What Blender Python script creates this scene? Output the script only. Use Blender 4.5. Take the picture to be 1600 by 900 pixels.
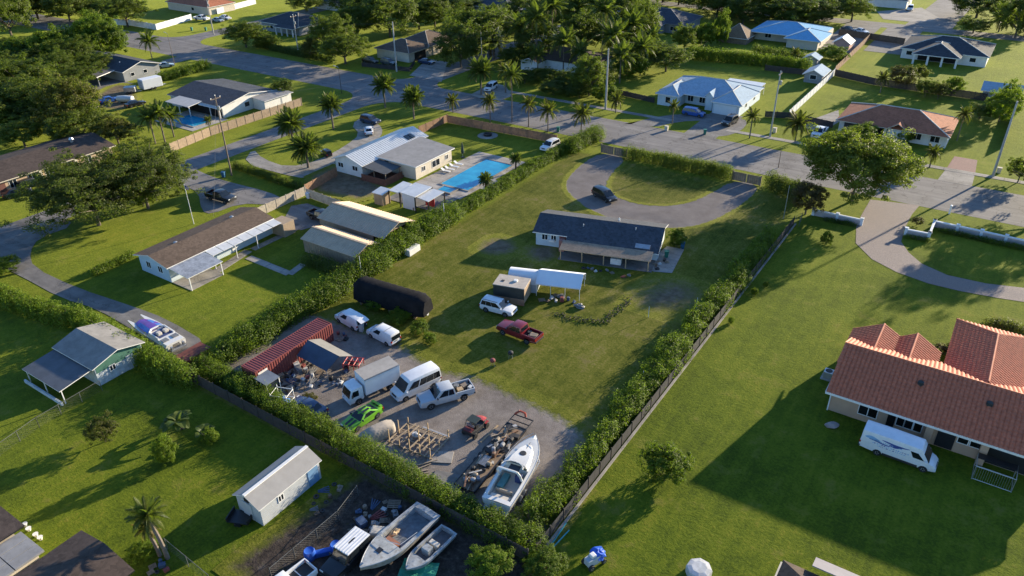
import bpy, bmesh, math, random
import numpy as np
from mathutils import Vector, Matrix
R = math.radians
PI = math.pi
scene = bpy.context.scene
for o in list(bpy.data.objects):
    bpy.data.objects.remove(o, do_unlink=True)
C = scene.collection

# ------------------------------------------------------------------ camera (a drone 55 m up)
PITCH, ROLL, YAW, LENS, CAMZ = 0.53312, -0.01401, -0.58994, 1190.98, 55.0
FW = np.array([math.sin(YAW)*math.cos(PITCH), math.cos(YAW)*math.cos(PITCH), -math.sin(PITCH)])
r0 = np.array([math.cos(YAW), -math.sin(YAW), 0.0]); u0 = np.cross(r0, FW)
RT = math.cos(ROLL)*r0 + math.sin(ROLL)*u0
UP = -math.sin(ROLL)*r0 + math.cos(ROLL)*u0
cam = bpy.data.cameras.new('camera'); camo = bpy.data.objects.new('camera', cam); C.objects.link(camo)
cam.sensor_width = 36.0; cam.lens = LENS/1600*36; cam.clip_end = 6000; cam.clip_start = 0.5
camo.matrix_world = Matrix(((RT[0], UP[0], -FW[0], 0), (RT[1], UP[1], -FW[1], 0), (RT[2], UP[2], -FW[2], CAMZ), (0, 0, 0, 1)))
scene.camera = camo

# ------------------------------------------------------------------ world, sun, exposure
SUN_EL, SUN_AZ = 13.2, 71.0           # azimuth measured counter-clockwise from +X
SUN_STRENGTH, SKY_STRENGTH, EXPOSURE = 5.0, 0.10, 1.34
w = bpy.data.worlds.new('World'); scene.world = w; w.use_nodes = True
nt = w.node_tree; nt.nodes.clear()
sky = nt.nodes.new('ShaderNodeTexSky'); sky.sky_type = 'NISHITA'; sky.sun_disc = False
sky.sun_elevation = R(SUN_EL); sky.sun_rotation = R(90 - SUN_AZ); sky.altitude = 50; sky.dust_density = .35; sky.air_density = 1.15; sky.ozone_density = 3.2
bg = nt.nodes.new('ShaderNodeBackground'); bg.inputs[1].default_value = SKY_STRENGTH
wo = nt.nodes.new('ShaderNodeOutputWorld')
tint = nt.nodes.new('ShaderNodeMix'); tint.data_type = 'RGBA'; tint.blend_type = 'MULTIPLY'; tint.inputs[0].default_value = 1
tint.inputs[7].default_value = (.80, .94, 1.17, 1)          # a clear, deep blue evening sky
nt.links.new(sky.outputs[0], tint.inputs[6]); nt.links.new(tint.outputs[2], bg.inputs[0]); nt.links.new(bg.outputs[0], wo.inputs[0])
sl = bpy.data.lights.new('sun', 'SUN'); sl.energy = SUN_STRENGTH; sl.angle = R(0.6); sl.color = (1.0, 0.85, 0.62)
so = bpy.data.objects.new('sun', sl); C.objects.link(so)
sd = Vector((math.cos(R(SUN_AZ))*math.cos(R(SUN_EL)), math.sin(R(SUN_AZ))*math.cos(R(SUN_EL)), math.sin(R(SUN_EL))))
so.rotation_euler = sd.to_track_quat('Z', 'Y').to_euler(); so.location = (0, 0, 120)
vs = scene.view_settings; vs.view_transform = 'Standard'; vs.look = 'None'; vs.gamma = 1; vs.exposure = EXPOSURE
vs.use_curve_mapping = False
scene.render.engine = 'CYCLES'

# ------------------------------------------------------------------ survey: photograph points to places on the ground
def P(x, y, z=0.0):
    d = (x-800)/LENS*RT - (y-450)/LENS*UP + FW
    t = (z-CAMZ)/d[2]
    return (float(t*d[0]), float(t*d[1]))
def proj(X, Y, Z):
    v = np.array([X, Y, Z-CAMZ]); k = v@FW
    return 800+LENS*(v@RT)/k, 450-LENS*(v@UP)/k, LENS/k
def height_at(bx, by, ty):
    X, Y = P(bx, by); lo, hi = 0.0, 40.0
    for _ in range(40):
        m = (lo+hi)/2
        if proj(X, Y, m)[1] > ty: lo = m
        else: hi = m
    return lo
def ppm(bx, by):
    X, Y = P(bx, by); return proj(X, Y, 0)[2]

# ------------------------------------------------------------------ mesh helpers
class MB:
    def __init__(s): s.v = []; s.f = []; s.m = []
    def add(s, vs_, fs, m=0):
        b = len(s.v); s.v += [tuple(p) for p in vs_]
        for f in fs: s.f.append(tuple(i+b for i in f)); s.m.append(m)
        return s
    def box(s, x0, x1, y0, y1, z0, z1, m=0):
        return s.add([(x0,y0,z0),(x1,y0,z0),(x1,y1,z0),(x0,y1,z0),(x0,y0,z1),(x1,y0,z1),(x1,y1,z1),(x0,y1,z1)],
              [(0,3,2,1),(4,5,6,7),(0,1,5,4),(1,2,6,5),(2,3,7,6),(3,0,4,7)], m)
    def cbox(s, c, size, rz=0, m=0, tilt=None):
        sx, sy, sz = (a/2 for a in size)
        M = Matrix.Translation(c) @ Matrix.Rotation(rz, 4, 'Z')
        if tilt: M = M @ Matrix.Rotation(tilt[0], 4, 'X') @ Matrix.Rotation(tilt[1], 4, 'Y')
        p = [M @ Vector(q) for q in ((-sx,-sy,-sz),(sx,-sy,-sz),(sx,sy,-sz),(-sx,sy,-sz),(-sx,-sy,sz),(sx,-sy,sz),(sx,sy,sz),(-sx,sy,sz))]
        return s.add(p, [(0,3,2,1),(4,5,6,7),(0,1,5,4),(1,2,6,5),(2,3,7,6),(3,0,4,7)], m)
    def prism(s, poly, z0, z1, m=0, mt=None):
        n = len(poly)
        s.add([(x,y,z0) for x,y in poly]+[(x,y,z1) for x,y in poly], [tuple(range(n-1,-1,-1))]+[(i,(i+1)%n,n+(i+1)%n,n+i) for i in range(n)], m)
        b = len(s.v)-n
        s.f.append(tuple(range(b, b+n))); s.m.append(m if mt is None else mt); return s
    def hexa(s, p8, m=0):
        return s.add(p8, [(0,3,2,1),(4,5,6,7),(0,1,5,4),(1,2,6,5),(2,3,7,6),(3,0,4,7)], m)
    def slab(s, pts, t, m=0):           # polygon in space, thickened straight down
        n = len(pts)
        return s.add([(x,y,z) for x,y,z in pts]+[(x,y,z-t) for x,y,z in pts],
            [tuple(range(n)), tuple(range(2*n-1,n-1,-1))]+[(i,n+i,n+(i+1)%n,(i+1)%n) for i in range(n)], m)
    def tube(s, a, b, ra, rb=None, n=8, m=0, cap=True):
        rb = ra if rb is None else rb
        a, b = Vector(a), Vector(b); d = (b-a)
        if d.length < 1e-6: return s
        d.normalize(); q = d.to_track_quat('Z','Y')
        ring = [q @ Vector((math.cos(2*PI*i/n), math.sin(2*PI*i/n), 0)) for i in range(n)]
        vs_ = [a+v*ra for v in ring]+[b+v*rb for v in ring]
        fs = [(i,(i+1)%n,n+(i+1)%n,n+i) for i in range(n)]
        if cap: fs += [tuple(range(n-1,-1,-1)), tuple(range(n,2*n))]
        return s.add(vs_, fs, m)
    def path(s, pts, r, n=6, m=0, taper=1.0):
        k = len(pts)-1
        for i in range(k):
            ra = r*(1-(1-taper)*i/k); rb = r*(1-(1-taper)*(i+1)/k)
            s.tube(pts[i], pts[i+1], ra, rb, n, m)
        return s
    def lathe(s, prof, c=(0,0,0), n=14, axis='z', m=0):
        k = len(prof); vs_ = []
        for r_, z in prof:
            for i in range(n):
                a = 2*PI*i/n; x, y = r_*math.cos(a), r_*math.sin(a)
                p = (x,y,z) if axis == 'z' else ((x,z,y) if axis == 'y' else (z,x,y))
                vs_.append((p[0]+c[0], p[1]+c[1], p[2]+c[2]))
        fs = [(j*n+i, j*n+(i+1)%n, (j+1)*n+(i+1)%n, (j+1)*n+i) for j in range(k-1) for i in range(n)]
        fs += [tuple(range(n-1,-1,-1)), tuple(range((k-1)*n, k*n))]
        return s.add(vs_, fs, m)
    def blob(s, c, rad, seed=0, n=8, k=6, jit=.12, m=0):
        rg = random.Random(seed); vs_ = []
        for j in range(k+1):
            th = PI*j/k
            for i in range(n):
                a = 2*PI*i/n; q = 1+rg.uniform(-jit,jit)
                vs_.append((c[0]+rad[0]*q*math.sin(th)*math.cos(a), c[1]+rad[1]*q*math.sin(th)*math.sin(a), c[2]+rad[2]*q*math.cos(th)))
        fs = [(j*n+i, (j+1)*n+i, (j+1)*n+(i+1)%n, j*n+(i+1)%n) for j in range(k) for i in range(n)]
        return s.add(vs_, fs, m)
    def loft(s, rings, m=0, cap=True, close=True):
        n = len(rings[0]); vs_ = [p for r_ in rings for p in r_]
        fs = []
        for j in range(len(rings)-1):
            for i in range(n if close else n-1):
                fs.append((j*n+i, j*n+(i+1)%n, (j+1)*n+(i+1)%n, (j+1)*n+i))
        if cap: fs += [tuple(range(n-1,-1,-1)), tuple(range((len(rings)-1)*n, len(rings)*n))]
        return s.add(vs_, fs, m)
    def mesh(s, name):
        me = bpy.data.meshes.new(name); me.from_pydata(s.v, [], s.f)
        me.polygons.foreach_set('material_index', s.m)
        return me

def link(name, me, mats, parent=None, smooth=False, bevel=0, loc=None, rz=None, fix=False):
    for mt in (mats if isinstance(mats, (list, tuple)) else [mats]): me.materials.append(mt)
    if bevel or fix:
        bm = bmesh.new(); bm.from_mesh(me)
        bmesh.ops.recalc_face_normals(bm, faces=bm.faces)
        if bevel:
            eds = [e for e in bm.edges if len(e.link_faces) == 2 and e.calc_face_angle(0) > 0.5]
            bmesh.ops.bevel(bm, geom=eds, offset=bevel, segments=2, affect='EDGES', clamp_overlap=True, profile=.6)
        bm.to_mesh(me); bm.free()
    if smooth:
        me.polygons.foreach_set('use_smooth', [True]*len(me.polygons))
        try: me.set_sharp_from_angle(angle=R(40))
        except Exception: pass
    o = bpy.data.objects.new(name, me); C.objects.link(o)
    if parent: o.parent = parent
    if loc is not None: o.location = loc
    if rz is not None: o.rotation_euler = (0, 0, rz)
    return o
def obj(name, mb, mats, parent=None, **k): return link(name, mb.mesh(name), mats, parent, **k)
def tag(o, label, cat, group=None):
    o['label'] = label; o['category'] = cat
    if group: o['group'] = group
    return o
def thing(name, label, cat, loc=(0,0,0), rz=0, group=None):
    o = bpy.data.objects.new(name, None); C.objects.link(o); o.empty_display_size = .3
    o.location = (loc[0], loc[1], loc[2] if len(loc) > 2 else 0); o.rotation_euler = (0,0,rz)
    return tag(o, label, cat, group)
def copy_tree(o, parent=None):
    c = o.copy(); C.objects.link(c); c.parent = parent
    for ch in list(o.children): copy_tree(ch, c)
    return c
def dup(o, loc, rz, label=None, group=None, scale=None):
    c = copy_tree(o); c.location = (loc[0], loc[1], loc[2] if len(loc) > 2 else 0); c.rotation_euler = (0,0,rz)
    if label: c['label'] = label
    if group: c['group'] = group
    if scale: c.scale = (scale,)*3 if not isinstance(scale, tuple) else scale
    return c
def struct(name, mb, mats, **k):
    o = obj(name, mb, mats, **k); o['kind'] = 'structure'; return o

# ------------------------------------------------------------------ materials
MATS = {}
def nodes(name):
    m = bpy.data.materials.new(name); m.use_nodes = True
    return m, m.node_tree, m.node_tree.nodes['Principled BSDF']
def N(t, ty, **kw):
    n = t.nodes.new('ShaderNode'+ty)
    for k, v in kw.items():
        if k.startswith('i_'):
            q = k[2:]; n.inputs[int(q) if q.isdigit() else q.replace('_',' ')].default_value = v
        else: setattr(n, k, v)
    return n
def rgba(c): return (c[0], c[1], c[2], 1)
def wpos(t, scale=1.0, obj_space=False):
    g = N(t, 'TexCoord') if obj_space else N(t, 'NewGeometry')
    o = g.outputs['Object'] if obj_space else g.outputs['Position']
    return o
def noise(t, vec, scale, detail=3, rough=.6):
    n = N(t, 'TexNoise'); n.inputs['Scale'].default_value = scale; n.inputs['Detail'].default_value = detail
    n.inputs['Roughness'].default_value = rough; t.links.new(vec, n.inputs['Vector']); return n.outputs['Fac']
def ramp(t, fac, stops):
    r_ = N(t, 'ValToRGB'); e = r_.color_ramp.elements
    while len(e) < len(stops): e.new(.5)
    for k, (p, c) in enumerate(stops):
        e[k].position = p; e[k].color = rgba(c) if len(c) == 3 else c
    t.links.new(fac, r_.inputs[0]); return r_.outputs[0]
def mix(t, fac, a, b, mode='MIX'):
    n = N(t, 'Mix', data_type='RGBA', blend_type=mode)
    for s_, v in ((0, fac), (6, a), (7, b)):
        if hasattr(v, 'default_value'): t.links.new(v, n.inputs[s_])
        else: n.inputs[s_].default_value = v if s_ == 0 else rgba(v)
    return n.outputs[2]
def math_(t, op, a, b=0.0, clamp=False):
    n = N(t, 'Math', operation=op, use_clamp=clamp)
    for s_, v in ((0, a), (1, b)):
        if hasattr(v, 'default_value'): t.links.new(v, n.inputs[s_])
        else: n.inputs[s_].default_value = v
    return n.outputs[0]
def bump(t, bsdf, h, strength, dist):
    b = N(t, 'Bump'); b.inputs['Strength'].default_value = strength; b.inputs['Distance'].default_value = dist
    t.links.new(h, b.inputs['Height']); t.links.new(b.outputs[0], bsdf.inputs['Normal'])
def mat(name, col, rough=.7, var=.18, scale=1.2, metal=0, bmp=0, bscale=25, dirt=None, spec=None, coat=0, obj_space=False):
    """painted / plain surface with uneven colour and wear"""
    if name in MATS: return MATS[name]
    m, t, b = nodes(name); v = wpos(t, 1, obj_space)
    lo = tuple(c*(1-var) for c in col); hi = tuple(min(1, c*(1+var)) for c in col)
    n1 = noise(t, v, scale, 4, .65)
    c = ramp(t, n1, [(.3, lo), (.7, hi)])
    if dirt:
        n2 = noise(t, v, scale*2.7, 5, .7)
        f = ramp(t, n2, [(.5, (0,0,0)), (.72, (1,1,1))])
        f2 = math_(t, 'MULTIPLY', f, dirt[1]); c = mix(t, f2, c, dirt[0])
    t.links.new(c, b.inputs['Base Color'])
    b.inputs['Roughness'].default_value = rough; b.inputs['Metallic'].default_value = metal
    if spec is not None: b.inputs['Specular IOR Level'].default_value = spec
    if coat: b.inputs['Coat Weight'].default_value = coat; b.inputs['Coat Roughness'].default_value = .06
    if bmp: bump(t, b, noise(t, v, bscale, 4, .7), bmp, .03)
    MATS[name] = m; return m
def paint(name, col, rough=.32):
    return mat(name, col, rough, .06, .9, 0, coat=.5, dirt=(tuple(c*.55+.03 for c in col), .25))
def shingle(name, col, var=.3, course=.16):
    if name in MATS: return MATS[name]
    m, t, b = nodes(name); v = wpos(t)
    br = N(t, 'TexVoronoi', feature='F1'); br.inputs['Scale'].default_value = 3.2
    t.links.new(v, br.inputs['Vector'])
    sp = N(t, 'SeparateColor'); t.links.new(br.outputs['Color'], sp.inputs[0])
    n1 = noise(t, v, .5, 6, .75); n2 = noise(t, v, 14, 3, .7)
    f = math_(t, 'ADD', math_(t, 'MULTIPLY', sp.outputs[0], .30), math_(t, 'MULTIPLY', n1, .70))
    f = math_(t, 'ADD', f, math_(t, 'MULTIPLY', n2, .2))
    c = ramp(t, f, [(.3, tuple(x*(1-var) for x in col)), (.75, tuple(x*(1+var) for x in col))])
    t.links.new(c, b.inputs['Base Color']); b.inputs['Roughness'].default_value = .9
    b.inputs['Specular IOR Level'].default_value = .25
    # courses: bands of constant height up the slope
    wv = N(t, 'TexWave', wave_type='BANDS', bands_direction='Z', wave_profile='SAW')
    wv.inputs['Scale'].default_value = 1/(20*course)*PI*2*.35; wv.inputs['Distortion'].default_value = .4
    t.links.new(v, wv.inputs['Vector'])
    h = math_(t, 'ADD', math_(t, 'MULTIPLY', wv.outputs['Fac'], .6), math_(t, 'MULTIPLY', n2, .6))
    bump(t, b, h, .5, .04); MATS[name] = m; return m
def glass(name='window_glass', col=(.012,.018,.024)):
    if name in MATS: return MATS[name]
    m, t, b = nodes(name)
    c = ramp(t, noise(t, wpos(t), .8, 2), [(.35, tuple(x*.6 for x in col)), (.7, tuple(x*1.5 for x in col))])
    t.links.new(c, b.inputs['Base Color']); b.inputs['Roughness'].default_value = .08
    b.inputs['Specular IOR Level'].default_value = .6; MATS[name] = m; return m
def foliage(name, dark, light, trans=.45, scale=.8):
    if name in MATS: return MATS[name]
    m = bpy.data.materials.new(name); m.use_nodes = True; t = m.node_tree; t.nodes.clear()
    out = N(t, 'OutputMaterial'); v = wpos(t)
    oi = N(t, 'ObjectInfo')
    n1 = noise(t, v, scale, 3, .6); n2 = noise(t, v, scale*9, 2, .6)
    f = math_(t, 'ADD', math_(t, 'MULTIPLY', n1, .6), math_(t, 'MULTIPLY', n2, .45))
    f = math_(t, 'ADD', f, math_(t, 'MULTIPLY', math_(t, 'SUBTRACT', oi.outputs['Random'], .5), .22))
    c = ramp(t, f, [(.32, dark), (.74, light)])
    d = N(t, 'BsdfPrincipled'); t.links.new(c, d.inputs['Base Color']); d.inputs['Roughness'].default_value = .55
    d.inputs['Specular IOR Level'].default_value = .3
    tr = N(t, 'BsdfTranslucent')
    c2 = mix(t, .55, c, (.22, .33, .02)); t.links.new(c2, tr.inputs['Color'])
    mx = N(t, 'MixShader'); mx.inputs[0].default_value = trans
    t.links.new(d.outputs[0], mx.inputs[1]); t.links.new(tr.outputs[0], mx.inputs[2]); t.links.new(mx.outputs[0], out.inputs[0])
    MATS[name] = m; return m
# ------------------------------------------------------------------ ground materials
def grass_col(t, v, kind='lush'):
    pal = {'lush': [(.022,.044,.003), (.054,.085,.004), (.090,.122,.006), (.142,.142,.014)],
           'worn': [(.036,.050,.005), (.084,.097,.009), (.132,.132,.019), (.21,.172,.064)]}[kind]
    big = noise(t, v, .075, 5, .68); mid = noise(t, v, .6, 5, .75); fine = noise(t, v, 3.4, 4, .8)
    f = math_(t, 'ADD', math_(t, 'MULTIPLY', big, .78), math_(t, 'MULTIPLY', mid, .42))
    mp = N(t, 'Mapping'); mp.inputs['Rotation'].default_value = (0,0,R(-22)); mp.inputs['Scale'].default_value = (1.3,.07,1); t.links.new(v, mp.inputs[0])
    row = noise(t, mp.outputs[0], 1.0, 3, .6)                 # mower passes
    f = math_(t, 'ADD', f, math_(t, 'MULTIPLY', math_(t, 'SUBTRACT', row, .5), .36))
    f = math_(t, 'ADD', f, math_(t, 'MULTIPLY', math_(t, 'SUBTRACT', fine, .5), .95))
    c = ramp(t, f, [(.34, pal[0]), (.53, pal[1]), (.68, pal[2]), (.86, pal[3])])
    dry = noise(t, v, .30, 6, .72); dm = math_(t, 'MULTIPLY', math_(t, 'SUBTRACT', dry, .56), 7.0, True)
    c = mix(t, math_(t, 'MULTIPLY', dm, .5 if kind == 'lush' else .75), c, (.135,.115,.040))
    return c, math_(t, 'ADD', math_(t, 'MULTIPLY', fine, .7), math_(t, 'MULTIPLY', mid, .5))
def grass_mat(name, kind):
    m, t, b = nodes(name); v = wpos(t); c, h = grass_col(t, v, kind)
    t.links.new(c, b.inputs['Base Color']); b.inputs['Roughness'].default_value = .95; b.inputs['Specular IOR Level'].default_value = .1
    b.inputs['Sheen Weight'].default_value = .25; b.inputs['Sheen Roughness'].default_value = .5; b.inputs['Sheen Tint'].default_value = (.55,.6,.1,1)
    bump(t, b, h, .9, .11); MATS[name] = m; return m
def mask_mat(name, colf, under='lush', soft=.5, nscale=1.6, rough=.9, bmps=.5):
    """a surface that frays into the grass around it: attribute 'mask' is 1 inside, 0 outside"""
    m, t, b = nodes(name); v = wpos(t)
    g, gh = grass_col(t, v, under); c, h = colf(t, v)
    a = N(t, 'Attribute', attribute_name='mask').outputs['Fac']
    n1 = noise(t, v, nscale, 5, .72)
    f = math_(t, 'ADD', a, math_(t, 'MULTIPLY', math_(t, 'SUBTRACT', n1, .5), 1.3))
    f = math_(t, 'MULTIPLY', math_(t, 'SUBTRACT', f, .5-soft/2), 1/soft, True)
    f = math_(t, 'MULTIPLY', f, math_(t, 'MULTIPLY', a, 4.0, True))
    t.links.new(mix(t, f, g, c), b.inputs['Base Color'])
    b.inputs['Roughness'].default_value = .95; b.inputs['Specular IOR Level'].default_value = .1
    t.links.new(math_(t, 'MULTIPLY', math_(t, 'SUBTRACT', 1.0, f), .25), b.inputs['Sheen Weight']); b.inputs['Sheen Roughness'].default_value = .5; b.inputs['Sheen Tint'].default_value = (.55,.6,.1,1)
    hh = math_(t, 'ADD', math_(t, 'MULTIPLY', math_(t, 'SUBTRACT', 1.0, f), gh), math_(t, 'MULTIPLY', f, math_(t, 'MULTIPLY', h, .45)))
    bump(t, b, hh, .9, .11); MATS[name] = m; return m
def gravel_col(t, v):
    n = noise(t, v, .22, 4, .65); n2 = noise(t, v, 7, 4, .8); n3 = noise(t, v, 1.3, 4, .7)
    f = math_(t, 'ADD', math_(t, 'MULTIPLY', n, .5), math_(t, 'ADD', math_(t, 'MULTIPLY', n2, .28), math_(t, 'MULTIPLY', n3, .3)))
    return ramp(t, f, [(.35, (.105,.089,.075)), (.52, (.205,.176,.152)), (.72, (.325,.287,.252))]), n2
def worn_col(t, v):
    return grass_col(t, v, 'worn')
def dirt_col(t, v):
    n = noise(t, v, .8, 4, .7); n2 = noise(t, v, 9, 3, .8)
    return ramp(t, math_(t, 'ADD', math_(t, 'MULTIPLY', n, .7), math_(t, 'MULTIPLY', n2, .3)), [(.35, (.10,.075,.045)), (.7, (.24,.19,.13))]), n2
def asphalt_col(t, v):
    n = noise(t, v, .13, 5, .65); n2 = noise(t, v, 9, 3, .8); n3 = noise(t, v, .9, 4, .7)
    f = math_(t, 'ADD', math_(t, 'MULTIPLY', n, .6), math_(t, 'ADD', math_(t, 'MULTIPLY', n2, .2), math_(t, 'MULTIPLY', n3, .2)))
    return ramp(t, f, [(.32, (.15,.142,.137)), (.55, (.205,.193,.184)), (.75, (.25,.234,.22))]), n2
def road_mat(name, colf, crack=.5):
    m, t, b = nodes(name); v = wpos(t); c, h = colf(t, v)
    vo = N(t, 'TexVoronoi', feature='DISTANCE_TO_EDGE'); vo.inputs['Scale'].default_value = .22
    mp = N(t, 'VectorMath', operation='ADD'); nn = N(t, 'TexNoise'); nn.inputs['Scale'].default_value = .5; nn.inputs['Detail'].default_value = 3
    t.links.new(v, nn.inputs['Vector']); t.links.new(v, mp.inputs[0])
    sc = N(t, 'VectorMath', operation='SCALE'); sc.inputs['Scale'].default_value = 4; t.links.new(nn.outputs['Color'], sc.inputs[0])
    t.links.new(sc.outputs[0], mp.inputs[1]); t.links.new(mp.outputs[0], vo.inputs['Vector'])
    cr = math_(t, 'MULTIPLY', math_(t, 'LESS_THAN', vo.outputs['Distance'], .012), crack)
    mp2 = N(t, 'Mapping'); mp2.inputs['Scale'].default_value = (.02,.75,1); t.links.new(v, mp2.inputs[0])
    wear = ramp(t, noise(t, mp2.outputs[0], 1.0, 3, .55), [(.35,(.78,.78,.78)),(.65,(1.1,1.09,1.07))]); c = mix(t, 1.0, c, wear, 'MULTIPLY')
    st = ramp(t, noise(t, v, .11, 6, .7), [(.36,(.62,.62,.63)),(.46,(1,1,1))]); c = mix(t, .8, c, st, 'MULTIPLY')
    t.links.new(mix(t, cr, c, (.03,.03,.03)), b.inputs['Base Color']); b.inputs['Roughness'].default_value = .88
    b.inputs['Specular IOR Level'].default_value = .3
    bump(t, b, h, .35, .02); MATS[name] = m; return m
def conc_col(lo, hi):
    def f(t, v):
        n = noise(t, v, .35, 5, .65); n2 = noise(t, v, 6, 3, .8)
        return ramp(t, math_(t, 'ADD', math_(t, 'MULTIPLY', n, .7), math_(t, 'MULTIPLY', n2, .3)), [(.35, lo), (.65, hi)]), n2
    return f
def paver_mat(name, cols, scale=3.0):
    m, t, b = nodes(name); v = wpos(t)
    mp = N(t, 'Mapping'); mp.inputs['Rotation'].default_value = (0,0,R(45)); t.links.new(v, mp.inputs[0])
    br = N(t, 'TexBrick'); br.inputs['Scale'].default_value = scale; br.inputs['Mortar Size'].default_value = .018
    br.inputs['Color1'].default_value = rgba(cols[0]); br.inputs['Color2'].default_value = rgba(cols[1]); br.inputs['Mortar'].default_value = rgba(cols[2])
    t.links.new(mp.outputs[0], br.inputs['Vector'])
    n = noise(t, v, .5, 4, .7)
    c = mix(t, math_(t, 'MULTIPLY', n, .55), br.outputs['Color'], tuple(x*.6 for x in cols[0]))
    t.links.new(c, b.inputs['Base Color']); b.inputs['Roughness'].default_value = .85
    bump(t, b, math_(t, 'SUBTRACT', noise(t, v, 8, 3), br.outputs['Fac']), .5, .02); MATS[name] = m; return m

GR = grass_mat('lush_grass', 'lush')
M_GRAVEL = mask_mat('gravel', gravel_col, 'worn', .45, 1.1)
M_WORN = mask_mat('worn_grass', worn_col, 'lush', .5, .3)
M_DIRT = mask_mat('bare_dirt', dirt_col, 'worn', .8, 1.2)
M_DKDIRT = mask_mat('dark_dirt', lambda t, v: (ramp(t, noise(t, v, 1.4, 5, .75), [(.3,(.018,.015,.013)),(.55,(.06,.047,.038)),(.75,(.13,.11,.09))]), noise(t, v, 6, 3)), 'worn', .8, 1.2)
M_ASPH = road_mat('asphalt', asphalt_col)
M_DRIVE = mask_mat('old_tarmac', lambda t, v: conc_col((.14,.123,.114), (.22,.195,.18))(t, v), 'worn', .25, .9, .9, .4)
M_CONC = road_mat('concrete', conc_col((.23,.215,.195), (.36,.335,.30)), .35)
M_CONCD = road_mat('grey_concrete', conc_col((.13,.125,.12), (.22,.21,.2)), .35)
M_PAVER = paver_mat('paving_bricks', ((.29,.23,.20), (.21,.175,.16), (.12,.10,.09)))
M_REDP = paver_mat('red_paving', ((.26,.13,.11), (.2,.1,.09), (.12,.08,.07)))
M_DECK = road_mat('pool_deck', conc_col((.30,.27,.235), (.43,.40,.36)), .25)
M_LEAFM = mask_mat('leaf_litter', lambda t, v: dirt_col(t, v), 'lush', 1.6, .9)

# ------------------------------------------------------------------ ground sheets
LAY = [0.0]
def nextz():
    LAY[0] += .0016; return LAY[0]
def sheet(name, poly, m, z=None, th=0):
    z = nextz() if z is None else z
    mb = MB(); n = len(poly)
    if th: mb.prism(poly, -.02, z+th)
    else: mb.add([(x, y, z) for x, y in poly], [tuple(range(n))])
    return struct(name, mb, m, fix=bool(th))
def smooth_poly(poly, it=2):
    for _ in range(it):
        q = []
        for i in range(len(poly)):
            a, b = poly[i], poly[(i+1) % len(poly)]
            q += [(a[0]*.75+b[0]*.25, a[1]*.75+b[1]*.25), (a[0]*.25+b[0]*.75, a[1]*.25+b[1]*.75)]
        poly = q
    return poly
def sdist(pts, poly):
    p = np.asarray(poly, float); q = np.roll(p, -1, 0); d = np.full(len(pts), 1e9); inside = np.zeros(len(pts), bool)
    for a, b in zip(p, q):
        e = b-a; w_ = pts-a; tt = np.clip((w_@e)/max(e@e, 1e-9), 0, 1)
        d = np.minimum(d, np.linalg.norm(w_-tt[:, None]*e, axis=1))
        c = (a[1] > pts[:, 1]) != (b[1] > pts[:, 1])
        with np.errstate(divide='ignore', invalid='ignore'):
            xi = (b[0]-a[0])*(pts[:, 1]-a[1])/(b[1]-a[1])+a[0]
        inside ^= c & (pts[:, 0] < xi)
    return np.where(inside, d, -d)
def patch(name, poly, m, cell=.5, blend=1.0, label=None):
    p = np.asarray(poly, float); lo = p.min(0)-blend-cell; hi = p.max(0)+blend+cell
    nx, ny = int((hi[0]-lo[0])/cell)+2, int((hi[1]-lo[1])/cell)+2
    gx, gy = np.meshgrid(lo[0]+np.arange(nx)*cell, lo[1]+np.arange(ny)*cell)
    pts = np.stack([gx.ravel(), gy.ravel()], 1); sd_ = sdist(pts, poly)
    mk = np.clip(.5+sd_/(2*blend), 0, 1)
    idx = np.arange(nx*ny).reshape(ny, nx)
    q = np.stack([idx[:-1,:-1], idx[:-1,1:], idx[1:,1:], idx[1:,:-1]], -1).reshape(-1, 4)
    q = q[(sd_[q] > -blend*1.6).any(1)]
    used = np.unique(q); re = np.full(nx*ny, -1); re[used] = np.arange(len(used))
    z = nextz()
    me = bpy.data.meshes.new(name)
    me.from_pydata([(float(x), float(y), z) for x, y in pts[used]], [], [tuple(int(i) for i in r_) for r_ in re[q]])
    a = me.attributes.new('mask', 'FLOAT', 'POINT'); a.data.foreach_set('value', mk[used].astype(np.float32))
    o = link(name, me, m); o['kind'] = 'structure'; return o
def PP(*pts): return [P(x, y) for x, y in pts]

mb = MB(); mb.add([(-2500,-1500,0),(2500,-1500,0),(2500,3500,0),(-2500,3500,0)], [(0,1,2,3)])
struct('ground', mb, GR)
# the fenced acre: drier, worn lawn
patch('lawn', [(-71,41.5),(-26.2,41.5),(-26.2,130),(-71,130)], M_WORN, 1.0, 1.2)
patch('bare_patch', smooth_poly(PP((755,380),(780,372),(800,378),(805,392),(770,398),(750,390))), M_DIRT, .4, 1.2)
patch('bare_patch', smooth_poly(PP((830,385),(865,383),(870,400),(850,408),(828,400))), M_DIRT, .4, 1.2)
patch('bare_patch', smooth_poly(PP((1010,455),(1060,440),(1090,460),(1060,480),(1000,478))), M_DIRT, .4, 2.4)
# gravel yard at the back
GRAVEL = [(-71.5,40.2),(-25.2,40.2),(-25.8,47),(-27.2,52),(-28.6,55.6),(-31.5,56.6),(-38.4,57.2),(-44.2,57.4),(-49,56.0),(-54,57.2),(-58.6,58.6),(-62,57.6),(-66.5,57.4),(-71.5,57)]
patch('gravel_yard', GRAVEL, M_GRAVEL, .4, 1.3)
# horseshoe drive between the two street gates
patch('horseshoe_drive', smooth_poly([(-66.6,132.2),(-60.4,132.2),(-59.6,124),(-57.6,116.5),(-53,113.2),(-47.5,113.0),(-42.6,116.3),(-40.2,122.5),(-39.0,132.2),(-33.4,132.2),(-33.8,122),(-36.2,111.5),(-41,106.6),(-47,104.8),(-55,106.4),(-61.5,110.6),(-64.6,114.5),(-66.4,122)], 2), M_DRIVE, .35, .45)
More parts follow.
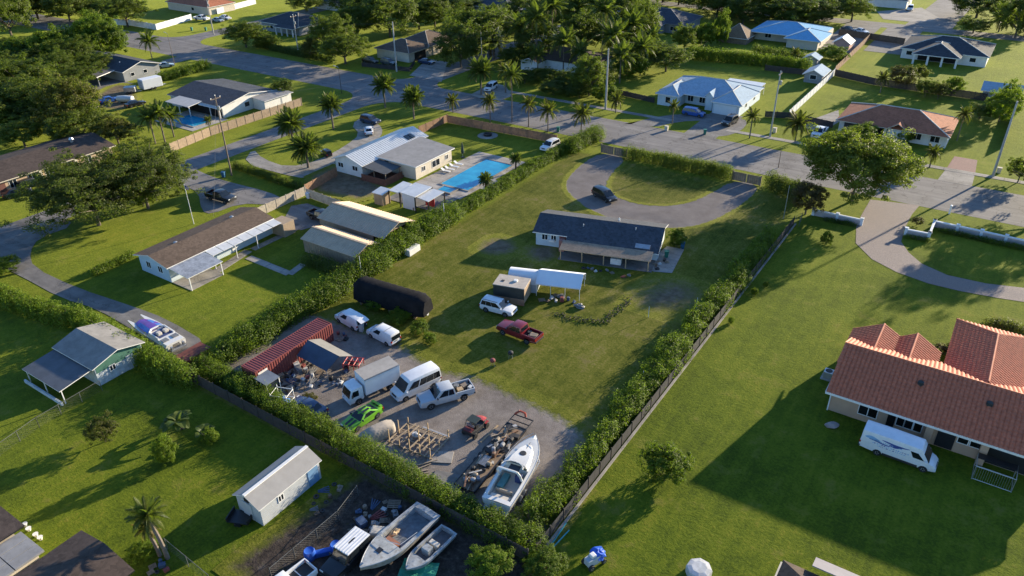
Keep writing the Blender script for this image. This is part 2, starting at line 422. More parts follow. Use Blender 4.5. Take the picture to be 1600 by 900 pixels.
# streets
sheet('street', [(-700,137.6),(300,137.6),(300,151.9),(-700,151.9)], M_ASPH)
def yroad(x0, x1, y0, y1, yj, up, m=M_ASPH, fl=7):     # a street along Y joining the main one at yj with flared kerbs
    s_ = 1 if up else -1; pts = [(x0, yj+s_*0), (x1, yj)]
    arc = [(1-math.sin(a), 1-math.cos(a)) for a in np.linspace(0, PI/2, 7)]
    L_ = [(x0-fl*u_, yj+s_*fl*v_) for u_, v_ in arc]; R_ = [(x1+fl*u_, yj+s_*fl*v_) for u_, v_ in arc]
    far = y1 if up else y0
    return sheet('side_street', L_+[(x0, far), (x1, far)]+R_[::-1], m)
yroad(-135.4, -129.0, -40, 137.6, 137.7, False, M_ASPH, 8)
yroad(-135.2, -127.0, 151.9, 420, 151.8, True, M_ASPH, 6)
yroad(-232.5, -224.5, 151.9, 420, 151.8, True, M_ASPH, 8)
sheet('side_street', [(-140,283),(120,283),(120,291),(-140,291)], M_ASPH)
sheet('side_street', [(-36,290.5),(-22,290.5),(-19,420),(-30,420)], M_ASPH)
sheet('side_street', [(-330,262),(-232,262),(-232,268),(-330,268)], M_ASPH)
# concrete walk on the far side of the main street, in slabs
walk = bpy.data.objects.new('pavement', None); C.objects.link(walk); walk['kind'] = 'structure'
sm = MB().box(0, 2.44, 0, 1.5, -.05, .045).mesh('slab'); sm.materials.append(M_CONC)
for k in range(60):
    x = -112+k*2.5
    if -64 < x < -51: continue
    o = bpy.data.objects.new('slab', sm); C.objects.link(o); o.parent = walk; o.location = (x, 157.6, (k*7 % 5)*.003)
# drives
sheet('driveway', smooth_poly(PP((975,192),(870+100,200),(1010,185),(1060,178),(1112,178),(1152,183),(1170,190),(1158,205),(1130,214),(1108,210),(1130,200),(1105,188),(1060,190),(1020,200)), 1), M_CONCD)
sheet('driveway', [(-56.6,151.7),(-49.6,151.7),(-49.6,169.2),(-56.8,169.2)], M_CONCD)
sheet('driveway', PP((1292,222),(1310,202),(1345,208),(1322,228)), M_CONC)
sheet('driveway', PP((1268,187),(1310,172),(1312,190),(1285,206),(1255,200)), M_CONC)
sheet('driveway', [(-7.2,151.7),(-1.6,151.7),(-1.8,159.0),(-6.6,159.0)], M_CONC)
sheet('driveway', [(-6.6,159.1),(-1.8,159.1),(-2.2,166.5),(-6.2,166.5)], M_REDP)
DRV = PP((1360,312),(1338,350),(1337,380),(1362,405),(1400,425),(1450,443),(1500,455),(1560,466),(1640,478),(1640,458),(1600,450),(1540,443),(1480,430),(1440,412),(1420,395),(1408,378),(1413,358),(1425,335),(1437,321))
sheet('paved_drive', DRV, M_PAVER)
sheet('driveway', smooth_poly(PP((0,352),(92,336),(118,352),(60,372),(46,395),(52,418),(120,450),(205,478),(260,498),(330,540),(290,566),(215,520),(150,482),(95,466),(30,430),(0,418)), 1), M_CONCD)
sheet('driveway', smooth_poly(PP((300,262),(330,276),(360,285),(420,300),(445,312),(420,320),(375,318),(330,335),(315,330),(310,300),(285,290),(270,275)), 1), M_ASPH)
sheet('driveway', smooth_poly(PP((395,232),(410,248),(450,262),(500,250),(540,228),(563,210),(548,195),(570,180),(585,190),(598,200),(596,214),(570,232),(520,252),(530,262),(480,280),(440,272),(380,255)), 1), M_CONC)
sheet('driveway', PP((690,128),(640,118),(668,92),(700,97)), M_CONC)
sheet('driveway', PP((735,148),(770,130),(790,134),(800,150),(770,162)), M_CONC)
sheet('driveway', PP((440,350),(455,322),(480,318),(520,332),(500,352),(470,360)), M_CONCD)
sheet('driveway', [(-53,242),(-42,242),(-42,283.2),(-53,283.2)], M_CONCD)
sheet('driveway', [(-40,247),(-29.5,247),(-29.5,283.2),(-40,283.2)], M_CONCD)
sheet('driveway', PP((1370,18),(1440,12),(1470,30),(1440,36),(1380,30)), M_CONC)
sheet('driveway', [(-211,132),(-205,132),(-205,138),(-211,138)], M_CONCD)
sheet('parking_pad', [(-214,104),(-196,104),(-196,113),(-214,113)], M_CONCD)
patch('dirt_track', smooth_poly(PP((150,150),(190,128),(215,150),(200,172),(150,168))), M_DIRT, .5, 1.0)
# the patio beside the central house
sheet('patio', PP((1003,418),(1042,385),(1069,390),(1050,427),(1022,425)), M_CONC)
patch('dirt_yard', [(-46,24),(-23,24),(-23,38.6),(-44,38.6)], M_DKDIRT, .5, .8)
patch('dirt_yard', PP((490,275),(520,262),(580,283),(600,300),(560,310),(500,298)), M_DIRT, .4, 1.0)
# ------------------------------------------------------------------ building helpers
M_WHITE = mat('white_trim', (.72,.71,.68), .6, .06, .8, dirt=((.38,.35,.30), .35))
M_GLASS = glass()
M_DARK = mat('dark_opening_shade', (.012,.012,.013), .9, .2)  # near-black, stands in for shade under porches and inside openings
M_STEEL = mat('galvanised_steel', (.42,.43,.44), .4, .15, 1.5, .7)
M_WOOD = mat('weathered_wood', (.20,.145,.10), .85, .35, 1.6, bmp=.4)
M_NEWWOOD = mat('raw_timber', (.42,.30,.17), .8, .25, 2)
M_BLACK = mat('black_paint', (.016,.016,.018), .4, .2)
class House:
    def __init__(s, name, label, x, y, rz=0, cat='house', group=None):
        s.t = thing(name, label, cat, (x, y, 0), rz, group); s.ox, s.oy = (x, y) if rz == 0 else (0, 0)
    def part(s, name, mb, m, **k):
        par = k.pop('parent', s.t)
        mb.v = [(x-s.ox, y-s.oy, z) for x, y, z in mb.v]
        return obj(name, mb, m, par, **k)
    def walls(s, x0, x1, y0, y1, h, m, gable=None, z0=-.05, name='wall'):
        mb = MB()
        if gable is None: mb.box(x0, x1, y0, y1, z0, h)
        else:
            ax, rise = gable
            if ax == 'x':
                ym = (y0+y1)/2; pr = [(y0,z0),(y1,z0),(y1,h),(ym,h+rise),(y0,h)]
                mb.add([(x0,y,z) for y,z in pr]+[(x1,y,z) for y,z in pr], [(4,3,2,1,0),(5,6,7,8,9)]+[(i,(i+1)%5,5+(i+1)%5,5+i) for i in range(5)])
            else:
                xm = (x0+x1)/2; pr = [(x0,z0),(x1,z0),(x1,h),(xm,h+rise),(x0,h)]
                mb.add([(x,y0,z) for x,z in pr]+[(x,y1,z) for x,z in pr], [(0,1,2,3,4),(9,8,7,6,5)]+[(i,5+i,5+(i+1)%5,(i+1)%5) for i in range(5)])
        return s.part(name, mb, m, fix=True)
    def gable(s, x0, x1, y0, y1, h, rise, m, trim=None, ax='x', ov=.45, th=.16, cap=None, oe=None):
        oe = ov if oe is None else oe
        if ax == 'y':
            pts = lambda u, v, z: (v, u, z); u0_, u1_, v0_, v1_ = y0, y1, x0, x1
        else:
            pts = lambda u, v, z: (u, v, z); u0_, u1_, v0_, v1_ = x0, x1, y0, y1
        vm = (v0_+v1_)/2; sl_ = rise/((v1_-v0_)/2); zb = h-ov*sl_+.06; zt = h+rise+.06
        a, b = u0_-oe, u1_+oe; lo, hi = v0_-ov, v1_+ov
        mb = MB()
        ring = lambda u: [pts(u,lo,zb), pts(u,vm,zt), pts(u,hi,zb), pts(u,hi,zb-th), pts(u,vm,zt-th), pts(u,lo,zb-th)]
        mb.add(ring(a)+ring(b), [(0,1,7,6),(1,2,8,7)], 0)
        n = len(mb.v)-12
        for f in ((2,3,9,8),(3,4,10,9),(4,5,11,10),(5,0,6,11),(0,5,4,1),(1,4,3,2),(6,7,10,11),(7,8,9,10)):
            mb.f.append(tuple(i+n for i in f)); mb.m.append(1)
        r_ = s.part('roof', mb, [m, trim or M_WHITE], fix=True)
        if cap:
            c_ = MB(); c_.cbox(pts((a+b)/2, vm, zt+.01), (abs(b-a), .32, .1) if ax == 'x' else (.32, abs(b-a), .1))
            s.part('ridge_cap', c_, cap, parent=r_)
        return r_
    def hip(s, x0, x1, y0, y1, h, rise, m, trim=None, ov=.5, th=.16, cap=None, rl=None):
        a, b, c_, d = x0-ov, x1+ov, y0-ov, y1+ov; W_, L_ = d-c_, b-a
        zt = h+rise
        if L_ >= W_:
            k = W_/2 if rl is None else (L_-rl)/2; e1, e2 = (a+k, (c_+d)/2, zt), (b-k, (c_+d)/2, zt)
            if L_-W_ < .1 and rl is None: e2 = (e1[0]+.1, e1[1], zt)
        else:
            k = L_/2 if rl is None else (W_-rl)/2; e1, e2 = ((a+b)/2, c_+k, zt), ((a+b)/2, d-k, zt)
        z = h-.02; p = [(a,c_,z),(b,c_,z),(b,d,z),(a,d,z)]; q = [(x,y,z-th) for x,y,_ in p]
        mb = MB(); V = p+[e1,e2]+q
        fs = [(0,1,5,4),(1,2,5),(2,3,4,5),(3,0,4)] if L_ >= W_ else [(0,1,4),(1,2,5,4),(2,3,5),(3,0,4,5)]
        mb.add(V, fs, 0)
        for f in [(0,6,7,1),(1,7,8,2),(2,8,9,3),(3,9,6,0),(9,8,7,6)]: mb.f.append(f); mb.m.append(1)
        r_ = s.part('roof', mb, [m, trim or M_WHITE], fix=True)
        if cap:
            cm = MB()
            pr = [(0,4),(3,4),(1,5),(2,5),(4,5)] if L_ >= W_ else [(0,4),(1,4),(2,5),(3,5),(4,5)]
            for i, j in pr:
                A, B = Vector(V[i]), Vector(V[j])
                if (B-A).length > .3: cm.tube(A+Vector((0,0,.0)), B, .13, .13, 5)
            s.part('ridge_cap', cm, cap, parent=r_)
        return r_
    def shed(s, pts4, m, trim=None, th=.12, name='roof', parent=None):
        mb = MB(); n = 4
        mb.add(list(pts4)+[(x,y,z-th) for x,y,z in pts4], [(0,1,2,3)], 0)
        for f in [(7,6,5,4)]+[(i,4+i,4+(i+1)%4,(i+1)%4) for i in range(4)]: mb.f.append(f); mb.m.append(1)
        return s.part(name, mb, [m, trim or M_WHITE], fix=True, **({'parent': parent} if parent else {}))
    def win(s, side, a, at, z0, w, h, frame=None, pane=None, mull=1, name='window'):
        """a window or door set on a wall plane; a = middle along the wall, at = position of the plane"""
        fr, pn = MB(), MB(); sg = 1 if side[1] == '+' else -1; d = .05
        def bx(mb, u0_, u1_, z0_, z1_, p0, p1):
            lo, hi = sorted((at+sg*p0, at+sg*p1))
            if side[0] == 'x': mb.box(lo, hi, u0_, u1_, z0_, z1_)
            else: mb.box(u0_, u1_, lo, hi, z0_, z1_)
        t_ = .08; l, r_ = a-w/2, a+w/2
        bx(fr, l, r_, z0, z0+t_, -.01, d); bx(fr, l, r_, z0+h-t_, z0+h, -.01, d)
        for u_ in [l]+[l+t_/2+(w-t_)*k/(mull+1)-t_/2+t_/2*0 for k in range(1, mull+1)]+[r_-t_]: bx(fr, u_, u_+t_, z0+t_, z0+h-t_, -.01, d)
        bx(pn, l+.02, r_-.02, z0+.02, z0+h-.02, -.01, .022)
        f = s.part(name, fr, frame or M_WHITE); s.part('pane' if name == 'window' else 'panel', pn, pane or M_GLASS, parent=f)
        return f
    def post(s, x, y, z1, w=.14, m=None, z0=-.05, name='post'):
        return s.part(name, MB().box(x-w/2, x+w/2, y-w/2, y+w/2, z0, z1), m or M_WHITE)
    def box(s, name, x0, x1, y0, y1, z0, z1, m, bevel=0, parent=None):
        return s.part(name, MB().box(x0,x1,y0,y1,z0,z1), m, bevel=bevel, **({'parent': parent} if parent else {}))

def ribbed(pts4, m, n_ribs, amp=.05, width=.06, th=.06, frac=None):
    """sheet-metal slope with standing ribs running from the edge 0-1 to the edge 3-2"""
    mb = MB(); p = [Vector(q) for q in pts4]; mb.slab([tuple(q) for q in p], th)
    nrm = (p[1]-p[0]).cross(p[3]-p[0]).normalized()
    if nrm.z < 0: nrm = -nrm
    for k in range(n_ribs+1):
        f = k/n_ribs; a = p[0].lerp(p[1], f); b = p[3].lerp(p[2], f); u_ = (p[1]-p[0]).normalized()*width/2
        mb.add([a-u_, a+u_, b+u_, b-u_, a-u_*.5+nrm*amp, a+u_*.5+nrm*amp, b+u_*.5+nrm*amp, b-u_*.5+nrm*amp],
               [(4,5,6,7),(0,1,5,4),(1,2,6,5),(2,3,7,6),(3,0,4,7)])
    return mb
def tile_slope(e0, e1, r1, r0, col=.44, course=.46, amp=.13):
    """barrel tiles: e0-e1 the eave, r0-r1 the top edge (may be shorter: hips); waves across, a step at each course"""
    e0, e1, r0, r1 = Vector(e0), Vector(e1), Vector(r0), Vector(r1)
    U = (e1-e0); L_ = U.length; U.normalize(); V = r0-e0; V = V-U*V.dot(U); S = V.length; V.normalize(); Nn = U.cross(V)
    if Nn.z < 0: Nn = -Nn
    o0 = (r0-e0).dot(U); o1 = (r1-e1).dot(U)
    nc = max(1, round(S/course)); seg = 6; mb = MB()
    for c_ in range(nc):
        v0_, v1_ = S*c_/nc, S*(c_+1)/nc
        vm = (v0_+v1_)/2; a = o0*vm/S; b = L_+o1*vm/S
        if b-a < .15: continue
        nk = max(2, int((b-a)/col*seg)); rows = []
        for v_, lift in ((v0_-.02, .05), (v1_, .005)):
            row = []
            for k in range(nk+1):
                u_ = a+(b-a)*k/nk; ph = (u_/col) % 1
                w_ = abs(math.sin(PI*ph))*amp
                row.append(tuple(e0+U*u_+V*v_+Nn*(w_+lift+.03)))
            rows.append(row)
        base = [tuple(Vector(q)-Nn*(.05)) for q in rows[0]]
        n = nk+1
        mb.add(rows[0]+rows[1]+base, [(k, k+1, n+k+1, n+k) for k in range(nk)]+[(2*n+k, 2*n+k+1, k+1, k) for k in range(nk)])
    return mb
M_TILE = mat('clay_tiles', (.50,.145,.068), .75, .25, 2.6, bmp=.3, dirt=((.30,.095,.052), .5))
def roof_vent(h, x, y, z, m, r_=.22):
    mb = MB(); mb.lathe([(r_*1.3,-.15),(r_*1.3,.06),(r_*.55,.07),(r_*.55,.2),(r_,.22),(r_*.9,.34),(r_*.4,.42)], (x,y,z), 10)
    return h.part('roof_vent', mb, m, smooth=True)
# ================================================================== A: small house in the middle of the acre
S_DARK = shingle('charcoal_shingles', (.050,.056,.068), .35)
S_BROWN = shingle('brown_shingles', (.105,.075,.055), .3)
S_DKBR = shingle('dark_brown_shingles', (.062,.046,.038), .35)
S_RED = shingle('reddish_shingles', (.31,.115,.062), .3)
S_BLUE = shingle('blue_grey_shingles', (.28,.37,.45), .15)
S_BLACK = shingle('black_shingles', (.042,.047,.055), .35)
S_GREY = shingle('grey_shingles', (.115,.11,.105), .25)
S_TAN = shingle('tan_board_roof', (.24,.185,.135), .25)
M_WALLW = mat('white_stucco', (.66,.655,.63), .85, .07, .6, bmp=.2, dirt=((.42,.39,.33), .3))
M_CREAM = mat('cream_stucco', (.56,.50,.40), .85, .08, .6, bmp=.2, dirt=((.36,.31,.24), .35))
M_PEACH = mat('peach_stucco', (.46,.30,.20), .85, .08, .6, bmp=.2)
M_BLUEW = mat('pale_blue_stucco', (.48,.56,.61), .85, .07, .6, bmp=.2, dirt=((.33,.36,.36), .3))
M_GREYW = mat('grey_stucco', (.25,.26,.265), .85, .1, .6, bmp=.2)
M_CAP = mat('ridge_caps', (.30,.26,.22), .8, .2, 2)
M_CAPW = mat('pale_ridge_caps', (.5,.47,.42), .8, .15, 2)
SL = math.atan2(5.3, 19.2)
hA = House('gable_house', 'blue-grey house with charcoal gable roof and tan porch roof inside the fenced acre', -56.4, 90.1, SL)
ca, sa = math.cos(SL), math.sin(SL)
W2 = 3.7                       # half depth
hA.walls(.45, 19.4, .55, 8.1, 2.5, M_BLUEW, ('x', 1.2))
hA.gable(.45, 19.4, .55, 8.1, 2.5, 1.2, S_DARK, M_WHITE, 'x', .55, .14, None, .4)
hA.shed([(5.6,-1.15,2.02),(19.75,-1.15,2.02),(19.75,.35,2.56),(5.6,.35,2.56)], S_DARK, M_WHITE, .12, 'lower_roof')
hA.shed([(5.2,-3.3,1.75),(18.9,-3.3,1.75),(18.9,-.9,2.2),(5.2,-.9,2.2)], S_TAN, M_NEWWOOD, .08, 'porch_roof')
for k in range(5): hA.post(5.4+k*3.3, -3.15, 1.75, .14, M_NEWWOOD)
hA.box('porch_floor', 5.0, 19.2, -3.3, .5, -.03, .06, M_CONCD)
hA.box('door', 4.25, 5.3, .42, .53, 0, 2.05, mat('red_door', (.30,.09,.07), .7))
hA.box('porch_screen', 4.5, 5.25, -.8, .5, .0, 1.9, mat('faded_red_board', (.36,.16,.13), .8))
for a_, w_ in ((1.9, 1.0), (3.3, .9)): hA.win('y-', a_, .55, 1.0, w_, 1.0)
hA.box('chest_freezer', 12.9, 14.5, -2.6, -1.6, .06, 1.0, M_WHITE, .06); hA.box('air_conditioner', 2.6, 3.5, .2, .56, .9, 1.25, M_WHITE, .03)
hA.win('y-', 8.2, .55, .9, 1.4, 1.1); hA.win('y-', 14.0, .55, .9, 1.4, 1.1)
hA.win('x+', 3.8, 19.4, 1.0, 1.2, 1.1); hA.box('door', 19.41, 19.47, 1.2, 2.1, 0, 2.05, M_WHITE)
hA.part('roof_hatch', MB().cbox((17.2,-.2,2.47), (2.2,.9,.1), 0, 0, (R(19),0)), M_STEEL)
roof_vent(hA, 7.5, 2.6, 3.15, M_STEEL, .1); roof_vent(hA, 15.5, 3.2, 3.35, M_STEEL, .1); roof_vent(hA, 12.5, 5.6, 3.5, M_WHITE, .12)
# ================================================================== B: tile-roofed house on the right
hB = House('tile_roof_house', 'large peach house with red barrel-tile roof and white van parked beside it', 2.5, 79)
XR, EZ, RZ, YR = 14.5, 3.0, 5.75, 79.1
hB.walls(-7.6, XR-.5, 74.0, 84.2, 2.9, M_PEACH, ('x', 2.55))
M_HOLE = glass('dark_window_glass', (.008,.01,.013))
def px_x(px, py, z): return P(px, py, z)[0]
tb = tile_slope((-8.1,72.95,EZ-.05),(XR,72.95,EZ-.05),(XR,YR,RZ),(-8.1,YR,RZ)); r_ = hB.part('roof', tb, M_TILE)
hB.part('roof_slope', tile_slope((XR,85.2,EZ-.05),(-8.1,85.2,EZ-.05),(-8.1,YR,RZ),(XR,YR,RZ)), M_TILE)
rc = MB()
for k in range(int((XR+8.1)/.4)): rc.tube((-8.05+k*.4,YR,RZ+.06), (-8.05+k*.4+.42,YR,RZ+.06), .15, .12, 7)
hB.part('ridge_cap', rc, M_TILE, parent=r_)
hB.part('fascia', MB().box(-8.15,XR,72.86,72.94,EZ-.22,EZ+.05).box(-8.2,-8.12,73.0,85.1,EZ-.2,EZ-.0), M_WHITE)
hB.part('soffit', MB().box(-8.1,XR,72.95,85.1,EZ-.16,EZ-.08), M_WHITE)
def small_gable(xr, y1, zr, half, ze, lab):
    y0 = 79.0
    hB.walls(xr-half+.4, xr+half-.4, 80, y1-.4, ze, M_PEACH, ('y', zr-ze-.15))
    hB.part('roof_slope', tile_slope((xr-half,y1,ze),(xr-half,y0,ze),(xr,y0,zr),(xr,y1,zr)), M_TILE)
    hB.part('roof_slope', tile_slope((xr+half,y0,ze),(xr+half,y1,ze),(xr,y1,zr),(xr,y0,zr)), M_TILE)
    c_ = MB()
    for k in range(int((y1-y0)/.4)): c_.tube((xr,y1-k*.4,zr+.06), (xr,y1-k*.4-.42,zr+.06), .15, .12, 7)
    hB.part('ridge_cap', c_, M_TILE)
g1 = P(1382,507,4.7); g2 = P(1434,522,4.7)
small_gable(g1[0], g1[1], 4.7, 3.1, 3.0, 1); small_gable(g2[0], g2[1], 4.7, 2.8, 3.0, 2)
# wing with a hipped far end
WZ = 5.75; wr, wre = P(1559,523,WZ); wx0 = P(1478,562,3.2)[0]; wx1 = 2*wr-wx0; wy1 = P(1496,498,3.2)[1]
hB.walls(wx0+.5, wx1-.5, 80, wy1-.5, 3.1, M_PEACH)
hB.part('roof_slope', tile_slope((wx0,wy1,3.05),(wx0,79.0,3.05),(wr,79.0,WZ),(wr,wre,WZ)), M_TILE)
hB.part('roof_slope', tile_slope((wx1,79.0,3.05),(wx1,wy1,3.05),(wr,wre,WZ),(wr,79.0,WZ)), M_TILE)
hB.part('roof_slope', tile_slope((wx1,wy1,3.05),(wx0,wy1,3.05),(wr-.01,wre,WZ),(wr+.01,wre,WZ)), M_TILE)
c_ = MB()
for k in range(26): c_.tube((wr,wre-k*.4,WZ+.08), (wr,wre-k*.4-.42,WZ+.08), .15, .12, 7)
for ex in (wx0, wx1):
    for k in range(18):
        a_, b_ = k/18, (k+1.05)/18
        c_.tube((wr+(ex-wr)*a_, wre+(wy1-wre)*a_, WZ+.08-(WZ-3.05)*a_), (wr+(ex-wr)*b_, wre+(wy1-wre)*b_, WZ+.08-(WZ-3.05)*b_), .12, .15, 7)
hB.part('ridge_cap', c_, M_TILE)
YW = 74.0
def bw(p0, p1, z0, h, mull=1):
    x0, x1 = px_x(*p0, 1.6), px_x(*p1, 1.6); hB.win('y-', (x0+x1)/2, YW, z0, x1-x0, h, None, M_HOLE, mull)
bw((1340,640),(1370,651), .8, 1.6, 1)
for a_, b_ in ((1396,1409),(1410,1424),(1426,1440)): bw((a_,668),(b_,674), .9, 1.3, 0)
bw((1494,692),(1512,699), 1.3, 1.0, 0); bw((1513,700),(1535,708), 1.3, 1.0, 0)
for q in ((1452,672),(1535,712)):
    x = px_x(q[0], q[1], 1.5); hB.box('porch_pier', x-.35, x+.35, 73.2, 73.95, -.03, 2.85, M_PEACH, .03)
x0 = px_x(1381,668,1.4); x1 = px_x(1393,672,1.4)
hB.box('doorway', x0, x1, 73.93, 73.99, 0, 2.3, M_HOLE)
x0 = px_x(1462,686,1.4); x1 = px_x(1490,696,1.4); hB.box('porch_shade_panel', x0, x1, 73.93, 73.99, .1, 2.4, M_DARK)  # flat dark panels on the wall, painted in for the porch shade
x0 = px_x(1540,712,1.4); hB.box('porch_shade_panel', x0, x0+4.2, 73.93, 73.99, .1, 2.5, M_DARK)
hB.box('downpipe', -7.72, -7.6, 73.85, 73.97, 0, 2.9, M_WHITE)
for q in ((1440,595),(1548,627)):
    vz = 4.0
    for _ in range(6): vx, vy = P(q[0], q[1], vz+.1); vz = EZ+(vy-72.95)*((RZ-EZ)/(YR-72.95))+.08
    hB.part('roof_vent', MB().lathe([(.34,-.2),(.34,.08),(.22,.1),(.3,.14),(.3,.24),(.12,.32)], (vx,vy,vz), 14), mat('dull_vent', (.035,.04,.035), .8), smooth=True)
# ================================================================== C: brown low-gable house, pale blue walls
hC = House('brown_roof_house', 'pale blue bungalow with low brown roof, white awning and flagpole behind it', -98, 62)
hC.walls(-101.6, -94.5, 52.4, 71.2, 2.75, M_BLUEW, ('y', .85))
hC.gable(-101.6, -94.5, 52.4, 71.2, 2.75, .85, S_BROWN, M_WHITE, 'y', .5, .14)
hC.shed([(-94.1,52.2,2.62),(-89.8,52.2,2.2),(-89.8,58.2,2.2),(-94.1,58.2,2.62)], mat('streaked_metal', (.34,.35,.36), .5, .35, 1.1, .4, dirt=((.55,.56,.57), .8)), M_WHITE, .08, 'carport_roof')
for k in range(7):
    y = 58.4+k*1.9
    hC.shed([(-94.1,y,2.62),(-92.2,y,2.35),(-92.2,y+1.78,2.35),(-94.1,y+1.78,2.62)], mat('awning_panel', (.52,.53,.53), .5, .12), M_WHITE, .05, 'awning_panel')
for y in (58.5, 62.5, 66.5, 71.5): hC.post(-92.35, y, 2.3, .09)
for q in ((-90,52.5),(-90,57.9)): hC.post(q[0], q[1], 2.15, .12)
hC.box('entry_porch', -94.3, -90.0, 52.4, 58.0, -.03, .08, M_CONC)
hC.box('lean_to', -94.4, -91.6, 71.3, 73.6, 0, 2.3, mat('tan_board_siding', (.33,.25,.17), .85, .15, 3), .02)
for a_ in (-99.4, -96.6): hC.win('y-', a_, 52.4, 1.0, 1.1, 1.1)
hC.win('x+', 60.5, -94.5, 1.0, 1.3, 1.0); hC.win('x+', 67.5, -94.5, 1.0, 1.3, 1.0); hC.box('door', -94.48, -94.42, 63.3, 64.2, .05, 2.1, M_WHITE)
hC.part('gable_wall', MB().box(-95.6,-94.4,71.25,71.3,.0,2.7), M_WALLW)
for q in ((274,380),(362,340)):
    vx, vy = P(q[0], q[1], 3.4); roof_vent(hC, vx, vy, 3.28, M_STEEL, .34)
walkC = bpy.data.objects.new('footpath', None); C.objects.link(walkC); walkC['kind'] = 'structure'
slm = MB().box(-.9,.9,-.62,.62,-.05,.05).mesh('slab'); slm.materials.append(M_CONC)
def slabs(a, b, n, w=1.0):
    a, b = Vector(P(*a)), Vector(P(*b)); d = b-a; rz = math.atan2(d.y, d.x)
    for k in range(n):
        o = bpy.data.objects.new('slab', slm); C.objects.link(o); o.parent = walkC; q = a.lerp(b, (k+.5)/n)
        o.location = (q.x, q.y, .004*(k%3)); o.rotation_euler = (0,0,rz); o.scale = (d.length/n/1.86, w, 1)
slabs((388,402),(452,428), 6, 1.0); slabs((452,429),(474,413), 2, .95); slabs((395,390),(474,352), 8, .95); slabs((310,442),(388,392), 6, 1.2)
# ================================================================== D: white metal-roofed house with flat grey addition
M_WMETAL = mat('white_metal_roof', (.62,.62,.60), .4, .08, .8, .2, dirt=((.45,.44,.41), .35))
hD = House('white_metal_roof_house', 'white house with ribbed white metal roof and flat grey addition beside the pool', -98, 106)
hD.walls(-105.0, -98.1, 96.5, 115.3, 2.7, M_WALLW, ('y', 1.15))
for sgn, e in ((-1,-105.5),(1,-97.6)):
    rm = 'roof' if sgn > 0 else 'roof_slope'
    mbr = ribbed([(e,96.0,2.62),(e,115.8,2.62),(-101.55,115.8,3.98),(-101.55,96.0,3.98)], M_WMETAL, 34, .06, .1, .1)
    hD.part(rm, mbr, M_WMETAL, fix=True)
sk = MB(); sx, sy = P(634, 214, 3.4)
for k in range(2): hD.part('skylight', MB().cbox((-99.4, 111.4+k*1.15, 3.32), (1.5,.9,.16), 0, 0, (0,R(19))), M_GLASS)
hD.walls(-97.9, -89.0, 101.2, 112.2, 2.75, M_CREAM)
M_FLAT = mat('flat_grey_roof', (.235,.23,.225), .85, .15, .5, dirt=((.14,.135,.13), .5))
hD.shed([(-98.2,100.7,2.95),(-88.5,100.7,2.8),(-88.5,112.7,2.8),(-98.2,114.0,2.98)], M_FLAT, M_WHITE, .18, 'flat_roof')
hD.shed([(-97.6,96.2,2.5),(-92.0,96.2,2.15),(-92.0,100.6,2.3),(-97.6,100.6,2.6)], mat('dark_porch_roof', (.06,.065,.07), .7, .2), M_BLACK, .08, 'porch_roof')
for q in ((-92.2,96.4),(-95,96.4),(-92.2,100.3)): hD.post(q[0], q[1], 2.2, .14, M_WOOD)
hD.box('deck', -97.8, -91.8, 95.6, 100.9, -.03, .45, mat('red_brown_deck', (.12,.05,.032), .8, .3, 2))
hD.part('deck_rail', MB().box(-97.6,-91.8,95.6,95.68,.45,1.35).box(-91.88,-91.8,95.7,100.6,.45,1.35), MATS['red_brown_deck'])
for a_ in (-103.6, -99.9): hD.win('y-', a_, 96.5, 1.1, 1.4, 1.0)
hD.win('x+', 103.5, -89.0, 1.0, 1.1, 1.0); hD.win('x+', 107.2, -89.0, .7, 2.4, 1.4); hD.win('x+', 110.6, -89.0, 1.0, 1.0, 1.0)
hD.box('side_door', -96.5, -95.6, 101.1, 101.16, .4, 2.4, M_GLASS)
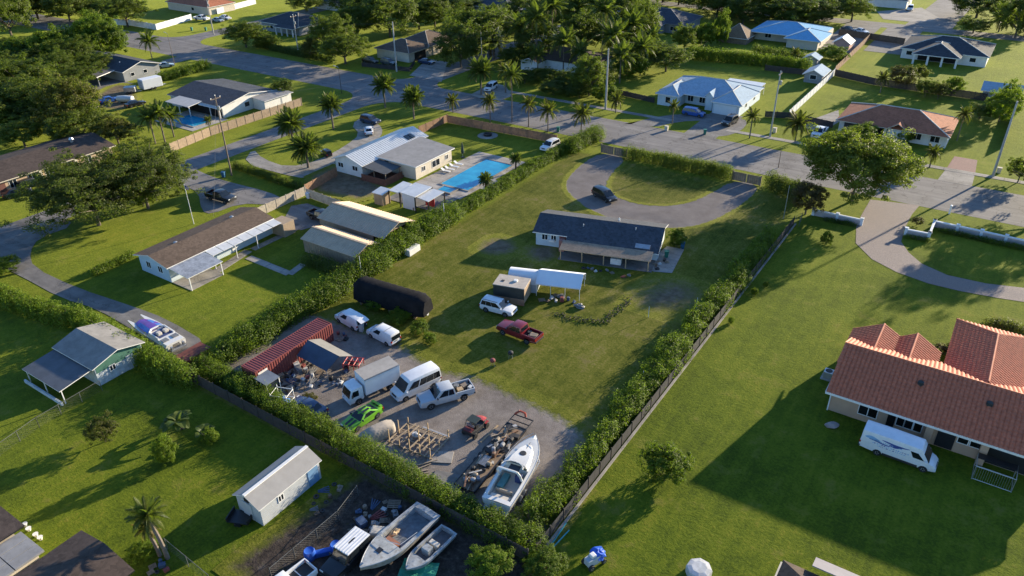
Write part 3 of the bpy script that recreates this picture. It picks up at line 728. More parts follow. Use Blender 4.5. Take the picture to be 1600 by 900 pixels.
# ================================================================== E: two metal barns
M_TANM = mat('tan_metal_roof', (.50,.37,.25), .45, .12, .7, .2, dirt=((.33,.25,.17), .4))
M_TANW = mat('tan_metal_siding', (.36,.27,.19), .5, .15, .9, .2)
def barn(name, label, x0, x1, y0, y1, h, rise, n, front_open):
    h_ = House(name, label, (x0+x1)/2, (y0+y1)/2, cat='barn'); ym = (y0+y1)/2; o_ = .35
    if front_open:
        h_.box('wall', x0, x0+.1, y0, y1, 0, h, M_TANW); h_.box('side_wall', x0+.1, x1, y1-.1, y1, 0, h, M_TANW)
        h_.box('side_wall', x0+.1, x1-2, y0, y0+.1, 0, h, M_TANW)
        for x in np.linspace(x0+3, x1-.2, 5):
            for y in (y0+.15, y1-.25): h_.post(float(x), y, h, .15, M_NEWWOOD)
        g_ = MB().add([(x1-.1,y0,h),(x1-.1,y1,h),(x1-.1,ym,h+rise)], [(0,1,2)]); h_.part('truss', g_, M_TANW)
    else:
        h_.walls(x0, x1, y0, y1, h, M_TANW, ('x', rise-.05))
        rb = MB()
        for k in range(int((y1-y0)/.35)+1):
            y = y0+.1+k*.35; zt = h+(rise-.1)*(1-abs(y-ym)/((y1-y0)/2))
            if y < y1: rb.box(x1, x1+.05, y-.05, y+.05, 0, zt)
        for k in range(int((x1-x0)/.5)): rb.box(x0+k*.5, x0+k*.5+.08, y0-.05, y0, 0, h)
        h_.part('siding_ribs', rb, M_TANW)
    s_ = rise/((y1-y0)/2); zb = h-o_*s_+.08
    h_.part('roof', ribbed([(x0-.2,y0-o_,zb),(x1+.5,y0-o_,zb),(x1+.5,ym,h+rise+.08),(x0-.2,ym,h+rise+.08)], M_TANM, n, .05, .09, .06), M_TANM, fix=True)
    h_.part('roof_slope', ribbed([(x1+.5,y1+o_,zb),(x0-.2,y1+o_,zb),(x0-.2,ym,h+rise+.08),(x1+.5,ym,h+rise+.08)], M_TANM, n, .05, .09, .06), M_TANM, fix=True)
    h_.part('ridge_cap', MB().cbox(((x0+x1)/2+.15,ym,h+rise+.1), (x1-x0+.75,.4,.07)), M_TANM)
    return h_
b1 = barn('open_barn', 'open-fronted tan metal barn between the pool pavilion and the smaller barn', -88.2, -74.6, 76.0, 82.9, 2.6, 1.15, 30, True)
b2 = barn('closed_barn', 'closed tan metal barn with striped siding behind the leafy hedge', -85.2, -74.4, 69.6, 74.4, 2.35, .85, 24, False)
M_JUNK = [mat('junk_'+n_, c_, .6, .3, 3) for n_, c_ in (('grey',(.16,.165,.17)),('blue',(.045,.08,.15)),('red',(.19,.045,.04)),('white',(.46,.46,.45)),('tan',(.22,.17,.12)),('black',(.022,.022,.023)),('brown',(.11,.075,.05)))]
# ================================================================== F: green and white shed with lean-to
M_GREENW = mat('green_board', (.045,.135,.10), .8, .2, 1.5); M_OLDW = mat('peeling_white_boards', (.46,.50,.52), .85, .25, 1.8, dirt=((.16,.28,.3), .6))
M_SHEDR = mat('weathered_roll_roof', (.215,.205,.19), .9, .18, .7, dirt=((.13,.12,.11), .5)); M_SHEDB = mat('bluish_sheet_roof', (.085,.095,.11), .7, .18, .8)
hF = House('green_shed', 'green and white garden shed with lean-to roof below the leafy hedge', -84, 34, cat='shed')
hF.walls(-88.2, -80.4, 32.6, 38.6, 2.75, M_OLDW, ('x', .75)); hF.part('gable_boards', MB().add([(-80.38,32.7,1.7),(-80.38,38.5,1.7),(-80.38,38.5,2.6),(-80.38,35.6,3.4),(-80.38,32.7,2.6)], [(0,1,2,3,4)]), M_GREENW)
hF.gable(-88.2, -80.4, 32.6, 38.6, 2.75, .8, M_SHEDR, M_WHITE, 'x', .4, .1)
hF.shed([(-88.4,28.3,2.0),(-80.4,28.3,2.0),(-80.6,32.5,2.45),(-88.4,32.5,2.45)], M_SHEDB, M_WHITE, .09, 'lean_to_roof')
for x in (-80.7,-84.5,-88.2): hF.post(x, 28.6, 1.95, .1)
hF.box('bench_board', -88.6, -80.6, 28.1, 28.3, -.03, .45, M_OLDW)
hF.win('x+', 34.6, -80.36, 1.1, .8, .8); hF.box('door', -80.38, -80.32, 36.4, 37.3, 0, 1.95, M_OLDW)
# ================================================================== G: long white garden shed
M_SIDING = mat('pale_siding', (.40,.42,.43), .8, .07, .8, dirt=((.40,.40,.38), .35))
hG = House('white_shed', 'long white siding shed with grey gable roof and blue door', -49, 32.2, cat='shed')
hG.walls(-50.7, -47.4, 28.6, 36.0, 2.35, M_SIDING, ('y', .8)); sd_ = MB()
for k in range(11): sd_.box(-47.41, -47.37, 28.62, 35.98, .1+k*.2, .1+k*.2+.14)
hG.part('siding', sd_, M_SIDING)
hG.gable(-50.7, -47.4, 28.6, 36.0, 2.35, .8, mat('pale_grey_roof', (.27,.26,.245), .7, .12, .6, dirt=((.26,.24,.22), .5)), M_WHITE, 'y', .22, .08, M_WHITE, .25)
hG.win('x+', 31.0, -47.37, 1.2, .7, .8); hG.box('door', -47.38, -47.32, 34.4, 35.7, .08, 2.1, mat('blue_door', (.14,.26,.42), .6), .01); hG.box('vent', -49.4,-48.8,28.5,28.62,2.2,2.6, M_BLACK)
hG.box('door', -49.9, -48.6, 28.52, 28.62, .1, 2.0, M_SIDING, .01)
# ================================================================== H, I: roofs cut by the lower edge
hH = House('dark_brown_house', 'dark brown shingle roof below the pair of bent palms', -58, 12)
hH.gable(-57.9, -51.0, 2.0, 17.6, 2.7, .7, S_DKBR, M_BLACK, 'y', .5, .15); hH.walls(-57.5, -51.4, 2.4, 17.2, 2.65, M_CREAM, ('y', .6))
h2 = House('grey_slab_house', 'dark roofed outbuilding with grey slab panels beside white flower pots', -66, 13)
h2.walls(-71, -59.2, 4, 14.6, 2.7, M_CREAM); h2.shed([(-72,3.5,3.3),(-62.6,3.5,3.3),(-62.6,15.5,3.2),(-72,15.5,3.2)], S_DKBR, M_BLACK, .15, 'roof')
for i in range(3):
    for j in range(4):
        x, y = -62.5+i*1.27, 5.1+j*2.5
        h2.box('roof_panel', x, x+1.22, y, y+2.42, 2.72, 2.92+.01*((i+j)%2), M_FLAT, .01)
hI = House('pyramid_roof_hut', 'small brown hip roof with grey solar panel beside the open lawn', -2, 47, cat='shed')
ax_, ay_ = P(1231,856,3.6)
hI.walls(ax_-.2, ax_+5.8, ay_-5.6, ay_-.6, 2.4, M_CREAM); hI.hip(ax_+.2, ax_+5.6, ay_-5.4, ay_-.6, 2.4, 1.5, S_DKBR, M_BLACK, .3, .12, None)
px_, py_ = P(1300,888,3.0); hI.part('solar_panel', MB().cbox((px_+.4,py_-.2,3.1), (3.6,1.8,.08), 0, 0, (R(-22),0)), mat('grey_panel', (.24,.22,.23), .3, .1))
# ================================================================== J .. far houses
def far(name, label, x, y, cat='house', group=None): return House(name, label, x, y, 0, cat, group)
hJ = far('dark_gable_house', 'grey house with black gable roof and flat carport behind the dense trees', -210, 114)
hJ.walls(-222.5, -199.2, 112.8, 123.6, 2.8, M_GREYW, ('x', 1.6)); hJ.gable(-222.5, -199.2, 112.8, 123.6, 2.8, 1.6, S_BLACK, M_WHITE, 'x', .5, .16, None, .7)
hJ.shed([(-211.5,106.3,2.6),(-200.6,106.3,2.6),(-202.6,113.2,2.85),(-211.5,113.2,2.85)], S_GREY, M_WHITE, .18, 'carport_roof')
for x in (-211,-206,-201): hJ.post(x, 106.7, 2.5, .2, M_GREYW)
for y in (115.4, 119.2): hJ.win('x+', y, -199.2, 1.0, 1.2, 1.0, None, None, 0)
for x, y in ((-216,116),(-210,116.5),(-205,116)): roof_vent(hJ, x, y, 3.55, M_WHITE, .2)
hK = far('pool_bungalow', 'white house with charcoal gable roof and pale patio roof beside the small pool', -160, 114)
hK.walls(-170, -150.8, 106.5, 122.0, 2.75, M_WALLW, ('x', 1.3)); hK.gable(-170, -150.8, 106.5, 122.0, 2.75, 1.3, S_DARK, M_WHITE, 'x', .5, .16)
hK.shed([(-166.5,102.6,2.5),(-158,102.6,2.5),(-158,108.0,2.95),(-166.5,108.0,2.95)], mat('pale_roof', (.42,.41,.39), .7, .1), M_WHITE, .12, 'patio_roof')
hK.shed([(-157.8,105.2,2.5),(-150.3,105.2,2.5),(-150.3,110.0,3.05),(-157.8,110.0,3.05)], mat('pale_roof', (.42,.41,.39), .7, .1), M_WHITE, .12, 'patio_roof')
for x in (-166.2,-162,-158.2,-154,-150.6): hK.post(x, 103.0 if x < -158 else 105.5, 2.45, .16)
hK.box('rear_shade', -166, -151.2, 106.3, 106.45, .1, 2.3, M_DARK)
for y in (113.5, 117, 120): hK.win('x+', y, -150.8, .9, 1.5, 1.2, None, None, 0)
hK.walls(-150.7, -146.6, 115.2, 123.4, 2.4, M_WALLW, None, -.05, 'annex_wall'); hK.shed([(-150.6,114.8,2.85),(-146,114.8,2.5),(-146,123.8,2.5),(-150.6,123.8,2.85)], M_FLAT, M_WHITE, .1, 'annex_roof')
hL = far('long_brown_house', 'long tan house with low dark brown roof behind the spreading oaks', -154, 62)
hL.walls(-161.5, -148.6, 30, 77.6, 2.8, mat('tan_stucco', (.42,.31,.21), .85, .08), ('y', 1.25)); hL.gable(-161.5, -148.6, 30, 77.6, 2.8, 1.25, S_DKBR, M_CREAM, 'y', .7, .16)
for y in (58, 61.5, 64.6, 68.5, 72.5): hL.win('x+', y, -148.6, .8, 1.4, 1.5, M_WHITE, None, 1)
for y in (62.9, 66.2, 69.8): hL.box('pilaster', -148.6, -147.9, y-.25, y+.25, 0, 2.7, M_CREAM)
hL.box('door', -148.58, -148.5, 55.4, 56.6, 0, 2.2, mat('brown_door', (.12,.05,.04), .6))
hL.part('roof_turbine', MB().lathe([(.3,-.2),(.3,.3),(.5,.45),(.3,.8)], (-154,73,4.0), 8), M_STEEL)
hM = far('brown_hip_house', 'cream house with brown hip roof across the street junction', -150, 176)
hM.walls(-158.6, -146.4, 167.6, 178, 2.8, M_CREAM); hM.hip(-158.6, -146.4, 167.6, 178, 2.8, 2.2, S_BROWN, M_CREAM, .5, .16, M_CAP)
hM.walls(-158, -146.2, 178.3, 189, 2.9, M_CREAM); hM.hip(-157.6, -146.0, 176.2, 189.4, 2.95, 2.7, S_BROWN, M_CREAM, .5, .16, M_CAP)
hM.box('garage_door', -146.38, -146.3, 170, 175, 0, 2.3, M_DARK); hM.win('x+', 181.5, -146.2, .9, 1.5, 1.3, None, None, 0); hM.win('x+', 186, -146.2, .9, 1.5, 1.3, None, None, 0)
hN = far('blue_grey_hip_house', 'blue-grey house with pale hip roof and wide concrete drive across the street', -60, 176)
hN.walls(-70.2, -50.6, 172.2, 184.0, 2.8, M_BLUEW); hN.hip(-70.2, -50.6, 170.4, 184.2, 2.82, 2.5, S_BLUE, M_WHITE, .5, .16, M_CAPW)
hN.walls(-70.0, -64.8, 167.8, 174, 2.7, M_BLUEW); hN.hip(-70.0, -64.9, 167.8, 178, 2.74, 1.6, S_BLUE, M_WHITE, .5, .16, M_CAPW)
hN.walls(-56.6, -50.4, 168.2, 176, 2.7, M_BLUEW); hN.hip(-56.6, -50.2, 168.2, 180, 2.78, 2.0, S_BLUE, M_WHITE, .5, .16, M_CAPW)
hN.box('garage_door', -56.2, -51.0, 168.1, 168.19, 0, 2.25, mat('white_garage_door', (.62,.66,.68), .6, .04)); hN.walls(-58.9,-57.2,169.6,173,3.4, M_BLUEW, ('y',.9), -.05, 'entry_wall'); hN.gable(-58.9,-57.2,169.6,174.5,3.4,.9, S_BLUE, M_WHITE,'y',.3,.12)
for a_ in (-67.4,): hN.win('y-', a_, 167.8, .7, 1.3, 1.5, None, None, 0)
for a_ in (-63.5,-60.6): hN.win('y-', a_, 172.2, .6, 1.5, 1.7, None, None, 1)
hN.win('x+', 173, -50.4, 1, 1.2, 1, None, None, 0); hN.win('x+', 179.5, -50.6, 1, 1.2, 1, None, None, 0)
hN.box('rear_patio_roof', -60, -51, 184.9, 189, 2.55, 2.7, M_WMETAL)
for x in (-59.8,-55.5,-51.2): hN.post(x, 188.7, 2.55, .12)
hO = far('red_brown_hip_house', 'white house with reddish-brown hip roof behind the big street tree', -18, 175)
hO.walls(-29.2, -8.4, 170.4, 182.2, 2.85, M_WALLW); hO.hip(-29.2, -8.4, 168.8, 182.2, 2.9, 2.5, S_RED, M_CREAM, .5, .16, M_CAPW)
hO.walls(-19.4, -15.8, 168.6, 174, 2.8, M_WALLW); hO.gable(-19.4, -15.8, 168.4, 175.5, 2.95, 1.1, S_RED, M_CREAM, 'y', .3, .14)
hO.box('garage_door', -28.2, -23.2, 170.3, 170.38, 0, 2.2, mat('dark_garage_door', (.05,.05,.055), .6)); hO.box('entry', -22.4, -20.2, 170.32, 170.38, 0, 2.5, M_DARK); hO.box('pier', -20.1,-19.6,168.7,170.3,0,2.8,M_WALLW)
for a_ in (-14,-10.6): hO.win('y-', a_, 170.4, .8, 1.8, 1.4, None, None, 1)
hO.win('x+', 177, -8.4, .9, 1.4, 1.1, None, None, 0)
hO.box('rear_slab', -30, -12, 183, 188, -.03, .05, M_CONC)
hP = far('black_hip_house', 'white house with black hip roof and columned back porch', -18, 252)
hP.walls(-29.4, -8.2, 243.6, 260.6, 2.8, M_WALLW); hP.hip(-29.4, -8.2, 243.6, 260.6, 2.85, 2.6, S_BLACK, M_WHITE, .5, .18, M_CAPW)
hP.hip(-25.6, -14.6, 238.4, 252, 2.78, 2.2, S_BLACK, M_WHITE, .5, .18, M_CAPW)
for x in (-25.4,-21.9,-18.4,-14.9): hP.post(x, 238.5, 2.7, .5, M_WALLW, name='column')
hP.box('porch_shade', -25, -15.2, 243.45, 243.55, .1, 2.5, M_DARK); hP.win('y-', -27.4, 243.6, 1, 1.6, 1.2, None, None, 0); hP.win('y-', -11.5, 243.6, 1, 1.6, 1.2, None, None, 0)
hQ = far('bright_blue_roof_house', 'cream house with bright blue hip roof and white garage wing', -62, 251)
S_BBLUE = shingle('bright_blue_roof', (.16,.36,.54), .12)
hQ.walls(-72.6, -52, 246, 260, 2.8, M_CREAM); hQ.hip(-72.6, -53, 243.4, 260, 2.85, 2.3, S_BBLUE, M_WHITE, .6, .18, M_CAPW)
hQ.hip(-61, -51.2, 239.6, 252, 2.8, 1.9, S_BBLUE, M_WHITE, .5, .18, M_CAPW); hQ.walls(-60.6, -51.6, 240, 250, 2.75, M_CREAM)
hQ.win('y-', -68, 246, .8, 2, 1.3, None, None, 1); hQ.win('x+', 243, -51.6, .8, 1.6, 1.2, None, None, 0)
hR = far('slate_hip_house', 'grey house with slate hip roof behind the tall trees', -102, 246)
hR.walls(-113, -94, 240.4, 256, 2.9, M_GREYW); hR.hip(-113, -93.8, 240.4, 256, 2.95, 3.0, S_DARK, M_GREYW, .5, .18, M_CAP); hR.walls(-108,-100,236.6,244,2.85,M_GREYW); hR.hip(-108,-100,236.4,250,2.9,2.3,S_DARK,M_GREYW,.5,.16,M_CAP)
hR.win('y-', -97, 240.4, .8, 2.2, 1.4, None, None, 1); hR.win('y-', -104, 236.6, .8, 3, 1.4, None, None, 2)
S_ = P(880,112); hS = far('hidden_house', 'dark brown roofed white house half hidden among palms', S_[0], S_[1])
hS.walls(S_[0]-10, S_[0]+9, S_[1], S_[1]+11, 2.8, M_WALLW); hS.hip(S_[0]-10, S_[0]+9, S_[1], S_[1]+11, 2.85, 2.4, S_DKBR, M_BLACK, .5, .16)
hS.walls(S_[0]-11, S_[0]-5.5, S_[1]-4.2, S_[1]+3, 2.6, M_WALLW, ('y', .9)); hS.gable(S_[0]-11, S_[0]-5.5, S_[1]-4.2, S_[1]+4, 2.6, .9, S_DKBR, M_WHITE, 'y', .4, .14)
def simple(name, label, x0, x1, y0, y1, rise, sm, wm, wins=(), ax=None, h=2.8):
    q = far(name, label, (x0+x1)/2, (y0+y1)/2)
    if ax: q.walls(x0, x1, y0, y1, h, wm, (ax, rise)); q.gable(x0, x1, y0, y1, h, rise, sm, M_WHITE, ax, .5, .16)
    else: q.walls(x0, x1, y0, y1, h, wm); q.hip(x0, x1, y0, y1, h+.05, rise, sm, M_WHITE, .5, .16, M_CAP)
    for s_, a_ in wins: q.win(s_, a_, x1 if s_ == 'x+' else y0, .9, 1.7, 1.2, None, None, 0)
    return q
q = P(455,54)
hT = simple('slate_porch_house', 'dark hip roofed house with white porch columns along the side street', q[0]-14, q[0]+4, q[1], q[1]+14, 2.6, S_BLACK, M_GREYW, [('y-', q[0]-9), ('x+', q[1]+9)])
for k in range(4): hT.post(q[0]-4+k*2.6, q[1]-2.6, 2.6, .35, M_WALLW, name='column')
hT.shed([(q[0]-5,q[1]-3,2.6),(q[0]+4.6,q[1]-3,2.6),(q[0]+4.6,q[1]+.2,3.0),(q[0]-5,q[1]+.2,3.0)], S_BLACK, M_WHITE, .15, 'porch_roof')
q = P(525,17); hU = simple('white_cottage', 'white cottage with dark roof far beyond the leafy yard', q[0]-9, q[0]+5, q[1], q[1]+12, 2.2, S_BLACK, M_WALLW, [('y-', q[0]+1), ('x+', q[1]+5)])
q = P(300,20); hV = simple('red_roof_house', 'house with dull red roof behind the white plank fence', q[0]-14, q[0]+10, q[1], q[1]+12, 2.6, S_RED, M_CREAM, [('y-', q[0]+1), ('x+', q[1]+5)])
q = P(765,24); hW = simple('far_navy_house', 'far house with dark hip roof behind the wide crowned tree', q[0]-9, q[0]+9, q[1], q[1]+14, 2.8, S_DARK, M_GREYW, [('y-', q[0]+1)])
q = P(1290,20); hX = simple('far_white_house', 'far white house with dark brown roof near the street corner', q[0]-10, q[0]+5, q[1], q[1]+16, 2.6, S_DKBR, M_WALLW, [('x+', q[1]+8), ('y-', q[0])])
q = P(1385,18); hX2 = simple('far_corner_house', 'far low house with grey roof above the corner lawn', q[0]-9, q[0]+5, q[1]+8, q[1]+20, 2.4, S_GREY, M_WALLW, [('x+', q[1]+13)])
# garden buildings behind the far houses
q = P(1556,158); s1 = simple('blue_shed', 'pale shed with blue-grey roof at the end of the back fence', q[0]-3.2, q[0]+4.2, q[1], q[1]+5, 1.3, S_BLUE, M_CREAM, [('y-', q[0]+.4)], 'x', 2.4); s1.t['category'] = 'shed'
q = P(1270,130); s1 = simple('grey_cabin', 'small cabin with pale gable roof beside the long white wall', q[0]-2.4, q[0]+2.0, q[1], q[1]+6.5, 1.1, S_BLUE, M_GREYW, [('y-', q[0]-.2)], 'y', 2.3); s1.t['category'] = 'shed'
q = P(1266,103); s1 = simple('blue_grey_cabin', 'tiny blue-grey cabin with pale roof among garden shrubs', q[0]-2, q[0]+1.6, q[1], q[1]+3.4, .9, S_BLUE, M_GREYW, [], 'y', 2.1); s1.t['category'] = 'shed'
q = P(1313,78); s1 = simple('pink_playhouse', 'small pink hut with white roof on the concrete pad', q[0]-2.2, q[0]+2.2, q[1], q[1]+5, 1.4, mat('white_roof_sheet', (.68,.68,.66), .6, .05), mat('pink_wall', (.45,.27,.23), .8), [], 'y', 2.2); s1.t['category'] = 'shed'
q = P(1145,68); s1 = simple('tiki_hut', 'brown pyramid roofed hut behind the trimmed hedge', q[0]-4, q[0]+4, q[1], q[1]+8, 3.4, shingle('thatch', (.16,.115,.075), .3), M_WOOD, [], None, 1.8); s1.t['category'] = 'hut'
# ------------------------------------------------------------------ foliage
F_TREE = foliage('tree_leaves', (.028,.050,.007), (.165,.20,.022), .5)
F_OAK = foliage('oak_leaves', (.024,.036,.008), (.125,.142,.026), .48)
F_OLIVE = foliage('olive_leaves', (.036,.040,.008), (.14,.12,.022), .45)
F_BRIGHT = foliage('bright_hedge_leaves', (.026,.060,.005), (.205,.29,.019), .52)
F_DARKG = foliage('dark_leaves', (.022,.042,.008), (.125,.155,.022), .48)
F_PALM = foliage('palm_leaves', (.034,.056,.010), (.135,.16,.03), .42)
F_PALMY = foliage('yellow_palm_leaves', (.06,.062,.01), (.16,.13,.025), .4)
F_SILVER = foliage('silver_leaves', (.10,.13,.12), (.20,.24,.22), .25)
F_RUST = foliage('rusty_leaves', (.05,.034,.012), (.14,.085,.03), .35)
F_BANANA = foliage('banana_leaves', (.03,.06,.01), (.12,.15,.03), .4)
M_BARK = mat('bark', (.105,.085,.065), .95, .35, 3, bmp=.6, bscale=8)
M_PBARK = mat('palm_bark', (.155,.125,.10), .95, .3, 4, bmp=.6, bscale=6)
M_PBARKD = mat('brown_palm_bark', (.10,.065,.042), .95, .3, 4, bmp=.6, bscale=6)
def leaf_mesh(name, cen, nrm, size, rg, aspect=.55):
    """one folded leaf (two faces) at each centre"""
    n = len(cen); a = rg.normal(size=(n,3)); nrm = nrm+rg.normal(size=(n,3))*.55
    nrm /= np.linalg.norm(nrm, axis=1)[:,None]+1e-9
    u_ = np.cross(nrm, a); u_ /= np.linalg.norm(u_, axis=1)[:,None]+1e-9; v_ = np.cross(nrm, u_)
    s_ = (size*rg.uniform(.6, 1.35, n))[:,None]; w_ = s_*aspect
    V = np.stack([cen-u_*s_*.5, cen+v_*w_*.5+nrm*w_*.18, cen+u_*s_*.5-nrm*s_*.08, cen-v_*w_*.5+nrm*w_*.18], 1).reshape(-1,3)
    base = np.arange(n)[:,None]*4
    T = np.concatenate([base+np.array([[0,2,1]]), base+np.array([[0,3,2]])], 1).reshape(-1)
    me = bpy.data.meshes.new(name); nf = n*2
    me.vertices.add(len(V)); me.vertices.foreach_set('co', V.astype(np.float32).ravel())
    me.loops.add(nf*3); me.loops.foreach_set('vertex_index', T.astype(np.int32))
    me.polygons.add(nf); me.polygons.foreach_set('loop_start', np.arange(nf, dtype=np.int32)*3)
    me.polygons.foreach_set('loop_total', np.full(nf, 3, np.int32)); me.update(); me.validate(); return me
def sph(rg, n):
    d = rg.normal(size=(n,3)); return d/np.linalg.norm(d, axis=1)[:,None]
def crown_points(rg, rad, cz, n_cl, per, cl_r, flat=.0, gap=.35, low=.75):
    """leaf clumps through a crown; clumps sit mostly on the outside, holes stay between them"""
    d = sph(rg, n_cl); d[:,2] = np.where(d[:,2] < -low, -d[:,2]*.6, d[:,2])
    ph = rg.uniform(0, 6.28, 4); az = np.arctan2(d[:,1], d[:,0])
    lob = 1+.17*np.sin(2*az+ph[0])*np.cos(2.5*d[:,2]+ph[1])+.13*np.sin(5*az+ph[2]+2*d[:,2])+.08*np.sin(9*az+ph[3])
    rr = rg.uniform(gap, 1, n_cl)**.55*rg.uniform(.8, 1.14, n_cl)*lob
    cc = d*rr[:,None]*np.array(rad); cc[:,2] += cz
    q = sph(rg, n_cl*per); k = np.repeat(np.arange(n_cl), per)
    r_ = cl_r*rg.uniform(.6, 1.35, n_cl)[k]*rg.uniform(.45, 1, len(k))
    pts = cc[k]+q*r_[:,None]*np.array([1,1,.72-flat*.3]); out = q*.8+d[k]*.5; out[:,2] += .45
    return pts, out, cc
def tree_meshes(name, seed, rad, h, n_cl, per, cl_r, leaf, trunk_r, lean=0, fork=5, gap=.35, flat=0, low=.75):
    rg = np.random.default_rng(seed); cz = h-rad[2]*.86
    pts, nrm, cc = crown_points(rg, rad, cz, n_cl, per, cl_r, flat, gap, low)
    cm = leaf_mesh(name+'_crown', pts, nrm, leaf, rg)
    mb = MB(); k = max(.8, cz-rad[2]*.75); lx, ly = lean*.5, lean*.25
    mb.path([(0,0,-.15),(lx*.3,ly*.3,k*.4),(lx,ly,k)], trunk_r, 8, 0, .75)
    order = np.argsort(-np.linalg.norm((cc-[0,0,cz])[:,:2], axis=1)); sel = list(order[::max(1, len(order)//(fork*4))])[:fork*3]
    for i, c_ in enumerate(cc[sel]):
        a = Vector((lx,ly,k*(.75+.25*(i%2)))); e = Vector(c_)
        m_ = a.lerp(e, .5)+Vector((rg.uniform(-.4,.4), rg.uniform(-.4,.4), rad[2]*.12*rg.uniform(-1,1)))
        mb.path([a, m_, e], trunk_r*.45, 5, 0, .25)
    return cm, mb.mesh(name+'_trunk')
KIND = {}
def kind(name, leafm, barkm, variants, **k):
    KIND[name] = []
    for s_ in range(variants):
        cm, tm = tree_meshes(name, 11+s_*17+len(KIND)*101, **k); cm.materials.append(leafm); tm.materials.append(barkm); KIND[name].append((cm, tm))
# unit kinds are modelled for a crown radius of 4 m and a height of 8 m, then scaled to each tree
kind('broad', F_TREE, M_BARK, 3, rad=(4,4,3.3), h=7.6, n_cl=300, per=84, cl_r=.58, leaf=.21, trunk_r=.2, fork=4)
kind('dense', F_DARKG, M_BARK, 2, rad=(4,4,3.6), h=7.6, n_cl=280, per=80, cl_r=.62, leaf=.24, trunk_r=.2, fork=3, gap=.5)
kind('olive', F_OLIVE, M_BARK, 2, rad=(4,4,3.3), h=7.2, n_cl=220, per=80, cl_r=.6, leaf=.24, trunk_r=.18, fork=4)
kind('bush', F_BRIGHT, M_BARK, 3, rad=(4,4,3.7), h=6.9, n_cl=200, per=80, cl_r=.7, leaf=.30, trunk_r=.18, fork=3, gap=.55)
kind('oak', F_OAK, M_BARK, 2, rad=(4,4,2.3), h=5.3, n_cl=720, per=80, cl_r=.42, leaf=.125, trunk_r=.13, fork=7, gap=.12, flat=.6, low=.8)
F_LIGHT = foliage('light_tree_leaves', (.042,.068,.010), (.22,.24,.026), .52)
kind('round', F_LIGHT, M_BARK, 1, rad=(4,4,2.9), h=6.6, n_cl=620, per=100, cl_r=.52, leaf=.17, trunk_r=.15, fork=5, gap=.4, low=.45)
kind('rust', F_RUST, M_BARK, 1, rad=(4,4,3.5), h=7.2, n_cl=200, per=75, cl_r=.65, leaf=.27, trunk_r=.22, fork=3, gap=.5)
TN = [0]
def tree(kd, bx, by, cy, wpx, label, name='tree', group=None, base=None, zs=1.0, cat='tree'):
    """bx,by: where the trunk meets the ground; cy: height of the crown's middle in the photograph; wpx its width"""
    X, Y = P(bx, by); k = ppm(bx, by); r_ = wpx/k/2; zc = max(height_at(bx, by, cy), r_*.5)
    TN[0] += 1; cm, tm = KIND[kd][TN[0] % len(KIND[kd])]
    t = thing(name, label, cat, (X, Y, 0), (TN[0]*2.399) % 6.283, group)
    top = {'broad':7.6,'dense':7.6,'olive':7.2,'bush':6.9,'oak':5.3,'rust':7.2,'round':6.6}[kd]; rz_ = {'broad':3.3,'dense':3.6,'olive':3.3,'bush':3.7,'oak':2.3,'rust':3.5,'round':2.9}[kd]
    ucz = top-rz_*.86; s_ = r_/4*1.06
    t.scale = (s_, s_, max(.35*s_, min(2.2*s_, zc/ucz))*zs)
    for nm, me in (('crown', cm), ('trunk', tm)):
        o = bpy.data.objects.new(nm, me); C.objects.link(o); o.parent = t
    return t
# ------------------------------------------------------------------ palms
def frond_mesh(name, L_, droop, seed, mtl, n=24, wid=.38, vee=.5):
    rg = random.Random(seed); mb = MB(); spine = []
    for k in range(n+1):
        f = k/n; spine.append(Vector((L_*(f-.18*droop*f*f), 0, L_*(.42*f-droop*.85*f*f))))
    for k in range(n): mb.tube(spine[k], spine[k+1], .035*(1-k/n)+.008, .035*(1-(k+1)/n)+.008, 4)
    for k in range(1, n):
        f = k/n; w_ = wid*L_*.55*math.sin(PI*min(1, f*.92+.1))**.8; d = (spine[k+1]-spine[k]).normalized()
        for sgn in (-1, 1):
            for j in range(2):
                p = spine[k].lerp(spine[min(n, k+1)], j*.5); side = Vector((0, sgn, 0))
                tip = p+side*w_*rg.uniform(.8,1.1)+d*w_*.55+Vector((0,0,-w_*vee*rg.uniform(.3,1)))
                b2 = p+d*.075*L_/2.5; mb.add([p, b2, (b2+tip)/2+Vector((0,0,.05)), tip], [(0,1,2,3)])
    me = mb.mesh(name); me.materials.append(mtl); return me
def palm_kind(nf, L_, droop, mtl, seed, up=1.0):
    ms = [frond_mesh('frond', L_, droop*q, seed+i, mtl) for i, q in enumerate((.35, .75, 1.15))]
    return ms, nf, up
PK = {'date': palm_kind(64, 2.7, .62, F_PALM, 5), 'coco': palm_kind(26, 3.0, .85, F_PALM, 25), 'queen': palm_kind(24, 2.5, 1.0, F_PALMY, 45), 'fan': palm_kind(30, 1.5, .5, F_SILVER, 65)}
DEAD = frond_mesh('dead_frond', 2.5, 1.1, 99, foliage('dead_palm_leaves', (.09,.06,.03), (.20,.145,.075), .25))
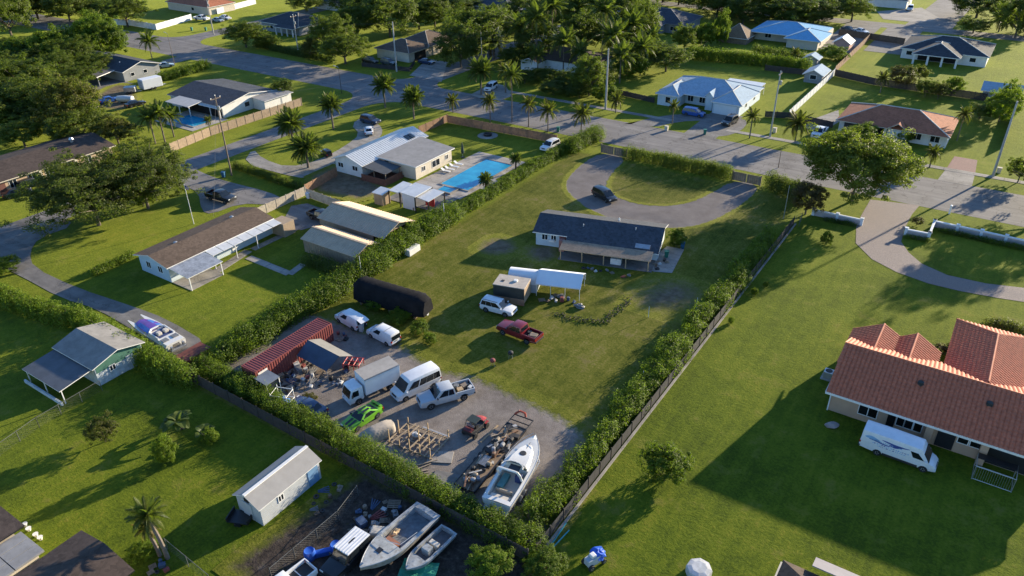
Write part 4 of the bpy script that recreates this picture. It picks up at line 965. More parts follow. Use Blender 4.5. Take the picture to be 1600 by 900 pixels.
def palm(kd, bx, by, cy, wpx, label, group=None, name='palm_tree', tr=.2, bark=None, lean=0.0, base=None, zt=None):
    X, Y = base or P(bx, by); k = ppm(bx, by) if base is None else 9; z = zt or max(.6, height_at(bx, by, cy)); TN[0] += 1
    rg = random.Random(TN[0]*7); t = thing(name, label, 'palm', (X, Y, 0), rg.uniform(0, 6.28), group)
    ms, nf, up = PK[kd]; s_ = wpx/k/2/(2.55 if kd != 'fan' else 1.4)
    mb = MB(); n = 9
    for i in range(n):
        a, b = i/n, (i+1)/n
        mb.tube((lean*a*a,0,-.1+(z+.1)*a), (lean*b*b,0,-.1+(z+.1)*b), tr*(1.15-.3*a), tr*(1.02-.3*a), 8)
    obj('trunk', mb, bark or M_PBARK, t)
    if kd == 'date': obj('boot', MB().blob((lean,0,z), (tr*1.7,tr*1.7,.5), TN[0], 8, 5), M_PBARKD, t)
    for i in range(rg.choice((0, 2, 4, 6))):                # a few dead fronds hang against the trunk
        o = bpy.data.objects.new('dead_frond', DEAD); C.objects.link(o); o.parent = t; o.location = (lean, 0, z); q = s_*rg.uniform(.6,.9)
        o.rotation_euler = (0, R(38), i*1.9+rg.uniform(0,1)); o.scale = (q,q,q)
    for i in range(nf):
        f = i/nf; me = ms[0 if f < .3 else (1 if f < .7 else 2)]
        o = bpy.data.objects.new('frond', me); C.objects.link(o); o.parent = t; o.location = (lean, 0, z+.15)
        el = R(62)*(1-f)-R(8)-R(26)*f*(1 if kd == 'date' else .6); q = s_*rg.uniform(.85, 1.1)
        o.rotation_euler = (rg.uniform(-.2,.2), -el, i*2.399+rg.uniform(-.2,.2)); o.scale = (q, q, q)
    return t
# ------------------------------------------------------------------ hedges
def hedge(name, label, pts, width, height, mtl, dens=95, leaf=.27, lump=.35, seed=1, cat='hedge', group=None, ends=True, wob=.25):
    """a run of shrubs: leaves lie on the tops and sides of overlapping mounds of different size"""
    rg = np.random.default_rng(seed); c0 = np.mean(np.array(pts), 0)
    t = thing(name, label, cat, (float(c0[0]), float(c0[1]), 0), 0, group); CP, CN = [], []; wood = MB()
    for a, b in zip(pts[:-1], pts[1:]):
        a, b = np.array(a), np.array(b); d = b-a; L_ = np.linalg.norm(d); d = d/L_; nn = np.array([-d[1], d[0]])
        s_ = 0.0; step = width*.26
        while s_ < L_+.01:
            hh = height*rg.uniform(1-lump, 1+lump*.5); rw = width/2*rg.uniform(.6, 1.2); rl = rw*rg.uniform(.8, 1.2)
            c_ = a+d*min(s_, L_)+nn*rg.uniform(-wob, wob)*width/2
            area = PI*rw*rl*1.2+2*PI*rw*hh*.7; n = int(area*dens*.60)
            q = sph(rg, n); q[:,2] = np.abs(q[:,2]); el = np.sign(q)*np.abs(q)**.72
            sh = (rg.uniform(.72, 1.05, n)+(rg.random(n) < .05)*rg.uniform(0, .3, n))[:,None]; lob = 1+.16*np.sin(q[:,0:1]*5+s_)*np.cos(q[:,1:2]*6+s_*1.7)
            loc = el*sh*lob*np.array([rl, rw, hh*.94])
            CP.append(np.stack([c_[0]+d[0]*loc[:,0]+nn[0]*loc[:,1], c_[1]+d[1]*loc[:,0]+nn[1]*loc[:,1], loc[:,2]+.03], 1))
            CN.append(np.stack([d[0]*q[:,0]+nn[0]*q[:,1], d[1]*q[:,0]+nn[1]*q[:,1], q[:,2]+.35], 1))
            x, y = c_-c0
            for m_ in range(2): wood.path([(x,y,-.05),(x+rg.uniform(-.3,.3),y+rg.uniform(-.3,.3),hh*.5),(x+rg.uniform(-.6,.6),y+rg.uniform(-.6,.6),hh*.85)], .05, 4, 0, .4)
            s_ += step*rg.uniform(.8, 1.25)
    cp = np.concatenate(CP); cp[:,:2] -= c0
    link('foliage', leaf_mesh('foliage', cp, np.concatenate(CN), leaf*.66, rg), mtl, t)['kind'] = 'stuff'; obj('stem', wood, M_BARK, t)['kind'] = 'stuff'; return t
# ------------------------------------------------------------------ boundary hedges of the acre
hedge('boundary_hedge', 'long bright green leafy hedge between the acre and the pool and barn lots', [(-71.9,43.5),(-72.2,69)], 4.3, 3.1, F_BRIGHT, 85, .34, .2, 3)
hedge('boundary_hedge', 'tall bulging leafy hedge beside the two tan barns', [(-72.6,70),(-72.9,91)], 3.8, 3.3, F_BRIGHT, 85, .34, .25, 4)
hedge('boundary_hedge', 'narrower leafy hedge running from the pool deck to the street', [(-72.6,92),(-72.8,110),(-72.9,131)], 2.1, 2.1, F_BRIGHT, 105, .28, .2, 5)
hedge('corner_hedge', 'square leafy hedge at the street corner beside the parked white car', [(-71.6,129),(-71.2,139.5)], 3.2, 3.1, F_BRIGHT, 85, .3, .15, 15)
hedge('back_hedge', 'sunlit leafy hedge along the back fence of the gravel yard', [(-72.6,41.2),(-50,40.2),(-36,39.8),(-25,39.8)], 2.7, 2.5, F_BRIGHT, 130, .25, .25, 6)
hedge('street_hedge', 'clipped dark green hedge between the two street gates', [(-60.0,132.6),(-39.6,132.6)], 2.7, 2.6, F_TREE, 130, .25, .12, 7)
hedge('boundary_hedge', 'lumpy hedge of glossy shrubs inside the long wire fence beside the open lawn', [(-26.2,42),(-26.0,62),(-25.9,84),(-25.6,112)], 2.9, 2.3, F_BRIGHT, 110, .29, .38, 8, wob=.5)
hedge('corner_hedge', 'dark hedge beside the right-hand street gate', [(-32.0,132.2),(-27.5,130.6),(-25.5,127)], 3.4, 3.1, F_DARKG, 110, .3, .2, 9)
hedge('left_hedge', 'leafy hedge behind the green shed and the speedboat', PP((-60,452),(0,470),(50,490),(130,508),(215,560),(300,605)), 2.7, 2.9, F_BRIGHT, 75, .34, .35, 10)
hedge('yard_hedge', 'low dark hedge beside the brown-roofed bungalow', PP((150,428),(208,402)), 1.6, 1.1, F_BRIGHT, 120, .25, .2, 11)
hedge('yard_hedge', 'round dark hedge against the closed tan barn', PP((487,412),(525,428),(548,432)), 2.6, 2.0, F_DARKG, 110, .25, .15, 12)
hedge('yard_hedge', 'shaded hedge between the bungalow drive and the palm lawn', PP((368,262),(400,272),(450,290),(468,295)), 1.8, 1.4, F_TREE, 110, .26, .25, 13)
hedge('far_hedge', 'trimmed hedge behind the blue-grey hip house', PP((1080,92),(1150,98),(1262,112)), 3.2, 3.6, F_BRIGHT, 45, .45, .12, 14)
hedge('far_hedge', 'bright hedge beside the white trailer and the drive of the pool bungalow', PP((252,126),(290,117),(325,106)), 3.2, 2.6, F_BRIGHT, 50, .45, .25, 16)
hedge('far_hedge', 'dark garden hedge below the bright blue roof', PP((1180,88),(1215,94),(1255,100)), 3.6, 3.4, F_DARKG, 40, .5, .3, 17)
hedge('street_shrubs', 'low flower bed shrubs beside the tile-roofed house', PP((1548,505),(1575,512),(1610,520)), 2.0, 1.0, F_OLIVE, 90, .25, .5, 18)
hedge('balustrade_hedge', 'low clipped hedge below the white balustrade wall', PP((1290,345),(1335,354)), .9, .7, F_BRIGHT, 150, .2, .2, 19)
hedge('balustrade_hedge', 'low clipped hedge below the white balustrade along the street', PP((1468,362),(1540,378),(1640,400)), 1.0, .8, F_BRIGHT, 150, .2, .2, 20)
hedge('balustrade_hedge', 'short clipped hedge below the stepped white balustrade', PP((1416,372),(1452,378)), .9, .7, F_BRIGHT, 150, .2, .2, 21)
hedge('far_hedge', 'clipped hedge at the curb below the pale grey annex roof', PP((395,152),(432,140),(455,138)), 1.6, 1.2, F_TREE, 70, .35, .2, 22)
hedge('dark_hedge', 'black-green hedge behind the roadside row of trees', PP((402,72),(470,88),(520,98)), 2.4, 2.0, F_DARKG, 45, .45, .2, 23)
hedge('brush_row', 'low straggling brush lying across the dry lawn by the canopy tent', PP((868,490),(905,500),(945,503),(972,480),(985,466)), 1.0, .3, F_TREE, 20, .2, .6, 24, cat='brush', wob=.8)
def where_grove(x, y):
    if y < 84: return 'behind the hidden house'
    if x < 790: return 'beside the silvery fan palm'
    if x < 858: return 'beside the mouth of the jungle drive'
    if x < 960: return 'crowding the hidden house'
    return 'beside the lawn of the blue-grey house'
# single trees: (kind, trunk x, trunk y, crown middle y, crown width)
def T(kd, bx, by, cy, w_, lab, **k): return tree(kd, bx, by, cy, w_, lab, **k)
T('round', 1330, 315, 254, 150, 'large spreading street tree with forked trunk beside the brick-paved drive', name='shade_tree')
T('bush', 1038, 750, 726, 66, 'small bright tree alone on the open lawn beside the wire fence', name='young_tree')
T('oak', 155, 352, 296, 190, 'spreading sparse oak with dark limbs on the bungalow lawn', name='oak_tree', zs=1.05)
T('oak', 232, 326, 274, 150, 'sparse oak with leafy trunk nearer the side street', name='oak_tree', zs=1.1)
T('bush', 225, 322, 305, 36, 'leafy sprouts round the foot of the second oak', name='shrub', cat='shrub')
T('rust', 1258, 335, 308, 52, 'rust-brown bushy tree at the end of the balustrade wall', name='bushy_tree')
for q in ((1468,552,545,22),(1488,548,542,18)): T('rust', *q, 'courtyard shrub between the tiled roof wings', name='shrub', cat='shrub', group='courtyard shrubs')
T('rust', 1432, 352, 345, 18, 'small orange shrub in the lawn strip by the street', name='shrub', cat='shrub')
T('bush', 1057, 385, 372, 28, 'dark round shrub at the gable end of the central house', name='shrub', cat='shrub')
T('olive', 165, 690, 670, 46, 'round olive-green shrub alone on the back lawn', name='shrub', cat='shrub')
T('bush', 262, 722, 703, 34, 'small green shrub with a long shadow on the back lawn', name='shrub', cat='shrub')
T('bush', 332, 692, 682, 24, 'tiny shrub with bare sticks on the back lawn', name='shrub', cat='shrub')
T('bush', 765, 890, 878, 62, 'dark leafy bush at the corner of the back fence', name='shrub', cat='shrub')
T('bush', 850, 888, 880, 60, 'sunlit shrub at the outer corner of the hedges', name='shrub', cat='shrub')
T('bush', 225, 868, 860, 40, 'leafy shrub under the bent palms', name='shrub', cat='shrub')
T('bush', 8, 425, 415, 40, 'bright shrub at the bend of the drive', name='shrub', cat='shrub')
for q in ((625,500,492,34),(655,520,512,30),(590,480,476,40),(672,535,528,20)): T('bush', *q, 'scrubby bush in the row between the vans and the covered boat', name='shrub', cat='shrub', group='scrub beside the covered boat')
for q in ((482,626,620,26),(500,660,652,28)): T('olive', *q, 'dry weedy clump in the gravel yard', name='weed_clump', cat='shrub', group='weeds in the gravel yard', zs=.7)
for q in ((1290,382,372,16),(1178,462,456,10),(1196,448,444,9),(1142,505,500,9)): T('bush', *q, 'small sapling on the open lawn beside the wire fence', name='sapling', cat='sapling', group='saplings on the open lawn')
# wooded left edge
G1 = 'dense trees round the black-roofed house'
for q in (('broad',25,190,150,130),('broad',85,195,158,110),('broad',48,165,122,110),('broad',110,165,140,70),('broad',5,130,105,90),('broad',60,108,88,76),('broad',5,200,170,110),('broad',100,128,100,60),('broad',20,85,72,60),('bush',95,100,72,66),('bush',140,92,62,62),('bush',172,90,60,58),('broad',120,110,80,60),('bush',30,105,84,60),('bush',160,76,48,56)):
    wh = 'along the street behind the black-roofed house' if q[2] < 96 else ('beside the flat carport of the black-roofed house' if q[2] < 140 else 'before the long dark brown roof')
    T(*q, 'dense green tree in the wood '+wh, group='wood trees '+wh, name='wood_tree')
T('olive', 120, 212, 160, 88, 'yellow-green tree between the dark wood and the long brown roof')
T('olive', 186, 226, 202, 66, 'yellowish bushy tree beside the blue car'); T('dense', 130, 225, 195, 90, 'dark tree in front of the long brown roof')
T('dense', 20, 62, 8, 80, 'dark tree at the far bend of the street')
for q in ((20,36,10,70),(85,24,2,60),(60,30,4,70),(110,34,6,66),(150,30,12,56),(172,32,14,40)): T('dense', *q, 'dark roadside tree in the far row before the white-fenced house', group='far roadside trees', name='roadside_tree')
T('broad', 200, 42, 13, 72, 'round leafy tree on the verge at the white plank fence', name='verge_tree')
T('broad', 385, 74, 50, 60, 'roadside tree with two pale trunks beside the street', name='verge_tree'); T('broad', 418, 76, 62, 34, 'smaller tree next to the two pale trunks', name='verge_tree')
T('olive', 488, 92, 72, 32, 'small yellowish tree by the big utility pole', name='verge_tree'); T('broad', 540, 100, 72, 76, 'leafy tree beside the fenced black cars', name='verge_tree'); T('broad', 520, 88, 50, 60, 'leafy tree behind the fenced black cars', name='verge_tree')
T('dense', 445, 130+25, 138, 30, 'dark tree at the end of the plank fence', name='garden_tree')
for q in (('dense',715,22,8,60),('dense',590,24,2,60),('dense',690,16,2,60),('broad',560,66,30,66),('dense',610,58,16,90),('dense',570,40,8,60),('broad',655,46,22,60),('dense',680,42,14,50),('broad',640,20,2,60)):
    T(*q, 'big dark tree behind the brown hip house', group='trees behind the brown hip house', name='garden_tree')
for q in (('dense',720,105,66,72),('broad',745,88,42,92),('dense',775,75,40,60),('broad',808,104,86,60),('dense',835,100,60,66),('broad',880,60,22,80),('dense',915,80,46,70),('broad',1000,70,28,52),('broad',1040,112,88,66),('bush',985,120,100,50),('dense',935,140,118,46),('dense',885,140,124,46),('dense',850,128,116,40),('broad',975,88,60,60),('broad',1010,108,80,46),('dense',820,40,14,70),('dense',960,45,12,60),('dense',865,148,136,44),('dense',905,152,140,44),('bush',945,158,146,40),('dense',820,130,118,40),('broad',920,150,112,54)):
    T(*q, 'leafy tree in the jungle grove '+where_grove(q[1], q[2]), group='grove trees '+where_grove(q[1], q[2]), name='grove_tree')
T('broad', 1068, 82, 56, 36, 'olive tree at the end of the grove'); T('bush', 1100, 72, 54, 30, 'round tree by the pyramid hut', name='garden_tree'); T('bush', 1125, 70, 44, 24, 'second round tree by the pyramid hut', name='garden_tree')
for q in (('dense',1095,14,0,70),('dense',1150,22,2,70),('dense',1205,24,6,76),('dense',1300,30,8,60),('dense',1010,2,-14,70),('dense',1250,20,0,76),('dense',1120,28,0,80),('dense',1180,34,4,90),('dense',1235,40,14,80),('dense',1270,38,16,70),('broad',1330,34,10,60),('dense',1160,40,14,60),('dense',1060,8,-14,60)):
    wh = 'behind the slate hip house' if q[1] < 1130 else ('behind the brown pyramid hut' if q[1] < 1200 else 'right behind the bright blue roof')
    T(*q, 'tall dark tree in the far row '+wh, group='far row '+wh, name='row_tree')
for q in (('dense',1525,28,4,80),('dense',1585,60,20,60),('broad',1520,52,38,46),('dense',1600,50,30,50)): T(*q, 'dark tree beyond the black-roofed porch house', group='trees beyond the porch house', name='far_tree')
T('rust', 1405, 138, 118, 42, 'rusty-leaved round tree on the far back lawn', name='garden_tree'); T('olive', 1435, 128, 113, 26, 'small round tree next to the rusty tree', name='garden_tree')
T('bush', 1487, 148, 134, 28, 'round tree by the back fence of the red-brown house', name='garden_tree'); T('olive', 1465, 155, 140, 26, 'feathery tree behind the red-brown roof', name='garden_tree'); T('dense', 1445, 150, 136, 30, 'dark tree against the back fence', name='garden_tree')
T('bush', 1560, 190, 165, 44, 'bright tree beside the far right fence', name='garden_tree'); T('bush', 1572, 168, 148, 30, 'green bush beside the pale blue-roofed shed', name='garden_tree'); T('broad', 1530, 185, 172, 40, 'spreading tree by the gable of the red-brown house', name='garden_tree')
for q in ((1345,222,208,40),(1410,222,210,30)): T('bush', *q, 'foundation shrub at the red-brown house', name='shrub', cat='shrub', group='foundation shrubs')
for q in ((1590,285,262,40),): T('broad', *q, 'roadside tree at the far right of the verge', name='verge_tree')
T('broad', 1650, 330, 270, 120, 'street tree shading the right end of the road', name='verge_tree')
T('bush', 1300, 92, 84, 40, 'garden bushes below the pink hut', name='garden_tree')
for q in ((480,18,2,50),(545,20,0,56),(745,14,0,50),(800,12,-4,60),(850,10,-6,60),(905,12,-6,60),(985,22,4,56),(1035,4,-12,60),(700,30,18,44)): T('dense', *q, 'far dark tree in the belt beyond the jungle grove', name='belt_tree', group='far belt of trees')
for q in ((150,120,98,60),(125,140,118,60),(40,230,205,70),(60,205,182,80)): T('broad', *q, 'low spreading tree on the fringe of the dense wood', name='wood_tree', group='fringe of the dense wood')
# ------------------------------------------------------------------ palms
D_ = 'feather-crowned date palm on the '
palm('date', 602, 168, 136, 46, D_+'corner lawn at the street junction'); palm('date', 647, 186, 155, 44, D_+'lawn beside the plank fence')
palm('date', 521, 202, 166, 42, D_+'edged island inside the curved drive'); palm('date', 458, 222, 196, 54, D_+'verge by the side street', tr=.25); palm('date', 482, 262, 234, 58, D_+'strip before the white metal roof', tr=.25)
palm('date', 759, 298, 282, 28, 'small date palm beside the swimming pool', tr=.18, bark=M_PBARKD); palm('date', 806, 268, 250, 24, 'small date palm at the far corner of the pool', tr=.18, bark=M_PBARKD)
SG = 'slender palms along the street'
for q, lb in (((708,176,159,26),'tiny pale palm at the corner of the plank fence'),((766,190,160,30),'drooping palm in the road verge by the long plank fence'),((800,190,120,34),'tall palm beside the parked white car on the far verge'),((826,198,165,30),'drooping palm above the plank fence end'),((856,206,175,36),'arching palm near the green trash bin'),((908,207,180,38),'arching palm by the square corner hedge'),((962,176,158,28),'bushy palm near the white utility pole'),((1050,194,168,22),'short orange-tinged palm before the blue car'),((1171,216,184,28),'short orange-tinged palm beside the black car'),((1242,222,195,46),'palm clump with drooping crowns by the white pickup'),((1452,262,240,30),'pale clumping palm on the verge by the red-brown house'),((238,92,66,30),'palm by the kerb beside the black-roofed house'),((40,42,18,30),'palm at the far bend of the street'),((155,58,34,34),'palm poking out of the wood')):
    palm('queen' if q[0] not in (800, 238, 40) else 'coco', *q[:3], q[3]*1.25, lb, tr=.13)
for q in ((243,224,186,46),(258,222,178,40),(272,214,184,40)): palm('coco', *q, 'palm in the trio beside the small pool', group='palm trio by the small pool', tr=.15)
palm('coco', 262, 872, 818, 62, 'bent palm with pale stems beside the dark brown roof', tr=.2, lean=1.2); palm('queen', 250, 868, 835, 50, 'shorter leaning palm beside the dark brown roof', tr=.18, lean=-.9)
GP = 'palms in the grove round the hidden house'
for q in ((880,112,68,52),(838,108,30,56),(862,98,12,54),(905,118,84,46),(955,110,60,60),(940,92,18,60),(1000,118,76,52),(968,130,90,56),(930,60,6,56),(812,96,44,50),(840,122,88,34),(985,88,40,54),(900,60,14,50),(770,52,30,46),(1015,92,58,40)): palm('coco', *q, 'coconut palm in the jungle grove '+where_grove(q[0], q[1]), group='grove palms '+where_grove(q[0], q[1]), tr=.17)
palm('date', 752, 148, 112, 50, 'bushy low palm at the mouth of the jungle drive', tr=.22); palm('queen', 790, 145, 112, 40, 'yellowish palm at the mouth of the jungle drive')
palm('fan', 772, 92, 66, 44, 'silvery fan palm above the street corner', tr=.25)
palm('queen', 1375, 145, 124, 30, 'palm beside the rusty tree', tr=.12); palm('queen', 1495, 220, 180, 36, 'tall thin palm at the gable of the red-brown house', tr=.1); palm('coco', 1560, 50, 30, 44, 'bushy palm beyond the porch house', tr=.2); palm('coco', 1600, 58, 40, 40, 'second palm beyond the porch house', tr=.2)
palm('queen', 1240, 100, 84, 24, 'small palm among the bright blue house shrubs', tr=.1); palm('queen', 1095, 70, 50, 22, 'small palm by the trimmed far hedge', tr=.1); palm('queen', 330, 212, 190, 20, 'small palm inside the pool fence', tr=.1)
# banana plant: a fan of broad leaves
def banana(bx, by, n, L_, label):
    t = thing('banana_plant', label, 'plant', P(bx, by)+(0,)); rg = random.Random(bx)
    st = MB()
    for k in range(4): st.tube((rg.uniform(-.4,.4),rg.uniform(-.4,.4),-.05), (rg.uniform(-.5,.5),rg.uniform(-.5,.5),L_*.7), .12, .07, 6)
    obj('stem', st, M_PBARK, t); mb = MB(); k = 8; rows = []
    for i in range(k+1):
        f = i/k; w_ = .5*math.sin(PI*(f*.9+.06))**.7; x, z = L_*(f-.2*f*f), L_*(.45*f-.7*f*f); rows.append([(x,-w_,z+w_*.25),(x,0,z),(x,w_,z+w_*.25)])
    mb.loft(rows, 0, False, False); me = mb.mesh('leaf'); me.materials.append(F_BANANA)
    for i in range(n):
        o = bpy.data.objects.new('leaf', me); C.objects.link(o); o.parent = t; a_ = i*2.399
        o.location = (.3*math.cos(a_), .3*math.sin(a_), L_*rg.uniform(.45,.75)); o.rotation_euler = (0, -rg.uniform(.1,.9), a_); o.scale = (rg.uniform(.7,1.1),)*3
    return t
banana(282, 672, 14, 1.9, 'banana plant with broad torn leaves on the back lawn')
banana(322, 684, 7, 1.1, 'small young banana plant with pale dry leaves')
# ------------------------------------------------------------------ vehicles: x forward, y left, z up, origin on the ground
M_TYRE = mat('tyre_rubber', (.018,.018,.018), .85, .2); M_RIM = mat('alloy_rim', (.36,.37,.38), .35, .1, 2, .7)
M_CARGLASS = glass('car_glass', (.010,.014,.018)); M_LIGHT = mat('headlight_lens', (.62,.63,.62), .15, .05); M_TAIL = mat('tail_light', (.35,.015,.012), .25, .1)
M_PLASTIC = mat('black_plastic', (.022,.022,.024), .6, .2)
PAINT = {k_: paint('paint_'+k_, c_) for k_, c_ in dict(white=(.68,.69,.70), black=(.014,.015,.017), red=(.16,.012,.018), silver=(.42,.44,.46), green=(.16,.42,.02), blue=(.03,.10,.36), navy=(.03,.05,.11), grey=(.10,.11,.12), paleblue=(.25,.34,.42), teal=(.02,.12,.16)).items()}
SPEC = {   # L, W, bottom, wheel radius, wheel x front/rear, body top line, cabin (base front, base rear, top front, top rear, belt, roof, base half-width, top half-width), side windows
 'coupe': dict(L=4.8, W=1.9, zb=.24, wr=.35, wx=(1.42,-1.42), top=[(2.4,.5),(2.32,.70),(2.1,.78),(.95,.95),(-1.5,1.0),(-2.28,1.02),(-2.4,.66)], cab=(.95,-1.95,.15,-.85,.93,1.38,.84,.62), sw=[(.30,.62),(.65,.86)]),
 'sedan': dict(L=4.8, W=1.86, zb=.24, wr=.34, wx=(1.42,-1.40), top=[(2.4,.5),(2.3,.72),(1.0,.92),(-1.6,.98),(-2.3,.98),(-2.4,.6)], cab=(1.05,-1.85,.3,-1.1,.93,1.45,.83,.64), sw=[(.24,.50),(.53,.80)]),
 'suv': dict(L=4.95, W=1.95, zb=.32, wr=.39, wx=(1.5,-1.42), top=[(2.45,.62),(2.38,.95),(1.2,1.08),(-2.4,1.12),(-2.47,.7)], cab=(1.2,-2.38,.45,-2.12,1.08,1.76,.9,.74), sw=[(.18,.46),(.475,.72),(.735,.95)], rack=True),
 'minivan': dict(L=5.15, W=1.98, zb=.26, wr=.35, wx=(1.6,-1.5), top=[(2.55,.55),(2.45,.85),(1.55,1.02),(-2.5,1.06),(-2.57,.6)], cab=(1.65,-2.48,.6,-2.2,1.02,1.75,.92,.76), sw=[(.2,.47),(.485,.73),(.745,.96)]),
 'van': dict(L=4.8, W=1.82, zb=.26, wr=.33, wx=(1.5,-1.42), top=[(2.38,.55),(2.25,.95),(1.6,1.1),(-2.36,1.12),(-2.4,.5)], cab=(1.65,-2.36,.75,-2.26,1.08,1.86,.88,.76), sw=[(.2,.42)]),
 'transit': dict(L=5.9, W=2.06, zb=.30, wr=.36, wx=(2.0,-1.75), top=[(2.95,.55),(2.85,1.0),(2.2,1.2),(-2.92,1.25),(-2.95,.5)], cab=(2.25,-2.92,1.25,-2.82,1.22,2.45,1.0,.86), sw=[(.16,.36),(.39,.58),(.587,.78),(.787,.97)]),
 'sprinter': dict(L=7.2, W=2.05, zb=.34, wr=.37, wx=(2.55,-1.75), top=[(3.6,.55),(3.54,.9),(3.3,1.12),(2.85,1.28),(-3.57,1.32),(-3.6,.5)], cab=(2.95,-3.56,2.0,-3.5,1.3,2.6,1.0,.90), sw=[(.10,.22)]),
 'pickup': dict(L=6.1, W=2.02, zb=.42, wr=.42, wx=(1.95,-1.75), top=[(3.0,.75),(2.92,1.12),(1.45,1.24),(-.9,1.27),(-.92,.85),(-3.02,.85),(-3.05,.6)], cab=(1.5,-.9,.75,-.72,1.23,1.92,.94,.76), sw=[(.27,.60),(.64,.92)], bed=(-.95,-3.05,.85,1.28)),
 'rally': dict(L=4.3, W=1.8, zb=.3, wr=.36, wx=(1.3,-1.3), top=[(2.1,.6),(2.05,.95),(.8,1.05),(-2.1,1.08),(-2.15,.6)], cab=(.85,-2.1,.45,-2.0,1.05,1.8,.84,.76), sw=[(.2,.5),(.55,.9)]),
}
def arch(cx, r_, zb, n=7):
    a0 = math.asin(max(-1, min(1, (zb-r_*.92)/(r_*1.18))))
    return [(cx+r_*1.18*math.cos(a), r_*.92+r_*1.18*math.sin(a)) for a in np.linspace(a0, PI-a0, n)]
WHEEL = {}
def wheel(t, x, y, r_, w_=.23, rim=None):
    key = (round(r_,2), w_, rim.name if rim else '')
    if key not in WHEEL:
        a = MB().lathe([(r_*.6,-w_/2),(r_*.93,-w_/2),(r_,-w_*.3),(r_,w_*.3),(r_*.93,w_/2),(r_*.6,w_/2)], (0,0,0), 16, 'y').mesh('tyre'); a.materials.append(M_TYRE)
        b = MB().lathe([(r_*.62,-w_*.46),(r_*.3,-w_*.5),(r_*.3,w_*.5),(r_*.62,w_*.46)], (0,0,0), 12, 'y')
        for k in range(5):
            q = 2*PI*k/5
            for sg in (-1,1): b.cbox((r_*.38*math.cos(q), sg*w_*.5, r_*.38*math.sin(q)), (.09,.03,.09), 0, 0, (0,-q))
        b = b.mesh('rim'); b.materials.append(rim or M_RIM); WHEEL[key] = (a, b)
    a, b = WHEEL[key]; o = bpy.data.objects.new('wheel', a); C.objects.link(o); o.parent = t; o.location = (x, y, r_)
    o2 = bpy.data.objects.new('rim', b); C.objects.link(o2); o2.parent = o; return o
def place(rear, front, side, W):
    a, b = Vector(P(*rear)), Vector(P(*front)); d = (b-a).normalized(); n = Vector((-d.y, d.x)); m_ = (a+b)/2
    m_ = m_-n*(W/2*.9) if side == 'L' else (m_+n*(W/2*.9) if side == 'R' else m_)
    return (m_.x, m_.y), math.atan2(d.y, d.x)
